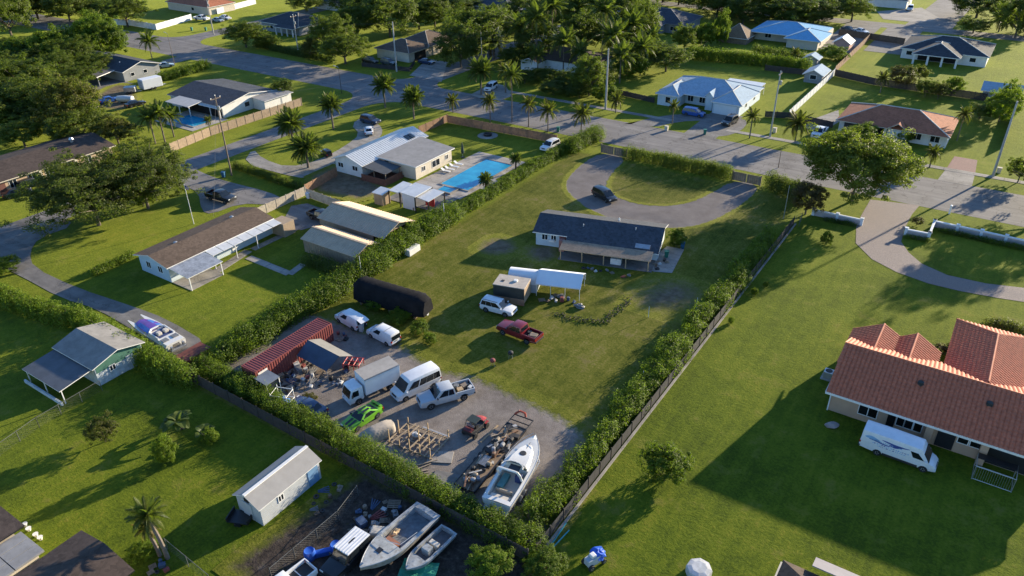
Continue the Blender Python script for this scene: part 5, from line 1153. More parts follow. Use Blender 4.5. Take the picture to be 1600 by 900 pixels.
def car(kd, col, label, rear, front, side='C', name=None, cat=None, group=None, scale=1, glassm=None, loc=None, rz=None, sw=None, lights=True, rim=None):
    s = SPEC[kd]; L_, W_ = s['L'], s['W']
    if loc is None: loc, rz = place(rear, front, side, W_*scale)
    names = {'coupe':'coupe','sedan':'car','suv':'suv','minivan':'minivan','van':'cargo_van','transit':'passenger_van','sprinter':'delivery_van','pickup':'pickup_truck','rally':'jeep'}
    cats = {'pickup':'pickup','van':'van','transit':'van','sprinter':'van','minivan':'minivan'}
    t = thing(name or names[kd], label, cat or cats.get(kd, 'car'), loc, rz, group); t.scale = (scale,)*3
    pm = PAINT[col] if isinstance(col, str) else col
    # body: side outline with wheel arches, swept across and pulled in towards nose and tail
    zb, wr = s['zb'], s['wr']; top = s['top']
    bot = [(top[-1][0], zb+.05)]
    for cx in sorted(s['wx']): bot += list(reversed(arch(cx, wr, zb)))
    bot += [(top[0][0], zb+.05)]
    out = top+bot; n = len(out); V = []
    for sg in (-1, 1):
        for x, z in out:
            e = abs(x)/(L_/2); pin = 1-.13*max(0, (e-.72)/.28)**2; lo = .96 if z < .55 else 1
            V.append((x, sg*W_/2*pin*lo, z))
    mb = MB(); mb.add(V, [tuple(range(n)), tuple(range(2*n-1, n-1, -1))]+[(i, n+i, n+(i+1) % n, (i+1) % n) for i in range(n)])
    obj('body', mb, pm, t, bevel=.05, smooth=True)
    bf, br_, tf, tr_, zl, zr, wb, wt = s['cab']; wb, wt = wb*W_/1.9, wt*W_/1.9
    zl -= .06; mid = (tf+tr_)/2; zc = zr+.045
    cb = MB(); ring = lambda y_b, y_t: [(bf,y_b,zl),(tf,y_t,zr),(mid,y_t,zc),(tr_,y_t,zr),(br_,y_b,zl)]
    A, B = ring(-wb,-wt), ring(wb,wt); m_ = [(x,0,z+.05*(z > zl+.1)) for x,_,z in A]
    cb.loft([A, m_, B], 0, True, True); obj('cabin', cb, pm, t, bevel=.11 if kd in ('sprinter','transit') else .045, smooth=True, fix=True)
    # glass, a finger proud of the cabin
    gm = glassm or M_CARGLASS
    def quad(p, nm):
        p = [Vector(q) for q in p]; nn = (p[1]-p[0]).cross(p[3]-p[0]).normalized(); c_ = sum(p, Vector())/4
        if nn.dot(c_-Vector((mid,0,zl))) < 0: nn = -nn
        mbq = MB(); mbq.add([q+nn*.03 for q in p]+[q-nn*.02 for q in p], [(0,1,2,3),(0,4,5,1),(1,5,6,2),(2,6,7,3),(3,7,4,0)]); return obj(nm, mbq, gm, t, fix=True)
    lerp = lambda a, b, f: Vector(a).lerp(Vector(b), f)
    def panel(p00, p10, p11, p01, u0_, u1_, v0_, v1_):
        f = lambda u_, v_: lerp(lerp(p00,p10,u_), lerp(p01,p11,u_), v_); return [f(u0_,v0_), f(u1_,v0_), f(u1_,v1_), f(u0_,v1_)]
    quad(panel((bf,-wb,zl),(bf,wb,zl),(tf,wt,zr),(tf,-wt,zr), .03,.97,.08, {'sprinter': .70, 'transit': .82}.get(kd, .95)), 'windshield')
    if kd != 'sprinter' and not (kd == 'van'): quad(panel((br_,wb,zl),(br_,-wb,zl),(tr_,-wt,zr),(tr_,wt,zr), .1,.9,.22,.88), 'rear_window')
    for sg in (-1, 1):
        for u0_, u1_ in (sw or s['sw']):
            v1_ = {'sprinter': .60, 'transit': .74, 'van': .86}.get(kd, .92); p = panel((bf,sg*wb,zl),(br_,sg*wb,zl),(tr_,sg*wt,zr),(tf,sg*wt,zr), u0_, u1_, .14, v1_)
            if u0_ == s['sw'][0][0]: p[0] = p[0]+(p[1]-p[0])*-.35
            quad(p, 'side_window')
        mz = zl+.18; mx = bf-(bf-tf)*.35
        obj('mirror', MB().cbox((mx, sg*(wb+.16), mz), (.14,.24,.17)), PAINT['black'] if col != 'white' else pm, t, bevel=.03)
    for x in s['wx']:
        for sg in (-1, 1): wheel(t, x, sg*(W_/2-.12), wr, .23, rim)
    hx, hz = top[1][0], top[1][1]; fz = top[0][1]
    for sg in (-1, 1):
        obj('headlight', MB().cbox((hx-.02, sg*(W_/2-.3), (hz+fz)/2+.05), (.16,.38,.16)), M_LIGHT, t, bevel=.03)
        obj('tail_light', MB().cbox((-L_/2+.06, sg*(W_/2-.16), .95*max(.85, s['cab'][4]*.88)), (.14,.22,.26)), M_TAIL, t, bevel=.02)
    obj('grille', MB().cbox((top[0][0]-.03, 0, (hz+fz)/2-.0), (.1,W_*.42,.2)), M_PLASTIC, t)
    obj('bumper', MB().cbox((L_/2-.06, 0, zb+.2), (.22,W_*.86,.2)), M_PLASTIC if col not in ('white','silver') else pm, t, bevel=.04)
    obj('bumper', MB().cbox((-L_/2+.04, 0, zb+.2), (.2,W_*.88,.2)), M_PLASTIC, t, bevel=.04)
    if 'rack' in s:
        for sg in (-1, 1): obj('roof_rail', MB().tube((tf-.2, sg*wt*.92, zr+.09), (tr_+.15, sg*wt*.92, zr+.09), .03, .03, 6), M_PLASTIC, t)
    if 'bed' in s:
        x0, x1, z0, z1 = s['bed']; w2 = W_/2*.97
        for sg in (-1, 1): obj('bed_side', MB().box(x1+.03, x0, min(sg*w2, sg*(w2-.14)), max(sg*w2, sg*(w2-.14)), z0-.1, z1), pm, t, bevel=.04)
        obj('tailgate', MB().box(x1, x1+.1, -w2+.1, w2-.1, z0-.1, z1-.02), pm, t, bevel=.03); obj('bed_floor', MB().box(x1+.1, x0, -w2+.14, w2-.14, z0-.02, z0+.02), M_PLASTIC, t)
    return t
c1 = car('minivan', 'black', 'black minivan parked on the horseshoe drive inside the street hedge', (927,306), (949,318), 'R', name='minivan')
c2 = car('suv', 'white', 'white station wagon parked beside the dark flat-roofed box trailer', (757,487), (791,496), 'R', name='station_wagon')
c3 = car('pickup', 'red', 'dark red pickup with boards in its bed on the dry lawn', (826,539), (785,523), 'L')
c4 = car('van', 'white', 'white van with open tailgate behind the container', (556,519), (526,502), 'L')
c5 = car('van', 'white', 'white cargo van parked at the edge of the dry lawn', (607,542), (578,527), 'L')
c7 = car('transit', 'white', 'white high-roof passenger van between the box truck and silver pickup', (680,605), (634,627), 'L')
c8 = car('pickup', 'silver', 'silver crew-cab pickup with loaded bed in the gravel yard', (731,624), (671,641), 'L', scale=1.06)
c9 = car('coupe', 'green', 'lime green sports coupe with black stripes in the gravel yard', (593,651), (556,676), 'L')
for sg in (-1,1):
    obj('racing_stripe', MB().add([(2.1,sg*.12,.815),(2.1,sg*.42,.815),(1.0,sg*.42,.985),(1.0,sg*.12,.985)], [(0,1,2,3)]), PAINT['black'], c9)
    obj('racing_stripe', MB().cbox((-.35,sg*.27,1.475), (1.0,.3,.012)), PAINT['black'], c9); obj('racing_stripe', MB().cbox((-2.1,sg*.27,1.055), (.35,.3,.012)), PAINT['black'], c9)
obj('spoiler', MB().cbox((-2.2,0,1.16), (.3,1.6,.05)).cbox((-2.2,-.6,1.08),(.12,.06,.16)).cbox((-2.2,.6,1.08),(.12,.06,.16)), PAINT['green'], c9)
car('pickup', 'black', 'black pickup on the drive behind the flagpole bungalow', (329,313), (351,319), 'R'); car('pickup', 'black', 'black pickup backed against the open tan barn', (487,343), (508,351), 'R', scale=.95)
car('suv', 'white', 'white car between the plank fence end and the corner hedge', (871,231), (859,237), 'L', name='hatchback')
car('suv', 'navy', 'dark blue off-roader on the curved drive by the date palms', (566,192), (584,196), 'R'); car('sedan', 'white', 'white sedan on the curved drive by the metal-roofed house', (577,213), (577,203)); car('minivan', 'white', 'white van at the mouth of the jungle drive', (776,134), (758,146))
car('minivan', 'blue', 'blue minivan before the blue-grey hip house', (1070,180), (1093,184), 'R'); car('suv', 'black', 'black suv on the wide concrete drive of the blue-grey house', (1155,190), (1136,200), 'L'); car('pickup', 'white', 'white pickup on the drive of the red-brown hip house', (1293,207), (1279,220), 'L')
c19 = car('sprinter', 'white', 'white delivery van with blue lettering parked beside the tile-roofed house', (1361,708), (1435,735), 'R')
car('sedan', 'blue', 'bright blue car at the edge of the yellowish trees', (160,162), (183,157)); car('sedan', 'black', 'black car next to the white tank', (202,168), (222,163)); car('sedan', 'black', 'black car parked by the long tan house front', (15,309), (42,303)); car('suv', 'black', 'dark suv close to the long tan house pillars', (38,296), (60,288))
car('sedan', 'navy', 'dark car on the drive of the brown hip house', (655,98), (678,101)); car('suv', 'black', 'black suv behind the low dark fence by the verge tree', (568,97), (590,101)); car('suv', 'grey', 'grey suv behind the low dark fence by the cream garage', (597,99), (618,103))
car('pickup', 'white', 'white pickup outside the white plank fence corner', (305,31), (326,33)); car('sedan', 'paleblue', 'pale blue car beside the white pickup at the plank fence', (334,33), (348,35)); car('sedan', 'white', 'white car in the row at the plank fence', (346,29), (359,31))
car('suv', 'white', 'white car on the far corner drive', (1424,10), (1419,22)); car('sedan', 'white', 'white car on the pad behind the bright blue roof', (1338,50), (1352,53)); car('sedan', 'grey', 'grey car on the pad behind the bright blue roof', (1318,47), (1334,50)); car('sedan', 'paleblue', 'pale blue car half hidden by the hedge at the kerb', (250,106), (268,104))
car('sedan', 'navy', 'old dark blue sedan sunk in the weeds by the back hedge', (497,650), (468,635)); car('rally', 'black', 'small black off-road buggy beside the date palm', (515,246), (505,240), scale=.75)
c27 = car('rally', 'black', 'black jeep with ribbed white roof in the boat scrapyard', (556,868), (530,893), name='jeep', scale=1.12)
obj('roof_panel', MB().box(-2.0,.45,-.8,.8,1.84,1.88), PAINT['white'], c27)
for k in range(6): obj('roof_rib', MB().box(-1.95,.4,-.7+k*.27,-.62+k*.27,1.88,1.92), PAINT['white'], c27)
c28 = car('pickup', 'white', 'white pickup cut by the lower edge in the scrapyard', (472,908), (418,950), 'C', scale=.95)
# load in the pickup beds
def load(t, items):
    for k, (x, y, z, sx, sy, sz, m_) in enumerate(items): obj('load', MB().cbox((x,y,z), (sx,sy,sz), .3*k), m_, t)
load(c8, [(-1.6,.2,1.0,.6,.6,.3,M_NEWWOOD),(-2.3,-.3,1.0,.8,.6,.3,M_JUNK[4]),(-2.7,.4,1.1,.5,.4,.3,M_JUNK[3]),(-1.4,-.5,1.05,.5,.5,.35,M_JUNK[0])])
load(c3, [(-2.2,.1,1.10,1.0,.9,.12,M_NEWWOOD),(-2.3,.1,1.2,.9,.7,.08,M_JUNK[4]),(-1.4,-.3,1.0,.5,.5,.3,M_JUNK[5])])
# open tailgate of the parts van
obj('tailgate_open', MB().cbox((-2.75,0,1.78), (.9,1.35,.07), 0, 0, (0,R(-14))), PAINT['white'], c4); obj('load_bay', MB().cbox((-2.4,0,1.15), (.06,1.3,1.2)), M_DARK, c4)
obj('rear_door', MB().cbox((-2.42,.36,1.35), (.05,.66,.62)).cbox((-2.42,-.36,1.35), (.05,.66,.62)), M_CARGLASS, c5); obj('plate', MB().cbox((-2.43,0,.85), (.05,.4,.16)), M_STEEL, c5)
for sg in (-1,1): obj('roof_bar', MB().cbox((-.2+sg*.8,0,1.95), (.08,1.4,.05)), M_STEEL, c5)
# print on the delivery van: blue wave shapes on both sides
M_INK = mat('blue_ink', (.03,.07,.28), .5, .1); M_INK2 = mat('pale_blue_ink', (.20,.38,.60), .5, .1)
def swoosh(t, y, sg, tilt):
    mb = MB()
    for k, (x0, x1, z0, h_, a_) in enumerate(((-3.0,-1.5,.50,.34,1),(-2.6,-.4,.30,.10,0),(-1.4,1.2,.62,.16,0),(-.6,.5,.42,.20,0))):
        n = 10; top_, bt = [], []
        for i in range(n+1):
            f = i/n; x = x0+(x1-x0)*f; w_ = h_*math.sin(PI*f)**.6*.5+.02; z = z0+.07*math.sin(f*5+k); top_.append((x,z+w_)); bt.append((x,z-w_))
        pts = top_+bt[::-1]; mb.add([(x,0,z) for x,z in pts], [tuple(range(len(pts)))], 0 if k else 1)
    o = obj('logo_wave', mb, [M_INK, M_INK2], t); o.location = (-.2, y, 1.45); o.rotation_euler = (tilt, 0, 0); return o
# the van's cabin leans inwards: follow that plane for its print
tl = math.atan2(.12*2.05/1.9, 1.45)
for sg in (-1, 1):
    y0 = sg*(1.0*2.05/1.9+.012)
    swoosh(c19, y0-sg*.02, sg, sg*tl)
    marks = MB(); rgm = random.Random(6)           # rows of short illegible strokes, as the photograph shows them
    for z0_, x0_, x1_, h_ in ((.34,-2.4,.6,.16),(.02,-2.1,1.4,.12),(-.18,-1.6,.9,.10)):
        x_ = x0_
        while x_ < x1_:
            w1 = rgm.uniform(.05,.22); hh = h_*rgm.uniform(.5,1.1); marks.add([(x_,0,z0_),(x_+w1,0,z0_),(x_+w1*.9,0,z0_+hh),(x_+w1*.1,0,z0_+hh)], [(0,1,2,3)], rgm.randrange(2)); x_ += w1+rgm.uniform(.03,.12)
    o = obj('lettering', marks, [M_INK, M_INK2], c19); o.location = (-.3, y0-sg*.02, 1.45); o.rotation_euler = (sg*tl, 0, 0)
obj('side_skirt', MB().box(-1.3,2.0,-1.05,-1.0,.36,.62).box(-1.3,2.0,1.0,1.05,.36,.62), M_PLASTIC, c19)
# ------------------------------------------------------------------ box truck
loc, rz = place((608,611), (567,630), 'L', 2.2)
bt = thing('box_truck', 'white box truck with grey-topped cargo box in the gravel yard', 'truck', loc, rz)
M_BOXT = mat('dusty_box_roof', (.34,.315,.28), .7, .12, .8, dirt=((.25,.22,.19), .5)); M_ALU = mat('white_box_panel', (.58,.61,.65), .45, .07, .8)
obj('cargo_box', MB().box(-3.3,1.25,-1.15,1.15,.95,3.1), M_ALU, bt, bevel=.03); obj('box_roof', MB().box(-3.28,1.23,-1.12,1.12,3.1,3.14), M_BOXT, bt)
obj('box_trim', MB().box(-3.32,1.27,-1.17,-1.14,3.0,3.12).box(-3.32,1.27,1.14,1.17,3.0,3.12).box(-3.32,-3.28,-1.15,1.15,.95,1.05), M_STEEL, bt)
cabp = [(3.15,.5),(3.2,1.15),(2.85,2.2),(2.6,2.32),(1.5,2.36),(1.42,.7)]+[(x,z) for x,z in reversed(arch(2.15,.42,.5))]
V = [(x,-1.0,z) for x,z in cabp]+[(x,1.0,z) for x,z in cabp]; n = len(cabp)
obj('cab', MB().add(V, [tuple(range(n)), tuple(range(2*n-1,n-1,-1))]+[(i,n+i,n+(i+1)%n,(i+1)%n) for i in range(n)]), PAINT['white'], bt, bevel=.07, smooth=True)
obj('windshield', MB().add([(3.2,-.85,1.22),(3.2,.85,1.22),(2.9,.82,2.12),(2.9,-.82,2.12)], [(0,1,2,3)]), M_CARGLASS, bt)
for sg in (-1,1):
    obj('side_window', MB().add([(3.0,sg*1.015,1.3),(2.05,sg*1.015,1.3),(2.05,sg*1.015,2.05),(2.75,sg*1.015,2.05)], [(0,1,2,3)]), M_CARGLASS, bt)
    obj('mirror', MB().cbox((2.95,sg*1.2,1.6),(.1,.18,.4)), M_PLASTIC, bt, bevel=.03); obj('headlight', MB().cbox((3.17,sg*.75,.75),(.08,.3,.18)), M_LIGHT, bt)
    wheel(bt, 2.15, sg*.92, .42, .26); wheel(bt, -1.95, sg*.85, .42, .4)
obj('chassis', MB().box(-3.2,2.4,-.45,.45,.6,.9), M_PLASTIC, bt); obj('bumper', MB().cbox((3.2,0,.55),(.12,1.95,.25)), PAINT['white'], bt, bevel=.03); obj('rear_step', MB().cbox((-3.4,0,.55),(.2,2,.1)), M_STEEL, bt)
# ------------------------------------------------------------------ red shipping container
M_RED = mat('container_red', (.21,.048,.042), .6, .15, .8, dirt=((.14,.05,.04), .4))
ctn = thing('shipping_container', 'long red shipping container with ribbed roof beside the boundary hedge', 'container', (-65.05,48.25,0), R(90))
CL, CW, CH = 6.1, 1.22, 2.6
def corr(axis):      # wavy steel panel
    pts = []; k = 0; x = -CL+.15
    while x < CL-.15:
        pts += [(x,0),(x+.07,.06),(x+.20,.06),(x+.27,0)]; x += .36
    return [p for p in pts if p[0] < CL-.1]
w_ = corr('x')
for sg in (-1, 1):
    V = [(x, sg*(CW-.07+d), .15) for x, d in w_]+[(x, sg*(CW-.07+d), CH-.1) for x, d in w_]; n = len(w_)
    obj('side_panel', MB().add(V, [(i,i+1,n+i+1,n+i) for i in range(n-1)]), M_RED, ctn)
V = [(x,-CW+.1,CH-.06+d) for x, d in w_]+[(x,CW-.1,CH-.06+d) for x, d in w_]; obj('roof_panel', MB().add(V, [(i,n+i,n+i+1,i+1) for i in range(n-1)]), M_RED, ctn)
fr = MB()
for sx in (-1,1):
    for sy in (-1,1): fr.box(min(sx*CL,sx*(CL-.16)), max(sx*CL,sx*(CL-.16)), min(sy*CW,sy*(CW-.14)), max(sy*CW,sy*(CW-.14)), 0, CH)
for sy in (-1,1):
    for z in (.0,CH-.1): fr.box(-CL+.16,CL-.16,min(sy*CW,sy*(CW-.1)),max(sy*CW,sy*(CW-.1)),z,z+.1)
for sx in (-1,1):
    for z in (.0,CH-.1): fr.box(min(sx*CL,sx*(CL-.1)),max(sx*CL,sx*(CL-.1)),-CW+.14,CW-.14,z,z+.1)
obj('frame', fr, M_RED, ctn)
obj('end_wall', MB().box(-CL+.03,-CL+.07,-CW+.14,CW-.14,.1,CH-.1), M_RED, ctn)
for sg in (-1,1): obj('door', MB().box(CL-.09,CL-.04,min(0.02*sg,sg*(CW-.15)),max(.02*sg,sg*(CW-.15)),.1,CH-.1), M_RED, ctn)
obj('lit_stripe_patch', MB().box(-5.75,-4.4,-CW-.012,-CW+.02,1.7,2.25), M_WHITE, ctn)  # white plate put in for the lit stripes on the ribbed side
# ------------------------------------------------------------------ black tarp-covered boat
M_TARP = mat('black_tarp', (.013,.013,.015), .95, .3, .9, bmp=.8, bscale=3, spec=.12); M_TARPB = mat('navy_tarp', (.035,.055,.095), .7, .2, .8); M_TARPG = mat('grey_canvas', (.17,.165,.155), .85, .15, .8)
a = Vector(P(570,468)); b = Vector(P(668,492)); a = Vector(P(588,482)); b = Vector(P(655,492)); d = (b-a)
tb = thing('covered_boat', 'big boat shrouded in a black tarpaulin beside the hedge', 'boat', ((P(615,482)[0]), P(615,482)[1], 0), math.atan2(P(672,488)[1]-P(572,462)[1], P(672,488)[0]-P(572,462)[0]))
rings = []; rg = random.Random(8)
for k in range(23):
    x = -5.6+11.2*k/22; e = abs(x)/5.6; wv = 1.55*(1-.25*max(0,(e-.75)/.25)**2); ht = 3.45-.25*(x/5.6)-.5*max(0,(e-.8)/.2)**2
    ring_ = []
    for i in range(17):
        an = PI*i/16; cx, cz = math.cos(an), math.sin(an); f = 1+.045*math.sin(k*2.9+i*1.3)*(e > .6 or .35)
        ring_.append((x+.05*rg.uniform(-1,1), wv*math.copysign(abs(cx)**.55, cx)*f, .75+(ht-.75)*cz**.75*f))
    rings.append(ring_)
obj('tarp', MB().loft(rings, 0, True, True), M_TARP, tb, smooth=True, fix=True)
obj('hull', MB().loft([[(x,-w2,.8),(x,w2,.8),(x,w2*.3,.35),(x,-w2*.3,.35)] for x, w2 in ((-5.3,1.3),(0,1.4),(3.6,1.2),(5.5,.4))]), M_JUNK[3], tb, fix=True)
for x in (-3.4,-2.2):
    for sg in (-1,1): wheel(tb, x, sg*1.25, .36, .24)
for x in (-4.6, 0, 4): obj('stand', MB().box(x-.12,x+.12,-1.1,1.1,-.03,.75), M_WOOD, tb)
# ------------------------------------------------------------------ dark box trailer and white canopy tent
def at(px, py, z=0): return P(px, py, z)
tA, tB = Vector(P(771,470)), Vector(P(819,478)); dd = tB-tA; bxt = thing('flat_roof_trailer', 'dark square box trailer with pale flat roof beside the white canopy', 'trailer', (0,0,0), math.atan2(dd.y, dd.x))
cc = (tA+tB)/2; nrm = Vector((-dd.y, dd.x)).normalized(); hl, hw = dd.length/2, 1.45; cc = cc+nrm*hw; bxt.location = (cc.x, cc.y, 0)
obj('body', MB().box(-hl,hl,-hw,hw,.35,2.6), mat('dark_green_box', (.035,.036,.03), .7, .25), bxt, bevel=.03); obj('roof', MB().box(-hl-.05,hl+.05,-hw-.05,hw+.05,2.6,2.7), mat('pale_trailer_roof', (.42,.37,.31), .8, .15, .9, dirt=((.25,.2,.16), .5)), bxt, bevel=.02)
obj('end_panel', MB().box(hl,hl+.03,-hw,hw,.4,2.58), M_TANW, bxt); obj('plywood_skirt', MB().box(-hl,hl+.02,-hw-.06,-hw-.02,-.02,.95), mat('plywood', (.34,.19,.11), .85, .2), bxt)
obj('roof_vent', MB().cbox((.5,.2,2.8),(.5,.5,.22)), M_WHITE, bxt, bevel=.03); obj('roof_hatch', MB().cbox((-1.2,-.2,2.72),(.4,.4,.08)), M_PLASTIC, bxt)
for x in (-.6,.5):
    for sg in (-1,1): wheel(bxt, x, sg*(hw-.15), .35)
cA, cB = Vector(P(838,462)), Vector(P(905,470)); dd = cB-cA; rzc = math.atan2(dd.y, dd.x); cn = thing('canopy_tent', 'white canopy tent with arched end over stored goods', 'tent', ((cA.x+cB.x)/2, (cA.y+cB.y)/2, 0), rzc)
M_CANV = mat('white_canvas', (.66,.68,.70), .7, .06, .6); hl = dd.length/2; w_ = 4.2
obj('canopy', MB().loft([[(x,-.1,2.0),(x,w_/2,3.05),(x,w_+.1,2.0),(x,w_+.1,1.96),(x,w_/2,3.01),(x,-.1,1.96)] for x in (-hl-.1,0,hl+.15)]), M_CANV, cn, fix=True)
obj('valance', MB().box(-hl-.1,hl+.15,-.12,-.09,1.85,2.0).box(-hl-.1,hl+.15,w_+.09,w_+.12,1.0,2.0), M_CANV, cn)
obj('arched_bay', MB().loft([[(x, w_/2+1.5*math.cos(q), 1.3+1.45*math.sin(q)) for q in np.linspace(0,PI,11)] for x in (-hl-4.3,-hl-2,-hl)], 0, True, True), M_CANV, cn, smooth=True, fix=True)
obj('bay_wall', MB().box(-hl-4.25,-hl-.1,w_/2-1.45,w_/2+1.45,-.02,1.32), M_SIDING, cn)
for x in np.linspace(-hl,hl,4):
    for y in (0,w_): obj('pole', MB().tube((float(x),y,-.02),(float(x),y,2.0),.035,.035,6), M_WHITE, cn)
rg = random.Random(4)
def junk(name, label, cat, x, y, z, s_, k, rz_=0, group=None):
    """small stored goods: drums, crates, bags, boards, tyres, pallets of odd size"""
    o = MB(); m_ = M_JUNK[k % len(M_JUNK)]; f = k % 6; bv = 0
    if f == 0: o.lathe([(s_*.32,0),(s_*.36,s_*.2),(s_*.36,s_*.7),(s_*.3,s_*.8)], (0,0,0), 10)
    elif f == 1: o.box(-s_/2,s_/2,-s_*.36,s_*.36,0,s_*.55); o.box(-s_*.53,s_*.53,-s_*.39,s_*.39,s_*.55,s_*.62); bv = .02
    elif f == 2: o.cbox((0,0,s_*.2),(s_*1.1,s_*.6,s_*.38),0,0,(.12,.1)); o.cbox((.1*s_,.15*s_,s_*.48),(s_*.5,s_*.4,s_*.25),.5); bv = .05
    elif f == 3:
        for j in range(4): o.cbox((0,(j-1.5)*s_*.2,s_*.08+j*s_*.07), (s_*1.7,s_*.14,s_*.08), .18*(j-1.5))
    elif f == 4: o.lathe([(s_*.2,0),(s_*.42,.01),(s_*.46,s_*.1),(s_*.42,s_*.2),(s_*.2,s_*.2),(s_*.2,0)], (0,0,0), 14); m_ = M_JUNK[5]
    else:
        for j in range(5): o.box(-s_*.6,s_*.6,-s_*.5+j*s_*.22,-s_*.5+j*s_*.22+s_*.14,s_*.12,s_*.16)
        for j in range(3): o.box(-s_*.6+j*s_*.53,-s_*.6+j*s_*.53+s_*.1,-s_*.5,s_*.52,0,s_*.12)
        m_ = M_JUNK[4 if k % 2 else 6]
    q = obj(name, o, m_, None, loc=(x,y,z), rz=rz_, bevel=bv); return tag(q, label, cat, group)
JN = {0:('drum','drum'),1:('storage_crate','crate'),2:('stacked_boxes','boxes'),3:('board_stack','boards'),4:('old_tyre','tyre'),5:('pallet','pallet')}
JC = ['grey','blue','red','white','tan','black','brown']
def heap(where, poly, n, seed, smin=.4, smax=1.0):
    rg = random.Random(seed); pts = PP(*poly) if where[0] != '@' else poly; lbl = where.lstrip('@')
    x0, x1 = min(p[0] for p in pts), max(p[0] for p in pts); y0, y1 = min(p[1] for p in pts), max(p[1] for p in pts); put = 0; i = 0; done = []
    while put < n and i < n*30:
        i += 1; x, y = rg.uniform(x0,x1), rg.uniform(y0,y1)
        if sdist(np.array([[x,y]]), pts)[0] < 0: continue
        s_ = rg.uniform(smin,smax)
        if any((x-a)**2+(y-b)**2 < (.55*(s_+c))**2 for a, b, c in done): continue
        done.append((x,y,s_)); k = rg.randrange(42); nm, ct = JN[k % 6]; cname = 'black' if k % 6 == 4 else ('wooden' if k % 6 == 5 else JC[k % 7])
        junk(nm, '%s %s among the goods %s' % (cname, nm.replace('_',' '), lbl), ct, x, y, .03, s_, k, rg.uniform(0,3.1), 'goods '+lbl); put += 1
heap('under the white canopy tent', [(845,470),(880,476),(900,474),(868,462)], 9, 3, .5, .9)
heap('piled beside the red container', [(425,585),(470,560),(505,585),(500,605),(450,615),(430,600)], 44, 7, .4, .9)
heap('around the grey gable tent', [(505,595),(545,580),(560,595),(520,606)], 12, 9, .4, .8)
heap('strewn in the boat scrapyard', [(560,800),(600,780),(640,800),(620,815),(580,860),(540,850)], 60, 12, .4, 1.1)
heap('strewn beside the white shed', [(475,790),(520,755),(545,770),(490,810)], 10, 14, .4, .8)
heap('under the bent palms', [(235,880),(262,875),(265,895),(235,898)], 7, 15, .35, .6)
heap('under the porch of the central house', [(905,425),(990,438),(1000,430),(910,415)], 9, 16, .4, .9)
heap('in the open tan barn', [(570,380),(600,368),(630,358),(620,352),(580,366)], 8, 18, .6, 1.2)
heap('on the patio of the central house', [(1015,422),(1030,405),(1050,408),(1040,422)], 7, 19, .4, .7)
heap('under the pool pavilion', [(640,330),(660,320),(690,325),(675,334)], 6, 20, .4, .7)
heap('behind the container end', [(525,520),(545,525),(548,536),(528,532)], 6, 21, .3, .7)
# grey gable tent beside the container: one dark slope, one pale
g = thing('gable_tent', 'gable tent with navy and pale grey slopes against the red container', 'tent', (0,0,0), 0)
r1, r2 = Vector(P(481,531,2.9)), Vector(P(530,556,2.8)); e1, e2 = Vector(P(464,556,1.5)), Vector(P(510,579,1.4)); f1, f2 = Vector(P(501,530,1.7)), Vector(P(551,556,1.6))
g.location = ((r1.x+e2.x)/2, (r1.y+e2.y)/2, 0); L0 = g.location
v3 = lambda p, z: (p.x-L0.x, p.y-L0.y, z)
obj('dark_slope', MB().slab([v3(e1,1.6),v3(e2,1.3),v3(r2,2.75),v3(r1,2.9)], .05), M_TARPB, g, fix=True); obj('pale_slope', MB().slab([v3(r1,2.89),v3(r2,2.74),v3(f2,1.6),v3(f1,1.8)], .05), M_TARPG, g, fix=True)
for p_, z in ((e1,1.6),(e2,1.3),(f2,1.6),(f1,1.8)): obj('pole', MB().tube(v3(p_,-.02), v3(p_,z), .04, .04, 6), M_STEEL, g)
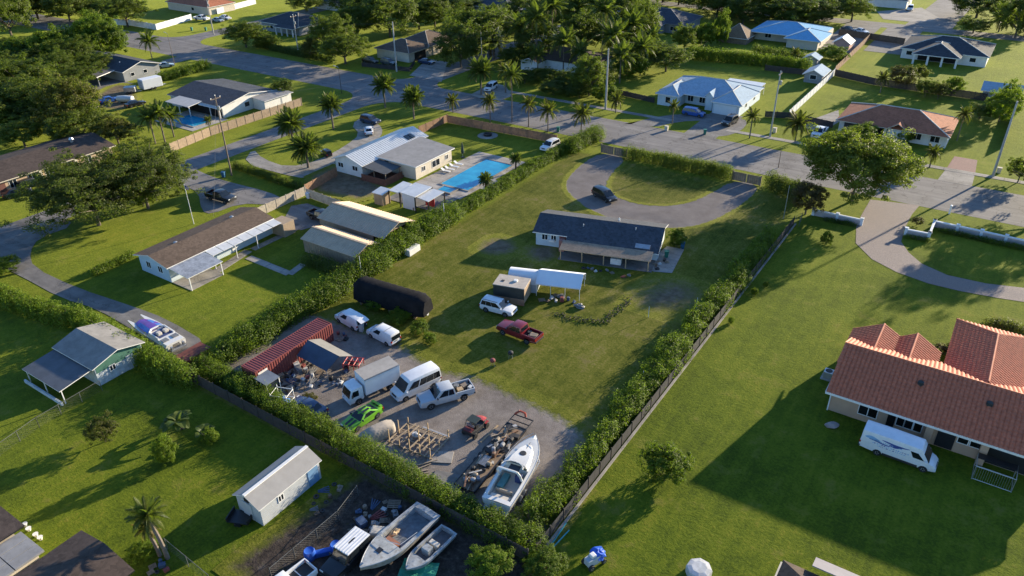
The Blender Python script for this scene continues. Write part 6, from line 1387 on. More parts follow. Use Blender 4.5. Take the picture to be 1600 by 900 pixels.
# ------------------------------------------------------------------ boats
M_GEL = paint('white_gelcoat', (.66,.65,.61), .3); M_GELD = mat('dirty_gelcoat', (.33,.31,.27), .6, .2, 1.2, dirt=((.15,.125,.09), .8)); M_GELB = mat('bluish_gelcoat', (.30,.32,.33), .65, .25, 1.3, dirt=((.13,.11,.085), .8))
M_CUSH = mat('teal_cushion', (.10,.24,.23), .8, .15); M_NAVYC = mat('navy_cushion', (.03,.05,.14), .8, .2); M_CREAMC = mat('cream_vinyl', (.55,.50,.42), .6, .1)
def boat(t, L_, B_, keel, deck, rise, ck, hullm, deckm, floorm, bow=2.2, taper=.55, stern=.94):
    """hull loft plus deck with an open cockpit; x forward"""
    xs = sorted(set([round(float(v), 3) for v in np.linspace(-L_/2, L_/2, 19)]+[ck[0], ck[1]]))
    def hb(x):
        f = (x+L_/2)/L_
        return B_/2*(stern+(1-stern)*min(1, f/.25) if f < taper else max(.02, (1-((f-taper)/(1-taper))**bow)))
    zs = lambda x: deck+rise*((x+L_/2)/L_)**2
    kz = lambda x: keel+(deck+rise-keel)*.72*max(0, ((x+L_/2)/L_-.6)/.4)**2.2
    rings = [[(x,-hb(x),zs(x)),(x,-hb(x)*.86,(zs(x)*.35+kz(x)*.65)),(x,0,kz(x)),(x,hb(x)*.86,(zs(x)*.35+kz(x)*.65)),(x,hb(x),zs(x))] for x in xs]
    mb = MB(); mb.loft(rings, 0, False, False); mb.f.append((0,1,2,3,4)); mb.m.append(0); obj('hull', mb, hullm, t, smooth=True, fix=True)
    x0, x1, wf, dp = ck; dk, fl = MB(), MB(); cw = lambda x: min(hb(x)*wf, hb(x)-.12)
    for a, b in zip(xs[:-1], xs[1:]):
        za, zb_ = zs(a)+.01, zs(b)+.01
        if a >= x0-1e-6 and b <= x1+1e-6:
            for sg in (-1, 1):
                dk.add([(a,sg*hb(a),za),(b,sg*hb(b),zb_),(b,sg*cw(b),zb_+.03),(a,sg*cw(a),za+.03)], [(0,1,2,3)])
                fl.add([(a,sg*cw(a),za+.03),(b,sg*cw(b),zb_+.03),(b,sg*cw(b),zb_-dp),(a,sg*cw(a),za-dp)], [(0,1,2,3)], 1)
            fl.add([(a,-cw(a),za-dp),(b,-cw(b),zb_-dp),(b,cw(b),zb_-dp),(a,cw(a),za-dp)], [(0,1,2,3)])
        else:
            dk.add([(a,-hb(a),za),(b,-hb(b),zb_),(b,0,zb_+.10),(a,0,za+.10),(b,hb(b),zb_),(a,hb(a),za)], [(0,1,2,3),(3,2,4,5)])
    for x in (x0, x1):
        z = zs(x)+.04; fl.add([(x,-cw(x),z),(x,cw(x),z),(x,cw(x),z-dp),(x,-cw(x),z-dp)], [(0,1,2,3)], 1)
    obj('deck', dk, deckm, t, smooth=True, fix=True); obj('cockpit', fl, [floorm, deckm], t)
    rb = MB()
    for sg in (-1, 1): rb.path([(x,sg*(hb(x)+.015),zs(x)) for x in xs], .045, 6)
    obj('rub_rail', rb, M_STEEL, t); return hb, zs
def trailer(t, x0, x1, w_, z, axles, r_=.35, tongue=1.6):
    fr = MB()
    for sg in (-1,1): fr.cbox(((x0+x1)/2, sg*w_*.42, z), (x1-x0,.1,.14))
    for x in np.linspace(x0, x1, 5): fr.cbox((float(x),0,z), (.1,w_*.84,.1))
    fr.path([(x1,w_*.42,z),(x1+tongue,0,z)], .06); fr.path([(x1,-w_*.42,z),(x1+tongue,0,z)], .06); fr.tube((x1+tongue,0,z-.3),(x1+tongue,0,z+.2),.05)
    obj('trailer_frame', fr, M_STEEL, t)
    for x in axles:
        for sg in (-1,1):
            wheel(t, x, sg*w_*.52, r_); obj('fender', MB().loft([[(x+(r_+.1)*math.cos(q), sg*w_*.52-.14, r_+(r_+.1)*math.sin(q)), (x+(r_+.1)*math.cos(q), sg*w_*.52+.14, r_+(r_+.1)*math.sin(q))] for q in np.linspace(.2,PI-.2,7)], 0, False, False), M_STEEL, t)
def head(a, b): 
    a, b = P(*a), P(*b); return ((a[0]+b[0])/2, (a[1]+b[1])/2), math.atan2(b[1]-a[1], b[0]-a[0])
# big white cabin cruiser
loc, rz = head((785,795),(829,722)); cr = thing('cabin_cruiser', 'big white cabin cruiser on a trailer in the gravel yard corner', 'boat', loc, rz)
hb, zs = boat(cr, 9.4, 3.1, .75, 2.1, .45, (-4.2,-.1,.80,.75), M_GEL, M_GEL, M_CREAMC, 3.0, .48)
obj('cabin_top', MB().loft([[(x,-w_,z0),(x,-w_*.8,z1),(x,w_*.8,z1),(x,w_,z0)] for x, w_, z0, z1 in ((-.1,1.2,2.3,2.85),(.9,1.12,2.35,2.85),(2.3,.78,2.5,2.72),(3.1,.3,2.55,2.62))]), M_GEL, cr, smooth=True, fix=True)
obj('deck_hatch', MB().lathe([(.34,0),(.34,.06),(.3,.08)], (1.55,0,2.78), 16), M_PLASTIC, cr); obj('centre_line', MB().cbox((2.6,0,2.70),(1.6,.03,.03)), M_PLASTIC, cr)
ws = [( .35*math.cos(q)*2.2-.55, 1.25*math.sin(q)) for q in np.linspace(-PI/2,PI/2,9)]
obj('windscreen', MB().loft([[(x,y,2.75),(x-.55,y*.88,3.35)] for x,y in ws], 0, False, False), M_CARGLASS, cr); fm = MB(); fm.path([(x-.55,y*.88,3.36) for x,y in ws], .05); obj('windscreen_frame', fm, M_GEL, cr)
am = MB(); am.path([(-1.5,-1.2,2.3),(-1.9,-1.15,3.3),(-2.0,-.9,3.75),(-2.0,.9,3.75),(-1.9,1.15,3.3),(-1.5,1.2,2.3)], .12); obj('radar_arch', am, M_GEL, cr)
obj('canopy_panel', MB().box(-1.5,-.55,-.75,.35,3.1,3.16), M_BLACK, cr); obj('helm_seat', MB().box(-1.2,-.6,-.9,-.3,1.5,2.3), M_NAVYC, cr, bevel=.05)
obj('side_seat', MB().box(-2.6,-.7,.35,1.0,1.45,1.9), M_CUSH, cr, bevel=.05); obj('rear_bench', MB().box(-4.1,-3.6,-1.0,1.0,1.5,1.95), M_CREAMC, cr, bevel=.05); obj('seat_back', MB().box(-3.0,-2.85,-.8,.9,1.5,2.0), mat('tan_vinyl', (.38,.31,.22), .6), cr, bevel=.03)
obj('swim_platform', MB().box(-5.3,-4.6,-1.25,1.25,1.15,1.25), M_GEL, cr, bevel=.03)
for sg in (-1,1): obj('stern_drive', MB().cbox((-4.95,sg*.45,.95),(.5,.3,.9)), M_PLASTIC, cr, bevel=.05)
bm_ = MB()
for sg in (-1,1): bm_.path([(x,sg*(hb(x)-.08),zs(x)+.45) for x in (.5,1.6,2.8,3.8,4.5)], .025)
obj('bow_rail', bm_, M_STEEL, cr); trailer(cr, -3.8, 3.2, 2.6, .6, (-2.0,-1.15), .36)
# purple catamaran speedboat: two pointed sponsons
loc, rz = head((281,551),(216,511)); sp = thing('speedboat', 'white catamaran speedboat with purple and blue foredeck behind the hedge', 'boat', loc, rz); sp.scale = (1.12,1.12,1.05)
M_PURP = mat('purple_deck', (.13,.05,.30), .3, .2, .8, coat=.4); M_BLUED = mat('blue_deck', (.06,.16,.48), .3, .15, .8, coat=.4)
for sg in (-1,1):
    rg_ = [[(x,sg*yo,1.25+.1*f),(x,sg*yi,1.25+.1*f),(x,sg*(yi*.6+yo*.4),.45+.5*f*f),(x,sg*yo*.98,.7+.35*f)] for x, yo, yi, f in ((-4,1.2,.35,0),(-1,1.25,.4,.1),(1.5,1.22,.45,.4),(3.2,1.05,.55,.7),(4.6,.86,.74,1))]
    obj('sponson', MB().loft(rg_), M_GEL, sp, smooth=True, fix=True)
obj('deck', MB().loft([[(x,-w_,1.2),(x,-w_*.85,z),(x,w_*.85,z),(x,w_,1.2)] for x, w_, z in ((-4,1.2,1.45),(-2,1.25,1.55),(-.2,1.2,1.55))]), M_GEL, sp, smooth=True, fix=True)
obj('foredeck', MB().loft([[(x,-w_,z-.1),(x,0,z+.08),(x,w_,z-.1)] for x, w_, z in ((-.2,1.05,1.62),(1.2,1.0,1.58),(2.4,.86,1.5),(3.4,.6,1.4))], 0, False, False), M_PURP, sp, smooth=True)
obj('foredeck_stripe', MB().add([(-.2,1.06,1.54),(2.6,.8,1.43),(2.6,.3,1.55),(-.2,.45,1.66)], [(0,1,2,3)]), M_BLUED, sp); obj('foredeck_stripe', MB().add([(-.2,-1.06,1.54),(2.6,-.8,1.43),(2.6,-.45,1.50),(-.2,-.6,1.63)], [(0,1,2,3)]), M_BLUED, sp)
obj('cockpit', MB().box(-2.2,-.5,-.85,.85,1.5,1.585), M_NAVYC, sp); co = MB(); co.path([(-2.3,-.95,1.6),(-.4,-.95,1.68),(.0,-.5,1.74),(.0,.5,1.74),(-.4,.95,1.68),(-2.3,.95,1.6)], .12); obj('coaming', co, M_GEL, sp)
for y in (-.4,.4): obj('seat', MB().box(-1.8,-1.2,y-.25,y+.25,1.58,1.95), M_CREAMC, sp, bevel=.08)
for y in (-.6,.6): obj('engine_hatch', MB().box(-3.3,-2.6,y-.35,y+.35,1.5,1.58), M_JUNK[0], sp)
obj('drive_rack', MB().box(-4.6,-4.0,-.9,.9,.6,.8).box(-4.5,-4.1,-.8,-.6,.5,1.2).box(-4.5,-4.1,.6,.8,.5,1.2), M_STEEL, sp); trailer(sp, -3.6, 3.4, 2.1, .42, (-1.6,-.8), .32, 1.3)
# old open boat, skiff and their neighbours in the scrapyard below the back fence
loc, rz = head((668,815),(570,905)); ob = thing('derelict_boat', 'derelict bow-rider with stained open cockpit in the scrapyard', 'boat', loc, rz)
hb, zs = boat(ob, 8.6, 3.0, .3, 1.45, .35, (-3.7,.7,.82,.7), M_GELD, M_GELB, mat('stained_floor', (.16,.18,.19), .85, .4, 1.2), 2.2, .5)
obj('deck_hatch', MB().cbox((2.0,0,1.78),(.5,.5,.06)), M_BLACK, ob); obj('dash', MB().box(.2,.68,-.7,.7,.9,1.5), mat('red_brown_vinyl', (.28,.12,.07), .8), ob); obj('rope_pile', MB().blob((-.6,-.8,1.1), (.5,.3,.25), 3, 9, 6, .35), M_NEWWOOD, ob)
obj('windscreen_rail', MB().path([(-1.5,-1.2,1.65),(.6,-1.15,1.95),(1.0,0,2.0),(.6,1.15,1.95),(-1.5,1.2,1.65)], .03), M_STEEL, ob)
for x in (-2.5,1.5): obj('stand', MB().box(x-.15,x+.15,-.8,.8,-.03,.5), M_WOOD, ob)
loc, rz = head((700,842),(640,900)); sk_ = thing('skiff', 'small grey-white skiff with console beside the derelict boat', 'boat', loc, rz)
boat(sk_, 5.6, 1.9, .25, 1.05, .15, (-2.6,1.2,.8,.45), M_GELB, M_GELB, mat('grimy_floor', (.13,.12,.12), .9, .35, 1.5), 2.4, .6); obj('console', MB().box(-.2,.5,-.4,.4,.6,1.4), M_GELB, sk_, bevel=.06); obj('seat', MB().box(-1.0,-.5,-.5,.5,.6,1.15), M_CREAMC, sk_, bevel=.06)
obj('keel_block', MB().box(-2,1.5,-.3,.3,-.03,.3), M_WOOD, sk_)
gx, gy = P(655,896); gt = obj('green_tarp', MB().loft([[(x,y,.5+.12*math.sin(x*2+y*3)) for y in (-1.0,-.3,.3,1.0)] for x in np.linspace(-1.6,1.6,7)], 0, False, False).box(-1.5,1.5,-.9,.9,-.02,.4), mat('green_tarp', (.02,.22,.13), .6, .15), None, loc=(gx,gy,0), rz=.4); tag(gt, 'green tarpaulin over a stack beside the skiff', 'tarp')
for q, lb in (((592,838),'cream outboard cowling lying beside the derelict boat'),):
    x, y = P(*q); tag(obj('engine_cowl', MB().loft([[(-.8*s_,-.6*s_,z),(.8*s_,-.6*s_,z),(.9*s_,.5*s_,z),(-.7*s_,.6*s_,z)] for z, s_ in ((0,1),(.7,1),(.9,.8))]), M_CREAMC, None, loc=(x,y,0), rz=.5, bevel=.08, fix=True), lb, 'cowling')
x, y = P(503,868); bl = thing('blue_barrels', 'two bright blue plastic drums joined by a blue sheet in the scrapyard', 'drum', (x,y,0), .9); bl.scale = (1.1,1.1,1.1)
for k, (dx, z) in enumerate(((-.9,0),(1.2,0))): obj('drum', MB().lathe([(.42,0),(.48,.3),(.48,.8),(.4,.95),(.3,.9)], (dx,0,z), 14), mat('blue_plastic', (.02,.09,.42), .4, .15), bl, smooth=True)
obj('sheet', MB().cbox((.1,0,.3),(1.6,.5,.5)), MATS['blue_plastic'], bl, bevel=.1)
# junk-laden flatbed trailer
loc, rz = head((728,768),(812,668)); ft = thing('junk_trailer', 'long flatbed trailer heaped with scrap between the buggy and the cruiser', 'trailer', loc, rz)
obj('bed', MB().box(-5.6,4.6,-1.1,1.1,.6,.72), M_WOOD, ft); fr = MB()
for sg in (-1,1): fr.box(-5.6,4.6,min(sg*1.1,sg*1.2),max(sg*1.1,sg*1.2),.5,.78)
fr.box(4.6,4.75,-1.2,1.2,.5,.8); fr.path([(4.7,1.15,.7),(6.3,1.15,.72)], .06); fr.path([(4.7,-1.15,.7),(6.3,-1.15,.72)], .06); fr.tube((6.3,-1.2,.72),(6.3,1.2,.72), .07); fr.tube((5.4,-1.2,.72),(5.4,1.2,.72), .06)
obj('frame', fr, M_BLACK, ft); obj('winch_guard', MB().path([(6.3,1.1,.8),(6.5,.6,1.25),(6.4,-.1,1.3),(6.2,-.3,.95)], .12), mat('orange_red_paint', (.42,.07,.03), .5), ft)
for x in (-1.6,-.7,.2):
    for sg in (-1,1): wheel(ft, x, sg*1.25, .38)
rg = random.Random(31)
M_SCRAP = [mat('scrap_'+n_, c_, .7, .35, 3) for n_, c_ in (('rust',(.16,.085,.05)),('steel',(.22,.23,.25)),('dark',(.03,.028,.028)),('plank',(.30,.24,.17)),('pale',(.30,.30,.30)))]
for k in range(70):
    x = rg.uniform(-5.3,4.3); y = rg.uniform(-.9,.9); z = .75+rg.uniform(0,.55)*(1-abs(y)); m_ = M_SCRAP[rg.choice((0,1,1,2,2,3,3,4))]; mb = MB()
    kk = rg.random()
    if kk < .5: mb.cbox((x,y,z+.05), (rg.uniform(.6,2.2),rg.uniform(.06,.2),rg.uniform(.05,.16)), rg.gauss(0,.35), 0, (0,rg.uniform(-.15,.15)))
    elif kk < .8: mb.cbox((x,y,z+.12), (rg.uniform(.3,.9),rg.uniform(.25,.6),rg.uniform(.12,.4)), rg.uniform(0,3), 0, (rg.uniform(-.3,.3),0))
    else: mb.lathe([(.16,-.25),(.22,-.2),(.22,.2),(.14,.25)], (x,y,z+.25), 9, rg.choice('xyz'))
    obj('scrap_piece', mb, m_, ft)
obj('grating', MB().box(-2.6,-1.2,-.4,.3,1.25,1.28), M_STEEL, ft)
for k in range(9): obj('grating_bar', MB().box(-2.6+k*.16,-2.56+k*.16,-.4,.3,1.28,1.33), M_SCRAP[4], ft)
# side-by-side buggy
loc, rz = place((741,686), (761,667), 'R', 1.5); bg_ = thing('side_by_side_buggy', 'red and black off-road buggy with roll cage on the gravel', 'buggy', loc, rz)
M_BRED = paint('buggy_red', (.36,.035,.02)); obj('body', MB().loft([[(x,-w_,z0),(x,-w_,z1),(x,w_,z1),(x,w_,z0)] for x, w_, z0, z1 in ((-1.5,.6,.5,1.0),(-.7,.7,.4,.9),(.4,.7,.4,.85),(.9,.62,.45,1.0),(1.5,.45,.55,.8))]), M_PLASTIC, bg_, bevel=.05, fix=True)
obj('hood', MB().loft([[(x,-w_,z),(x,0,z+.08),(x,w_,z)] for x, w_, z in ((.7,.58,1.08),(1.2,.52,1.0),(1.6,.36,.82))], 0, False, False), M_BRED, bg_); obj('rear_panel', MB().box(-1.55,-.95,-.55,.55,1.0,1.12), mat('maroon_panel', (.12,.02,.02), .5), bg_, bevel=.04)
cg = MB()
for sg in (-1,1): cg.path([(.75,sg*.62,.95),(.25,sg*.58,1.75),(-.75,sg*.58,1.78),(-1.1,sg*.6,1.0)], .035)
for x, z in ((.25,1.75),(-.75,1.78)): cg.tube((x,-.58,z),(x,.58,z),.035)
obj('roll_cage', cg, M_BLACK, bg_); obj('roof', MB().box(-.8,.3,-.6,.6,1.78,1.83), mat('dark_green_roof', (.02,.03,.024), .5), bg_, bevel=.02); obj('windscreen_bar', MB().cbox((-.85,0,1.35),(.06,1.0,.3)), M_STEEL, bg_)
for y in (-.3,.3): obj('seat', MB().box(-.6,-.1,y-.22,y+.22,.6,1.2), M_BLACK, bg_, bevel=.06)
for x in (1.05,-1.05):
    for sg in (-1,1):
        wheel(bg_, x, sg*.72, .34, .28, M_PLASTIC); obj('fender', MB().cbox((x,sg*.68,.78),(.6,.3,.06)), M_BRED if x > 0 else M_PLASTIC, bg_, bevel=.02)
# covered car
loc, rz = place((604,676), (574,690), 'C', 1.9); cv = thing('covered_car', 'car under a wrinkled beige cover beside the lime green coupe', 'car', loc, rz); cv.scale = (.9,.9,.95)
rings = []
for k in range(21):
    x = -2.25+4.5*k/20; ht = 1.42-.45*max(0,(x-.3)/1.9)**1.2-.2*max(0,(-x-1.2)/1.0); e = abs(x)/2.25; w_ = .97*(1-.4*max(0,(e-.8)/.2)**2)
    rings.append([(x, w_*math.copysign(abs(math.cos(a))**.5, math.cos(a))*(1+.05*math.sin(k*2.1+j*1.7)), .08+(ht-.08)*(max(0,math.sin(a))**.6)*(1+.03*math.sin(k*1.7+j*2.3))) for j, a in enumerate(np.linspace(0,PI,15))])
obj('cover', MB().loft(rings, 0, True, True), mat('beige_cover', (.36,.31,.25), .85, .12, 1.5, bmp=.5, bscale=4), cv, smooth=True, fix=True)
for x in (1.4,-1.4):
    for sg in (-1,1): wheel(cv, x, sg*.8, .33)
# ------------------------------------------------------------------ timber post frame and slabs on the gravel
x0_, y0_ = P(655,690); pf = thing('timber_frame', 'raised timber floor frame with tall bare posts on the gravel', 'timber frame', (x0_, y0_, 0), .08)
rg = random.Random(2)
for i in range(5):
    for j in range(2 if i in (1,3) else 3):
        x, y = -2.6+i*1.3, -1.7+j*1.7; h_ = rg.uniform(1.0,2.0); obj('post', MB().cbox((x,y,h_/2-.03),(.10,.10,h_)), M_NEWWOOD, pf)
for i in range(9): obj('joist', MB().cbox((-2.7+i*.67,rg.uniform(-.1,.1),.32),(.09,3.7,.14), rg.gauss(0,.05)), M_SCRAP[3], pf)
for j in range(4): obj('beam', MB().cbox((0,-1.7+j*1.13,.19),(5.6,.1,.12)), M_SCRAP[3], pf)
obj('deck_board', MB().cbox((1.0,1.75,.42),(3.4,.2,.05)), M_SCRAP[4], pf); obj('plastic_sheet', MB().blob((-.5,.3,.5),(.5,.35,.28),4,9,6,.3), M_JUNK[3], pf)
for q, s_, rz_, lb in (((688,715),(2.6,1.7),.5,'pale concrete slab lying on the gravel'),((700,752),(3.4,2.2),.3,'dusty board sheet lying by the back hedge')):
    x, y = P(*q); tag(obj('concrete_slab', MB().box(-s_[0]/2,s_[0]/2,-s_[1]/2,s_[1]/2,0,.09), M_CONC if s_[0] < 3 else M_CONCD, None, loc=(x,y,.03), rz=rz_, bevel=.02), lb, 'slab')
a, b = Vector(P(749,694)), Vector(P(780,663)); tag(obj('loose_plank', MB().box(-1.6,1.6,-.09,.09,0,.06), M_NEWWOOD, None, loc=((a.x+b.x)/2,(a.y+b.y)/2,.03), rz=math.atan2(b.y-a.y,b.x-a.x)), 'single pale plank lying between buggy and trailer', 'plank')
for k, (px, py, l_, r_) in enumerate(((655,738,1.9,.9),(662,730,1.6,1.1),(668,724,2.2,.95),(645,735,1.2,1.3),(660,742,1.5,.8))):
    x, y = P(px,py); tag(obj('lumber_scrap', MB().box(-l_/2,l_/2,-.06,.06,0,.07), M_SCRAP[3], None, loc=(x,y,.03+.03*k), rz=r_), 'broken grey board in the small lumber pile by the hedge', 'board', 'small lumber pile by the hedge')
# red tubular implement and wire cages by the box truck
x, y = P(553,574); im = thing('red_frame_machine', 'red tubular machine frame parked behind the box truck', 'machine', (x,y,0), .4); mb = MB()
for i in range(4): mb.path([(-1+.66*i,-.8,.1),(-1+.66*i,-.8,.9),(-1+.66*i,.8,.9),(-1+.66*i,.8,.1)], .05)
for y_ in (-.8,0,.8): mb.tube((-1.1,y_,.9),(1.1,y_,.9),.05)
obj('frame', mb, mat('machine_red', (.45,.03,.035), .5), im); obj('engine', MB().cbox((.1,0,.5),(.8,.6,.5)), M_PLASTIC, im, bevel=.06)
for sg in (-1,1): wheel(im, -.7, sg*.6, .3)
x, y = P(422,613); kb = thing('glazed_booth', 'small blue-roofed glazed booth against the end of the container', 'booth', (x,y,0), R(90))
obj('roof', MB().slab([(-1,-1,2.05),(1,-1,2.05),(1,1,2.25),(-1,1,2.25)], .08), mat('booth_roof', (.13,.15,.18), .5), kb, fix=True); fm = MB()
for sx in (-.9,.9):
    for sy in (-.9,0,.9): fm.box(sx-.05,sx+.05,sy-.05,sy+.05,-.02,2.05)
obj('frame', fm, M_WHITE, kb); obj('pane', MB().box(-.88,.88,-.89,-.86,.3,2.0).box(.86,.89,-.86,.86,.3,2.0).box(-.89,-.86,-.86,.86,.3,2.0), M_GLASS, kb)
x, y = P(444,635); wc = thing('pipe_rack', 'white pipe rack with blue tarp beside the booth', 'rack', (x,y,0), .35); mb = MB()
for sx in (-1,1):
    for sy in (-.8,.8): mb.tube((sx,sy,-.02),(sx*.95,sy,2.3),.05)
for z in (.9,2.0): mb.path([(-1,-.8,z),(1,-.8,z),(1,.8,z),(-1,.8,z),(-1,-.8,z)], .04)
obj('frame', mb, M_WHITE, wc); obj('tarp', MB().blob((0,0,.6),(.95,.75,.45),8,10,6,.2), mat('blue_tarp', (.05,.15,.42), .6, .2), wc)
# white tank lying on the dry lawn, blue tarp mower, grey boulder cover, fire pits
a, b = P(634,402), P(655,388); tag(obj('white_tank', MB().loft([[(x,-.55,.02),(x,-.5,1.0),(x,.45,1.05),(x,.55,.02)] for x in (-1.35,0,1.35)]), M_GEL, None, loc=((a[0]+b[0])/2,(a[1]+b[1])/2,0), rz=math.atan2(b[1]-a[1],b[0]-a[0]), bevel=.08, fix=True), 'white boxy tank lying against the leafy hedge on the dry lawn', 'tank')
x, y = P(928,880); mw = thing('tarped_mower', 'mower loaded under a blue tarp on the open lawn', 'mower', (x,y,0), 1.2)
obj('tarp', MB().blob((.5,.1,.75),(.75,.65,.5),5,12,8,.16), mat('bright_blue_tarp', (.02,.10,.52), .5, .15), mw); obj('body', MB().loft([[(q,-.45*s_,.3),(q,-.4*s_,1.0),(q,.4*s_,1.0),(q,.45*s_,.3)] for q, s_ in ((-.9,.8),(0,1),(.8,.9))]), M_SIDING, mw, bevel=.06, fix=True); obj('seat', MB().cbox((-.2,0,1.15),(.5,.5,.3)), M_WHITE, mw, bevel=.08)
for q in ((-.7,-.5,.3),(-.7,.5,.3),(.7,-.5,.25),(.7,.5,.25)): wheel(mw, q[0], q[1], q[2])
x, y = P(1091,897); tag(obj('covered_spa', MB().loft([[(1.1*s_*math.cos(a_),1.1*s_*math.sin(a_),z) for a_ in np.linspace(.3,2*PI+.3,9)[:8]] for z, s_ in ((0,1),(.7,1.02),(.85,.95),(.92,.6))]), mat('grey_vinyl_cover', (.42,.43,.44), .6, .25, 2.5), None, loc=(x,y,0), fix=True), 'octagonal grey vinyl-covered tub on the open lawn', 'tub')
for q, lb, m_ in (((770,572),'small red kettle grill on the dry lawn',M_JUNK[2]),((798,560),'small black kettle grill on the dry lawn',M_JUNK[5])):
    x, y = P(*q); t = thing('kettle_grill', lb, 'grill', (x,y,0)); obj('bowl', MB().lathe([(.1,.55),(.32,.7),(.35,.85),(.3,1.0),(.1,1.1)], (0,0,0), 12), m_, t, smooth=True)
    for k in range(3): obj('leg', MB().tube((.3*math.cos(k*2.1),.3*math.sin(k*2.1),-.01),(.15*math.cos(k*2.1),.15*math.sin(k*2.1),.65),.025,.025,5), M_STEEL, t)
x, y = P(905,480); tag(obj('debris_pile', MB().blob((0,0,.2),(.7,.5,.3),3,10,6,.3), M_JUNK[0], None, loc=(x,y,0)), 'grey debris pile at the mouth of the canopy tent', 'debris')
x, y = P(1299,667); tag(obj('tarped_bundle', MB().blob((0,0,.25),(.75,.45,.35),6,10,6,.2), mat('grey_pink_tarp', (.26,.22,.21), .8, .2), None, loc=(x,y,0), rz=.5), 'grey tarp bundle lying on the lawn by the tile-roofed house', 'tarp')
x, y = P(1293,590); ac = thing('air_conditioner', 'grey air-conditioning unit on a pad at the tile house corner', 'air conditioner', (x,y,0)); obj('cabinet', MB().box(-.5,.5,-.5,.5,.05,1.0), M_STEEL, ac, bevel=.04); obj('fan_grille', MB().lathe([(.4,1.0),(.4,1.03),(.1,1.05)], (0,0,0), 14), M_PLASTIC, ac); obj('pad', MB().box(-.7,.7,-.7,.7,-.02,.06), M_CONC, ac)
x, y = P(1475,692); tag(obj('stone_bench_block', MB().blob((0,0,.35),(1.4,.6,.5),9,12,8,.12), mat('speckled_stone', (.25,.26,.27), .9, .3, 4), None, loc=(x,y,0), rz=0), 'speckled grey covered furniture pile on the shaded back porch', 'furniture')
kx, ky = P(1550,748); kn = thing('wire_kennel', 'wire kennel frame against the tile-roofed house', 'kennel', (kx,ky,0), 0); fm = MB()
for sx in (-1.7,1.7):
    for sy in (-1.1,1.1): fm.tube((sx,sy,-.02),(sx,sy,1.7),.04)
for z in (.1,1.68):
    for p0, p1 in (((-1.7,-1.1),(1.7,-1.1)),((1.7,-1.1),(1.7,1.1)),((1.7,1.1),(-1.7,1.1)),((-1.7,1.1),(-1.7,-1.1))): fm.tube((*p0,z),(*p1,z),.035)
obj('frame', fm, M_STEEL, kn); wm = MB()
for k in range(17):
    u_ = -1.6+k*.2; wm.tube((u_,-1.1,.1),(u_,-1.1,1.68),.012,.012,4)
obj('wire', wm, M_STEEL, kn); obj('mesh_roof', MB().box(-1.7,1.7,.2,1.12,1.7,1.74), M_BLACK, kn)
# ------------------------------------------------------------------ fences
M_FBR = mat('brown_fence_boards', (.23,.13,.075), .85, .3, 2.2, bmp=.3); M_FGREY = mat('grey_fence_boards', (.055,.046,.038), .9, .3, 2, bmp=.3); M_FTAN = mat('tan_fence_boards', (.34,.25,.17), .85, .2, 2); M_FDARK = mat('dark_fence_screen', (.035,.034,.036), .85, .3, 1.5); M_FPALE = mat('pale_fence_boards', (.38,.33,.26), .85, .25, 2)
PANEL = {}
def fence(name, label, pts, h, m, pl=2.4, pick=.15, pm=None, gaps=(), th=.03, cat='fence', post_h=.12):
    A = pts[0]; t = thing(name, label, cat, (A[0], A[1], 0))
    for a, b in zip(pts[:-1], pts[1:]):
        d = Vector((b[0]-a[0], b[1]-a[1])); L_ = d.length; n = max(1, round(L_/pl)); s_ = L_/n; rz = math.atan2(d.y, d.x); key = (round(s_,3), h, m.name, pick)
        if key not in PANEL:
            mb = MB(); k = max(1, int(s_/pick)); rg = random.Random(4)
            for i in range(k):
                w_ = s_/k; mb.box(i*w_+.006, (i+1)*w_-.006, -th/2, th/2, .02, h+rg.uniform(-.03,.03))
            for z in (.3, h-.3): mb.box(.01, s_-.01, th/2, th/2+.04, z, z+.09)
            me = mb.mesh('panel'); me.materials.append(m); PANEL[key] = me
        for i in range(n):
            q = Vector(a)+d*(i/n); o = bpy.data.objects.new('panel', PANEL[key]); C.objects.link(o); o.parent = t; o.location = (q.x-A[0], q.y-A[1], 0); o.rotation_euler = (0,0,rz)
        for i in range(n+1):
            q = Vector(a)+d*(i/n); key2 = ('post', h, (pm or m).name)
            if key2 not in PANEL:
                me = MB().box(-.06,.06,-.06,.06,-.05,h+post_h).mesh('post'); me.materials.append(pm or m); PANEL[key2] = me
            o = bpy.data.objects.new('post', PANEL[key2]); C.objects.link(o); o.parent = t; o.location = (q.x-A[0], q.y-A[1], 0); o.rotation_euler = (0,0,rz)
    return t
M_WIRE = mat('dull_wire', (.10,.105,.10), .6, .2)
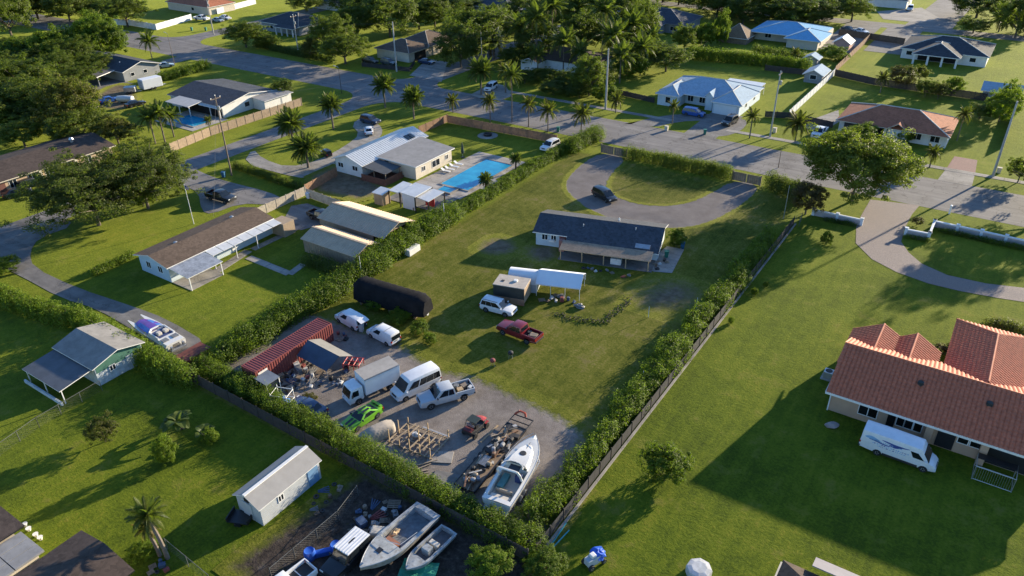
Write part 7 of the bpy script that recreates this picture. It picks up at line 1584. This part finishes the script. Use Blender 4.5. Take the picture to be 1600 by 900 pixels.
def chain(name, label, pts, h, pl=3.0, m=None):
    A = pts[0]; t = thing(name, label, 'fence', (A[0],A[1],0)); wire = MB()
    for a, b in zip(pts[:-1], pts[1:]):
        d = Vector((b[0]-a[0], b[1]-a[1])); L_ = d.length; n = max(1, round(L_/pl)); u_ = d/L_; o2 = Vector(a)-Vector(A)
        for i in range(n+1):
            q = o2+d*(i/n); obj('post', MB().tube((q.x,q.y,-.05),(q.x,q.y,h+.05),.035,.035,6), M_WIRE, t)
        obj('top_rail', MB().tube((o2.x,o2.y,h),(o2.x+d.x,o2.y+d.y,h),.025,.025,6), M_WIRE, t)
        k = int(L_/.28)
        for i in range(-int(h/.28), k):
            for sg in (1,-1):
                s0 = i*.28 if sg > 0 else i*.28+h; s1 = s0+sg*h; z0, z1 = 0.03, h
                c0, c1 = max(0,min(L_,s0)), max(0,min(L_,s1))
                if c0 == c1: continue
                f0, f1 = (c0-s0)/(s1-s0), (c1-s0)/(s1-s0); p0, p1 = o2+u_*c0, o2+u_*c1
                wire.tube((p0.x,p0.y,.03+(h-.03)*f0),(p1.x,p1.y,.03+(h-.03)*f1),.004,.004,3,0,False)
    obj('mesh', wire, m or M_WIRE, t); return t
fence('screen_fence', 'long dark screen fence between the lumpy hedge and the open lawn', [(-24.3,39.6),(-24.2,119.3)], 1.35, M_FDARK, 2.4, 1.2, M_FGREY)
sheet('fence_footing', [(-24.1,39.8),(-23.85,39.8),(-23.75,119.4),(-24.0,119.4)], M_CONC, None, .08)
fence('back_fence', 'dark wooden fence behind the sunlit back hedge', [(-72.5,39.0),(-50,38.7),(-24.5,38.5)], 1.6, M_FGREY, 2.4)
fence('plank_fence', 'brown plank fence along the street beside the pool lawn', [P(700,192), P(870,224)], 1.8, M_FBR); fence('plank_fence', 'brown plank fence beside the white metal roof', [P(655,210), P(699,191)], 1.8, M_FBR)
fence('weathered_fence', 'weathered plank fence between the bungalow and the barn drive', [P(402,340), P(478,305)], 1.7, M_FPALE); fence('weathered_fence', 'brown plank fence before the white metal-roofed house', [P(478,303), P(527,275)], 1.8, M_FBR); fence('weathered_fence', 'plank fence crossing from the corner to the pavilion hut', [P(480,308), P(545,332)], 1.7, M_FPALE)
fence('tan_fence', 'long tan board fence around the small pool garden', [P(268,238), P(330,212), P(472,165)], 1.9, M_FTAN)
fence('low_black_fence', 'low black fence before the blue-grey hip house', [P(965,148), P(1022,161)], 1.3, M_FDARK); fence('low_black_fence', 'low black fence round the cars of the brown hip house', [P(566,104), P(640,112), P(648,100)], 1.2, M_FDARK)
M_VINYL = mat('white_vinyl', (.66,.68,.70), .5, .05, .7)
fence('white_plank_fence', 'tall white plank fence around the corner house', [P(160,38), P(205,40), P(245,47), P(300,31)], 2.0, M_VINYL, 2.4, .3); fence('white_plank_fence', 'white plank fence behind the row of parked cars', [P(340,22), P(400,6)], 2.0, M_VINYL, 2.4, .3)
fence('garden_wall', 'long white wall between the two far back lawns', [P(1232,184), P(1303,118)], 1.8, M_VINYL, 3.0, 3.0); fence('dark_fence', 'dark board fence behind the white pickup', [P(1195,183), P(1232,185), P(1300,200)], 1.4, M_FDARK)
fence('back_lawn_fence', 'brown board fence climbing to the street by the pink hut', [P(1304,114), P(1358,62)], 1.8, M_FBR); fence('back_lawn_fence', 'shaded board fence between the red-brown and black-roofed houses', [P(1304,119), P(1365,133), P(1540,158)], 1.8, M_FGREY)
fence('street_board_fence', 'dark board fence behind the far concrete pads', [P(1310,55), P(1360,62), P(1412,70)], 1.9, M_FGREY)
fence('right_fence', 'pale-topped dark fence at the far right boundary', [P(1566,232), P(1590,160)], 1.8, M_FDARK, 2.4, .6, M_WHITE)
fence('low_garden_fence', 'weathered low fence beside the garden cabins', [P(1195,110), P(1262,118)], 1.5, M_FGREY)
chain('chain_link_fence', 'chain-link fence beside the green shed', [P(0,712), P(62,668), P(160,610)], 1.4); chain('chain_link_fence', 'chain-link fence between the white shed lawn and the scrapyard', [P(425,905), P(530,815), P(560,775)], 1.4); chain('chain_link_fence', 'chain-link fence below the bent palms', [P(262,858), P(330,915)], 1.4)
chain('pipe_gate', 'white pipe gate frame at the end of the screen fence', [P(1243,348), P(1252,344), P(1248,354)], 1.3)
# street gates: two leaves each
def gate(x0, x1, y, label):
    t = thing('street_gate', label, 'gate', ((x0+x1)/2, y, 0)); w_ = (x1-x0)/2
    for k in range(2):
        a = -w_+k*w_; lf = obj('gate_leaf', MB().box(a+.06,a+w_-.06,-.03,.03,.1,.2).box(a+.06,a+w_-.06,-.03,.03,1.65,1.75).box(a+.06,a+.16,-.03,.03,.2,1.65).box(a+w_-.16,a+w_-.06,-.03,.03,.2,1.65), M_WOOD, t)
        for i in range(6): q = (w_-.32)/6; obj('board', MB().box(a+.16+i*q+.01,a+.16+(i+1)*q-.01,-.02,.02,.2,1.65), M_WOOD, lf)
    for x in (-w_,w_): obj('post', MB().box(x-.09,x+.09,-.09,.09,-.05,1.95), M_WOOD, t)
gate(-66.2, -60.6, 132.0, 'wooden double gate between the square corner hedge and the clipped hedge'); gate(-39.0, -33.8, 132.0, 'wooden double gate beside the dark corner hedge')
# white balustrade wall along the right-hand lot
def balustrade(label, pts):
    A = pts[0]; t = thing('balustrade_wall', label, 'wall', (A[0],A[1],0))
    for a, b in zip(pts[:-1], pts[1:]):
        a, b = Vector(a)-Vector(A), Vector(b)-Vector(A); d = b-a; L_ = d.length; rz = math.atan2(d.y,d.x); n = max(1, round(L_/3.6)); m_ = (a+b)/2
        obj('wall', MB().cbox((m_.x,m_.y,.42),(L_,.18,.9),rz), mat('pinkish_wall', (.42,.36,.34), .85, .1), t); obj('cap_rail', MB().cbox((m_.x,m_.y,.98),(L_,.34,.2),rz), M_VINYL, t, bevel=.02)
        for i in range(n+1):
            q = a.lerp(b,i/n); obj('pier', MB().cbox((q.x,q.y,.6),(.42,.42,1.25),rz).cbox((q.x,q.y,1.26),(.56,.56,.12),rz), M_VINYL, t, bevel=.02)
balustrade('white-capped wall running from the rusty tree to the brick drive', [P(1270,336), P(1345,352)]); balustrade('stepped white-capped wall along the street beyond the brick drive', [P(1414,367), P(1450,374), P(1458,354), P(1650,396)])
# ------------------------------------------------------------------ pool, deck and pavilion
WATER = None
m, t_, b_ = nodes('pool_water'); nv = noise(t_, wpos(t_), 1.6, 3, .6); t_.links.new(ramp(t_, noise(t_, wpos(t_), .35, 3), [(.3,(.015,.22,.38)),(.7,(.035,.36,.54))]), b_.inputs['Base Color'])
b_.inputs['Roughness'].default_value = .05; bump(t_, b_, nv, .12, .05); WATER = m
sheet('pool_deck', [(-88.4,98.2),(-76.6,98.2),(-76.4,104),(-74.4,104.4),(-74.4,108.6),(-76.4,109),(-76.4,119.5),(-87.6,119.5)], M_DECK)
pool = thing('swimming_pool', 'large blue swimming pool beside the white metal-roofed house', 'pool', (-79.5,109,0))
def ppool(t, x0, x1, y0, y1, ox, oy, z=.13):
    obj('water', MB().box(x0-ox,x1-ox,y0-oy,y1-oy,-.3,z), WATER, t); cp = MB()
    for q in ((x0-.35,x1+.35,y0-.35,y0),(x0-.35,x1+.35,y1,y1+.35),(x0-.35,x0,y0,y1),(x1,x1+.35,y0,y1)): cp.box(q[0]-ox,q[1]-ox,q[2]-oy,q[3]-oy,-.05,z+.06)
    obj('coping', cp, M_CONC, t)
ppool(pool, -83.8, -77.6, 102.0, 116.6, -79.5, 109); obj('pump_pad', MB().box(-76.2+79.5,-74.6+79.5,105-109,108-109,-.05,.1), M_CONCD, pool)
spa = thing('spa', 'small square spa beside the large pool', 'spa', (-81.0,100.2,0)); ppool(spa, -82.4, -79.6, 99.2, 101.2, -81.0, 100.2, .25)
kp = thing('garden_pool', 'small blue pool behind the tan board fence', 'pool', (-155,101.3,0)); ppool(kp, -159.6, -151.2, 98.6, 103.6, -155, 101.3); sheet('pool_deck', [(-163,96.6),(-149,96.6),(-149,106.2),(-163,106.2)], M_DECK)
xx, yy = P(725,46); fp = thing('far_pool', 'bright blue pool glimpsed behind the brown hip house', 'pool', (xx,yy,0)); ppool(fp, xx-4, xx+4, yy-5, yy+5, xx, yy)
for k, q in enumerate(((696,269),(702,266),(709,262),(716,258))):
    x, y = P(*q); t = thing('sun_lounger', 'white sun lounger in the row along the pool edge', 'lounger', (x,y,0), .1, 'white loungers by the pool'); obj('seat', MB().box(-.3,1.1,-.32,.32,.28,.36), M_GEL, t, bevel=.03); obj('backrest', MB().cbox((-.6,0,.52),(.75,.62,.08),0,0,(0,R(35))), M_GEL, t, bevel=.03)
    for sx in (-.2,.95):
        for sy in (-.26,.26): obj('leg', MB().box(sx-.03,sx+.03,sy-.03,sy+.03,-.01,.28), M_GEL, t)
x, y = P(723,246); um = thing('closed_umbrella', 'tall closed dark green umbrella by the pool', 'umbrella', (x,y,0)); obj('pole', MB().tube((0,0,-.02),(0,0,3.2),.04,.04,8), M_STEEL, um); obj('canopy', MB().lathe([(.30,.9),(.34,1.3),(.2,2.4),(.05,3.1)], (0,0,0), 9), mat('dark_green_canvas', (.015,.04,.035), .8), um); obj('base', MB().lathe([(.4,0),(.4,.1),(.1,.15)], (0,0,0), 12), M_PLASTIC, um)
pv = thing('pool_pavilion', 'white-roofed steel pavilion with red curtains beside the pool', 'pavilion', (-80.5,93.5,0)); pvx, pvy = -80.5, 93.5
def proof(p4, z0, z1, nm):
    q = [P(*p, z0 if i < 2 else z1) for i, p in enumerate(p4)]; obj(nm, MB().slab([(q[i][0]-pvx,q[i][1]-pvy,(z0,z0,z1,z1)[i]) for i in range(4)], .12), M_WMETAL, pv, fix=True)
    for i in range(4): z = (z0,z0,z1,z1)[i]; obj('post', MB().box(q[i][0]-pvx-.08,q[i][0]-pvx+.08,q[i][1]-pvy-.08,q[i][1]-pvy+.08,-.03,z-.1), M_BLACK, pv)
proof(((607,297),(625,302),(644,287),(630,283)), 2.6, 2.75, 'roof'); proof(((624,300),(648,308),(675,292),(649,285)), 2.9, 3.05, 'roof'); proof(((648,307),(669,315),(694,300),(674,294)), 2.6, 2.75, 'roof')
q0, q1 = P(628,301,2.8), P(647,306,2.8); obj('white_wall', MB().add([(q0[0]-pvx,q0[1]-pvy,0),(q1[0]-pvx,q1[1]-pvy,0),(q1[0]-pvx,q1[1]-pvy,2.75),(q0[0]-pvx,q0[1]-pvy,2.75),(q0[0]-pvx,q0[1]-pvy+.1,0),(q1[0]-pvx,q1[1]-pvy+.1,0),(q1[0]-pvx,q1[1]-pvy+.1,2.75),(q0[0]-pvx,q0[1]-pvy+.1,2.75)], [(0,1,2,3),(7,6,5,4),(3,2,6,7),(0,3,7,4),(1,5,6,2)]), M_VINYL, pv)
q0 = P(662,318,1.2); obj('curtain', MB().box(q0[0]-pvx-.8,q0[0]-pvx+1.2,q0[1]-pvy+1.4,q0[1]-pvy+1.5,.2,2.0), mat('red_cloth', (.40,.03,.03), .8, .15), pv); sheet('pavilion_floor', [(-88,91.6),(-77,91.6),(-77,98.1),(-88,98.1)], M_CONCD)
x, y = P(598,317); hu = House('pool_hut', 'tiny tan hut with white roof beside the pavilion', x, y, cat='hut'); hu.walls(x-1, x+1, y-1, y+1, 2.2, M_TANW); hu.shed([(x-1.2,y-1.2,2.2),(x+1.2,y-1.2,2.2),(x+1.2,y+1.2,2.45),(x-1.2,y+1.2,2.45)], M_WMETAL, M_WHITE, .1); hu.win('y-', x, y-1, .05, .8, 1.9, M_TANW, M_TANW, 0, 'door')
x, y = P(762,212); fpit = thing('fire_pit', 'dark stone fire pit on a pale ring in the pool lawn', 'fire pit', (x,y,0)); obj('ring', MB().lathe([(2.2,0),(2.2,.05),(1.0,.06)], (0,0,0), 18), M_CONC, fpit); obj('pit', MB().lathe([(.9,0),(.95,.5),(.7,.5),(.65,.3)], (0,0,.05), 14), M_BLACK, fpit)
# ------------------------------------------------------------------ poles, lamps, flag, bins, posts
M_POLEC = mat('concrete_pole', (.40,.385,.36), .9, .12, 1.5); M_POLEW = mat('wooden_pole', (.17,.13,.10), .9, .25, 2)
def pole(bx, by, ty, label, m, r_=.2, arm=True, light=False):
    X, Y = P(bx, by); h_ = max(4, height_at(bx, by, ty)) if ty is not None else 11.5; t = thing('utility_pole' if not light else 'street_lamp', label, 'pole' if not light else 'lamp', (X,Y,0))
    obj('shaft', MB().tube((0,0,-.2),(0,0,h_),r_,r_*.6,10), m, t, smooth=True)
    if arm:
        obj('crossarm', MB().box(-.07,.07,-1.1,1.1,h_-.55,h_-.42), M_POLEW, t)
        for y in (-1,0,1): obj('insulator', MB().lathe([(.05,0),(.09,.08),(.05,.22)], (0,y,h_-.42 if y else h_), 8), M_STEEL, t)
        obj('transformer', MB().lathe([(.2,0),(.24,.05),(.24,.75),(.1,.85)], (.38,0,h_-2.6), 12), M_STEEL, t)
    if light:
        am_ = MB(); am_.path([(0,0,h_-.2),(-.7,.2,h_),(-1.6,.4,h_)], .04); obj('arm', am_, M_STEEL, t); obj('lamp_head', MB().cbox((-1.9,.45,h_),(.7,.25,.12)), M_STEEL, t, bevel=.03)
    return t
pole(334,54,None,'tall pale utility pole behind the verge by the white fence',M_POLEC); pole(467,86,None,'tall pale utility pole behind the shaded roadside hedge',M_POLEC); pole(620,112,34,'pale utility pole before the brown hip house',M_POLEC,.24,False); pole(946,171,76,'white utility pole beside the jungle grove',M_POLEC,.26,False); pole(753,104,50,'pale slender pole at the silver fan palm',M_POLEC,.18,False)
pole(362,274,150,'brown wooden utility pole beside the bungalow drive',M_POLEW,.17); pole(1203,214,112,'pale utility pole between the black suv and the far lawn',M_POLEC,.2); pole(1551,276,158,'grey utility pole by the red-paved walk',M_POLEC,.24,False)
pole(534,146,105,'black street lamp at the corner of the tan fence',M_BLACK,.08,False,True); pole(273,102,52,'street lamp by the bright hedge',M_POLEW,.09,False,True); pole(1224,342,290,'short grey post at the dark corner hedge',M_STEEL,.07,False); pole(1216,262,232,'short dark post at the kerb beside the gate',M_POLEW,.08,False); pole(566,438,424,'white pipe post beside the covered boat',M_WHITE,.06,False); pole(695,352,328,'white post in the hedge by the pavilion',M_WHITE,.07,False)
for k, q in enumerate(((1000,492,482),(1088,482,462),(1071,530,516),(1004,598,592),(1128,462,450))):
    X, Y = P(q[0],q[1]); tag(obj('marker_post', MB().tube((0,0,-.1),(0,0,1.7),.035,.035,6), M_VINYL, None, loc=(X+(1.2 if k == 0 else 0),Y,0)), 'thin white pipe post standing in the lumpy hedge line', 'post', 'white pipe posts by the screen fence')
x, y = P(303,350); fl = thing('flagpole', 'white flagpole with small striped flag behind the bungalow', 'flagpole', (x,y,0)); hf = height_at(303,350,288); obj('pole', MB().tube((0,0,-.05),(0,0,hf),.06,.04,8), M_WHITE, fl); fg = MB()
for k in range(7): fg.add([(.03,0,hf-.15-k*.1),(.8,.12,hf-.25-k*.1),(.8,.12,hf-.35-k*.1),(.03,0,hf-.25-k*.1)], [(0,1,2,3)], k % 2)
obj('flag', fg, [mat('flag_red', (.4,.04,.05), .8), mat('flag_white', (.65,.65,.65), .8)], fl); obj('canton', MB().box(.03,.35,-.012,.02,hf-.5,hf-.16), mat('flag_blue', (.03,.05,.2), .8), fl)
def bin_(px, py, m, label, h_=1.05):
    x, y = P(px,py); t = thing('wheelie_bin', label, 'bin', (x,y,0), .4); obj('bin', MB().loft([[(-w_,-w_,z),(w_,-w_,z),(w_,w_,z),(-w_,w_,z)] for z, w_ in ((.05,.24),(h_,.32))]), m, t, fix=True); obj('lid', MB().box(-.36,.36,-.36,.36,h_,h_+.08), m, t, bevel=.02)
    for sg in (-1,1): wheel(t, -.22, sg*.22, .1, .06)
M_BING = mat('green_plastic', (.02,.16,.11), .5, .1); M_BINB = mat('blue_bin_plastic', (.02,.10,.20), .5, .1)
bin_(1101,210,M_BING,'green wheelie bin on the kerb before the blue-grey house'); bin_(872,206,M_BING,'green wheelie bin by the plank fence end'); bin_(350,277,M_BINB,'dark blue bin beside the brown utility pole'); bin_(1041,402,M_BING,'green bin on the patio of the central house'); bin_(1066,388,M_BINB,'blue bin on the patio of the central house'); bin_(482,310,M_VINYL,'white bin in the barn drive'); bin_(300,48,M_BING,'green bin on the far verge'); bin_(322,48,M_BING,'second green bin on the far verge by the pole'); bin_(565,560-50+8,M_JUNK[3],'white bin behind the container')
x, y = P(1483,334); mbx = thing('mailbox', 'white mailbox post in the lawn strip beside the street', 'mailbox', (x,y,0)); obj('post', MB().box(-.14,.14,-.14,.14,-.05,1.25), M_VINYL, mbx, bevel=.02); obj('box', MB().cbox((0,0,1.4),(.3,.55,.3)), M_VINYL, mbx, bevel=.06)
for q, lb in (((1041,204),'small grey mailbox on the island lawn'),((1560,270),'small pale meter box by the grey utility pole'),((1210,207),'small pale meter box by the pale utility pole')):
    x, y = P(*q); t = thing('utility_box', lb, 'box', (x,y,0)); obj('cabinet', MB().box(-.35,.35,-.3,.3,-.02,1.0), M_CREAM, t, bevel=.04); obj('lid', MB().box(-.4,.4,-.34,.34,1.0,1.06), M_CREAM, t)
# trailers and tank behind the pool bungalow
def boxtr(px0, px1, h_, w_, m, name, label):
    a, b = Vector(P(*px0)), Vector(P(*px1)); d = b-a; c_ = (a+b)/2; t = thing(name, label, 'trailer', (c_.x,c_.y,0), math.atan2(d.y,d.x)); l_ = d.length/2
    obj('body', MB().box(-l_,l_,-w_/2,w_/2,.45,h_), m, t, bevel=.12); obj('drawbar', MB().path([(l_,.5,.5),(l_+1.3,0,.5),(l_,-.5,.5)], .05), M_STEEL, t); obj('door', MB().box(-l_-.03,-l_+.01,-w_*.4,w_*.4,.6,h_-.3), M_SIDING, t)
    for x in (-.5,.4):
        for sg in (-1,1): wheel(t, x, sg*(w_/2-.1), .34)
    return t
boxtr((222,142),(252,135),2.9,2.6,M_VINYL,'white_trailer','large white box trailer on the lawn beside the bright hedge'); boxtr((196,146),(214,145),1.7,2.0,M_STEEL,'silver_trailer','low silver trailer hitched before the white box trailer')
x, y = P(197,160); tag(obj('white_tank', MB().loft([[(q,1.0*s_*math.cos(a_),.9+.85*s_*math.sin(a_)) for a_ in np.linspace(0,2*PI,13)[:12]] for q, s_ in ((-2.2,.3),(-1.9,.85),(0,1),(1.9,.85),(2.2,.3))]).box(-1.5,-1.2,-.6,.6,-.02,.3).box(1.2,1.5,-.6,.6,-.02,.3), M_GEL, None, loc=(x,y,0), rz=.5, smooth=True, fix=True), 'white rounded tank between the blue and black cars', 'tank')
x, y = P(430,800); 
x, y = P(378,812); tag(obj('black_trailer_bed', MB().box(-1.1,1.1,-.8,.8,.3,.4).box(-1.1,-1.0,-.8,.8,.4,.8).box(1.0,1.1,-.8,.8,.4,.8).box(-.3,.3,-.9,.9,-.02,.3), M_BLACK, None, loc=(x,y,0), rz=.4), 'black cart parked at the end of the white shed', 'cart')
for k, q in enumerate(((40,822),(46,829),(57,838),(64,843))):
    x, y = P(*q); tag(obj('flower_pot', MB().lathe([(.14,0),(.22,.3),(.26,.34),(.2,.34)], (0,0,0), 10), M_WHITE, None, loc=(x,y,0)), 'white flower pot in the row beside the dark roofed outbuilding', 'pot', 'white flower pots by the outbuilding')
a, b = P(850,865), P(884,828); ob2 = MB(); ob2.path([(0,0,.12),((b[0]-a[0])*.5,(b[1]-a[1])*.5,.3),(b[0]-a[0],b[1]-a[1],.9)], .06); ob2.path([(.25,.1,.06),(b[0]-a[0]+.3,b[1]-a[1]+.1,.06)], .06); tag(obj('teal_pipes', ob2, mat('teal_plastic', (.05,.32,.34), .5), None, loc=(a[0],a[1],0)), 'teal plastic pipes leaning along the screen fence', 'pipe')
x, y = P(306,578); rd = thing('rusty_dumpster', 'rusty red skip wedged in the hedge behind the speedboat', 'skip', (x-1.5,y+1.0,0), R(90)); obj('bin', MB().loft([[(-1.9,-1,z),(1.9,-1,z),(1.9,1,z),(-1.9,1,z)] for z in (0,1.5)]), mat('rust_red', (.16,.045,.03), .85, .3), rd, fix=True); obj('rim', MB().box(-2,2,-1.06,-1,1.4,1.5).box(-2,2,1,1.06,1.4,1.5), MATS['rust_red'], rd)
# ------------------------------------------------------------------ overhead lines between the utility poles
def line(a, b, za, zb, label, n=3, gap=.9, sag=1.1):
    a, b = Vector(a), Vector(b); d = b-a; u_ = Vector((-d.y, d.x)).normalized(); t = thing('power_line', label, 'cable', (a.x, a.y, 0))
    for k in range(n):
        o_ = u_*(k-(n-1)/2)*gap; pts = []
        for i in range(13):
            f = i/12; q = d*f+o_; pts.append((q.x, q.y, za+(zb-za)*f-4*sag*f*(1-f)-(.0 if n > 1 else 0)))
        obj('wire', MB().path(pts, .013, 4), M_BLACK, t)
PX = [(-228.5,164.2),(-181.6,158.3),(-143.2,158.4),(-79.0,158.2),(-40.5,159.7),(1.1,159.1)]
PH = [11.0, 11.0, height_at(620,112,34)-.3, height_at(946,171,76)-.3, height_at(1203,214,112)-.5, height_at(1551,276,158)-.3]
NM = ['white fence pole', 'shaded hedge pole', 'brown hip house pole', 'jungle grove pole', 'black suv pole', 'red-paved walk pole']
for i in range(5): line(PX[i], PX[i+1], PH[i], PH[i+1], 'overhead wires strung from the %s to the %s' % (NM[i], NM[i+1]))
line(PX[5], (52,159), PH[5], 11, 'overhead wires leaving the red-paved walk pole along the street')
w0 = P(362,274); wh = height_at(362,274,150)-.5
line(w0, (-118,136), wh, 9.5, 'overhead wire from the brown wooden pole toward the street', 1); line(w0, (-101.6,66), wh, 3.2, 'service drop from the brown wooden pole to the brown-roofed bungalow', 1, .1, .5)
line(PX[4], (-50.6,174), PH[4]-2, 3.2, 'service drop from the black suv pole to the blue-grey hip house', 1, .1, .5)
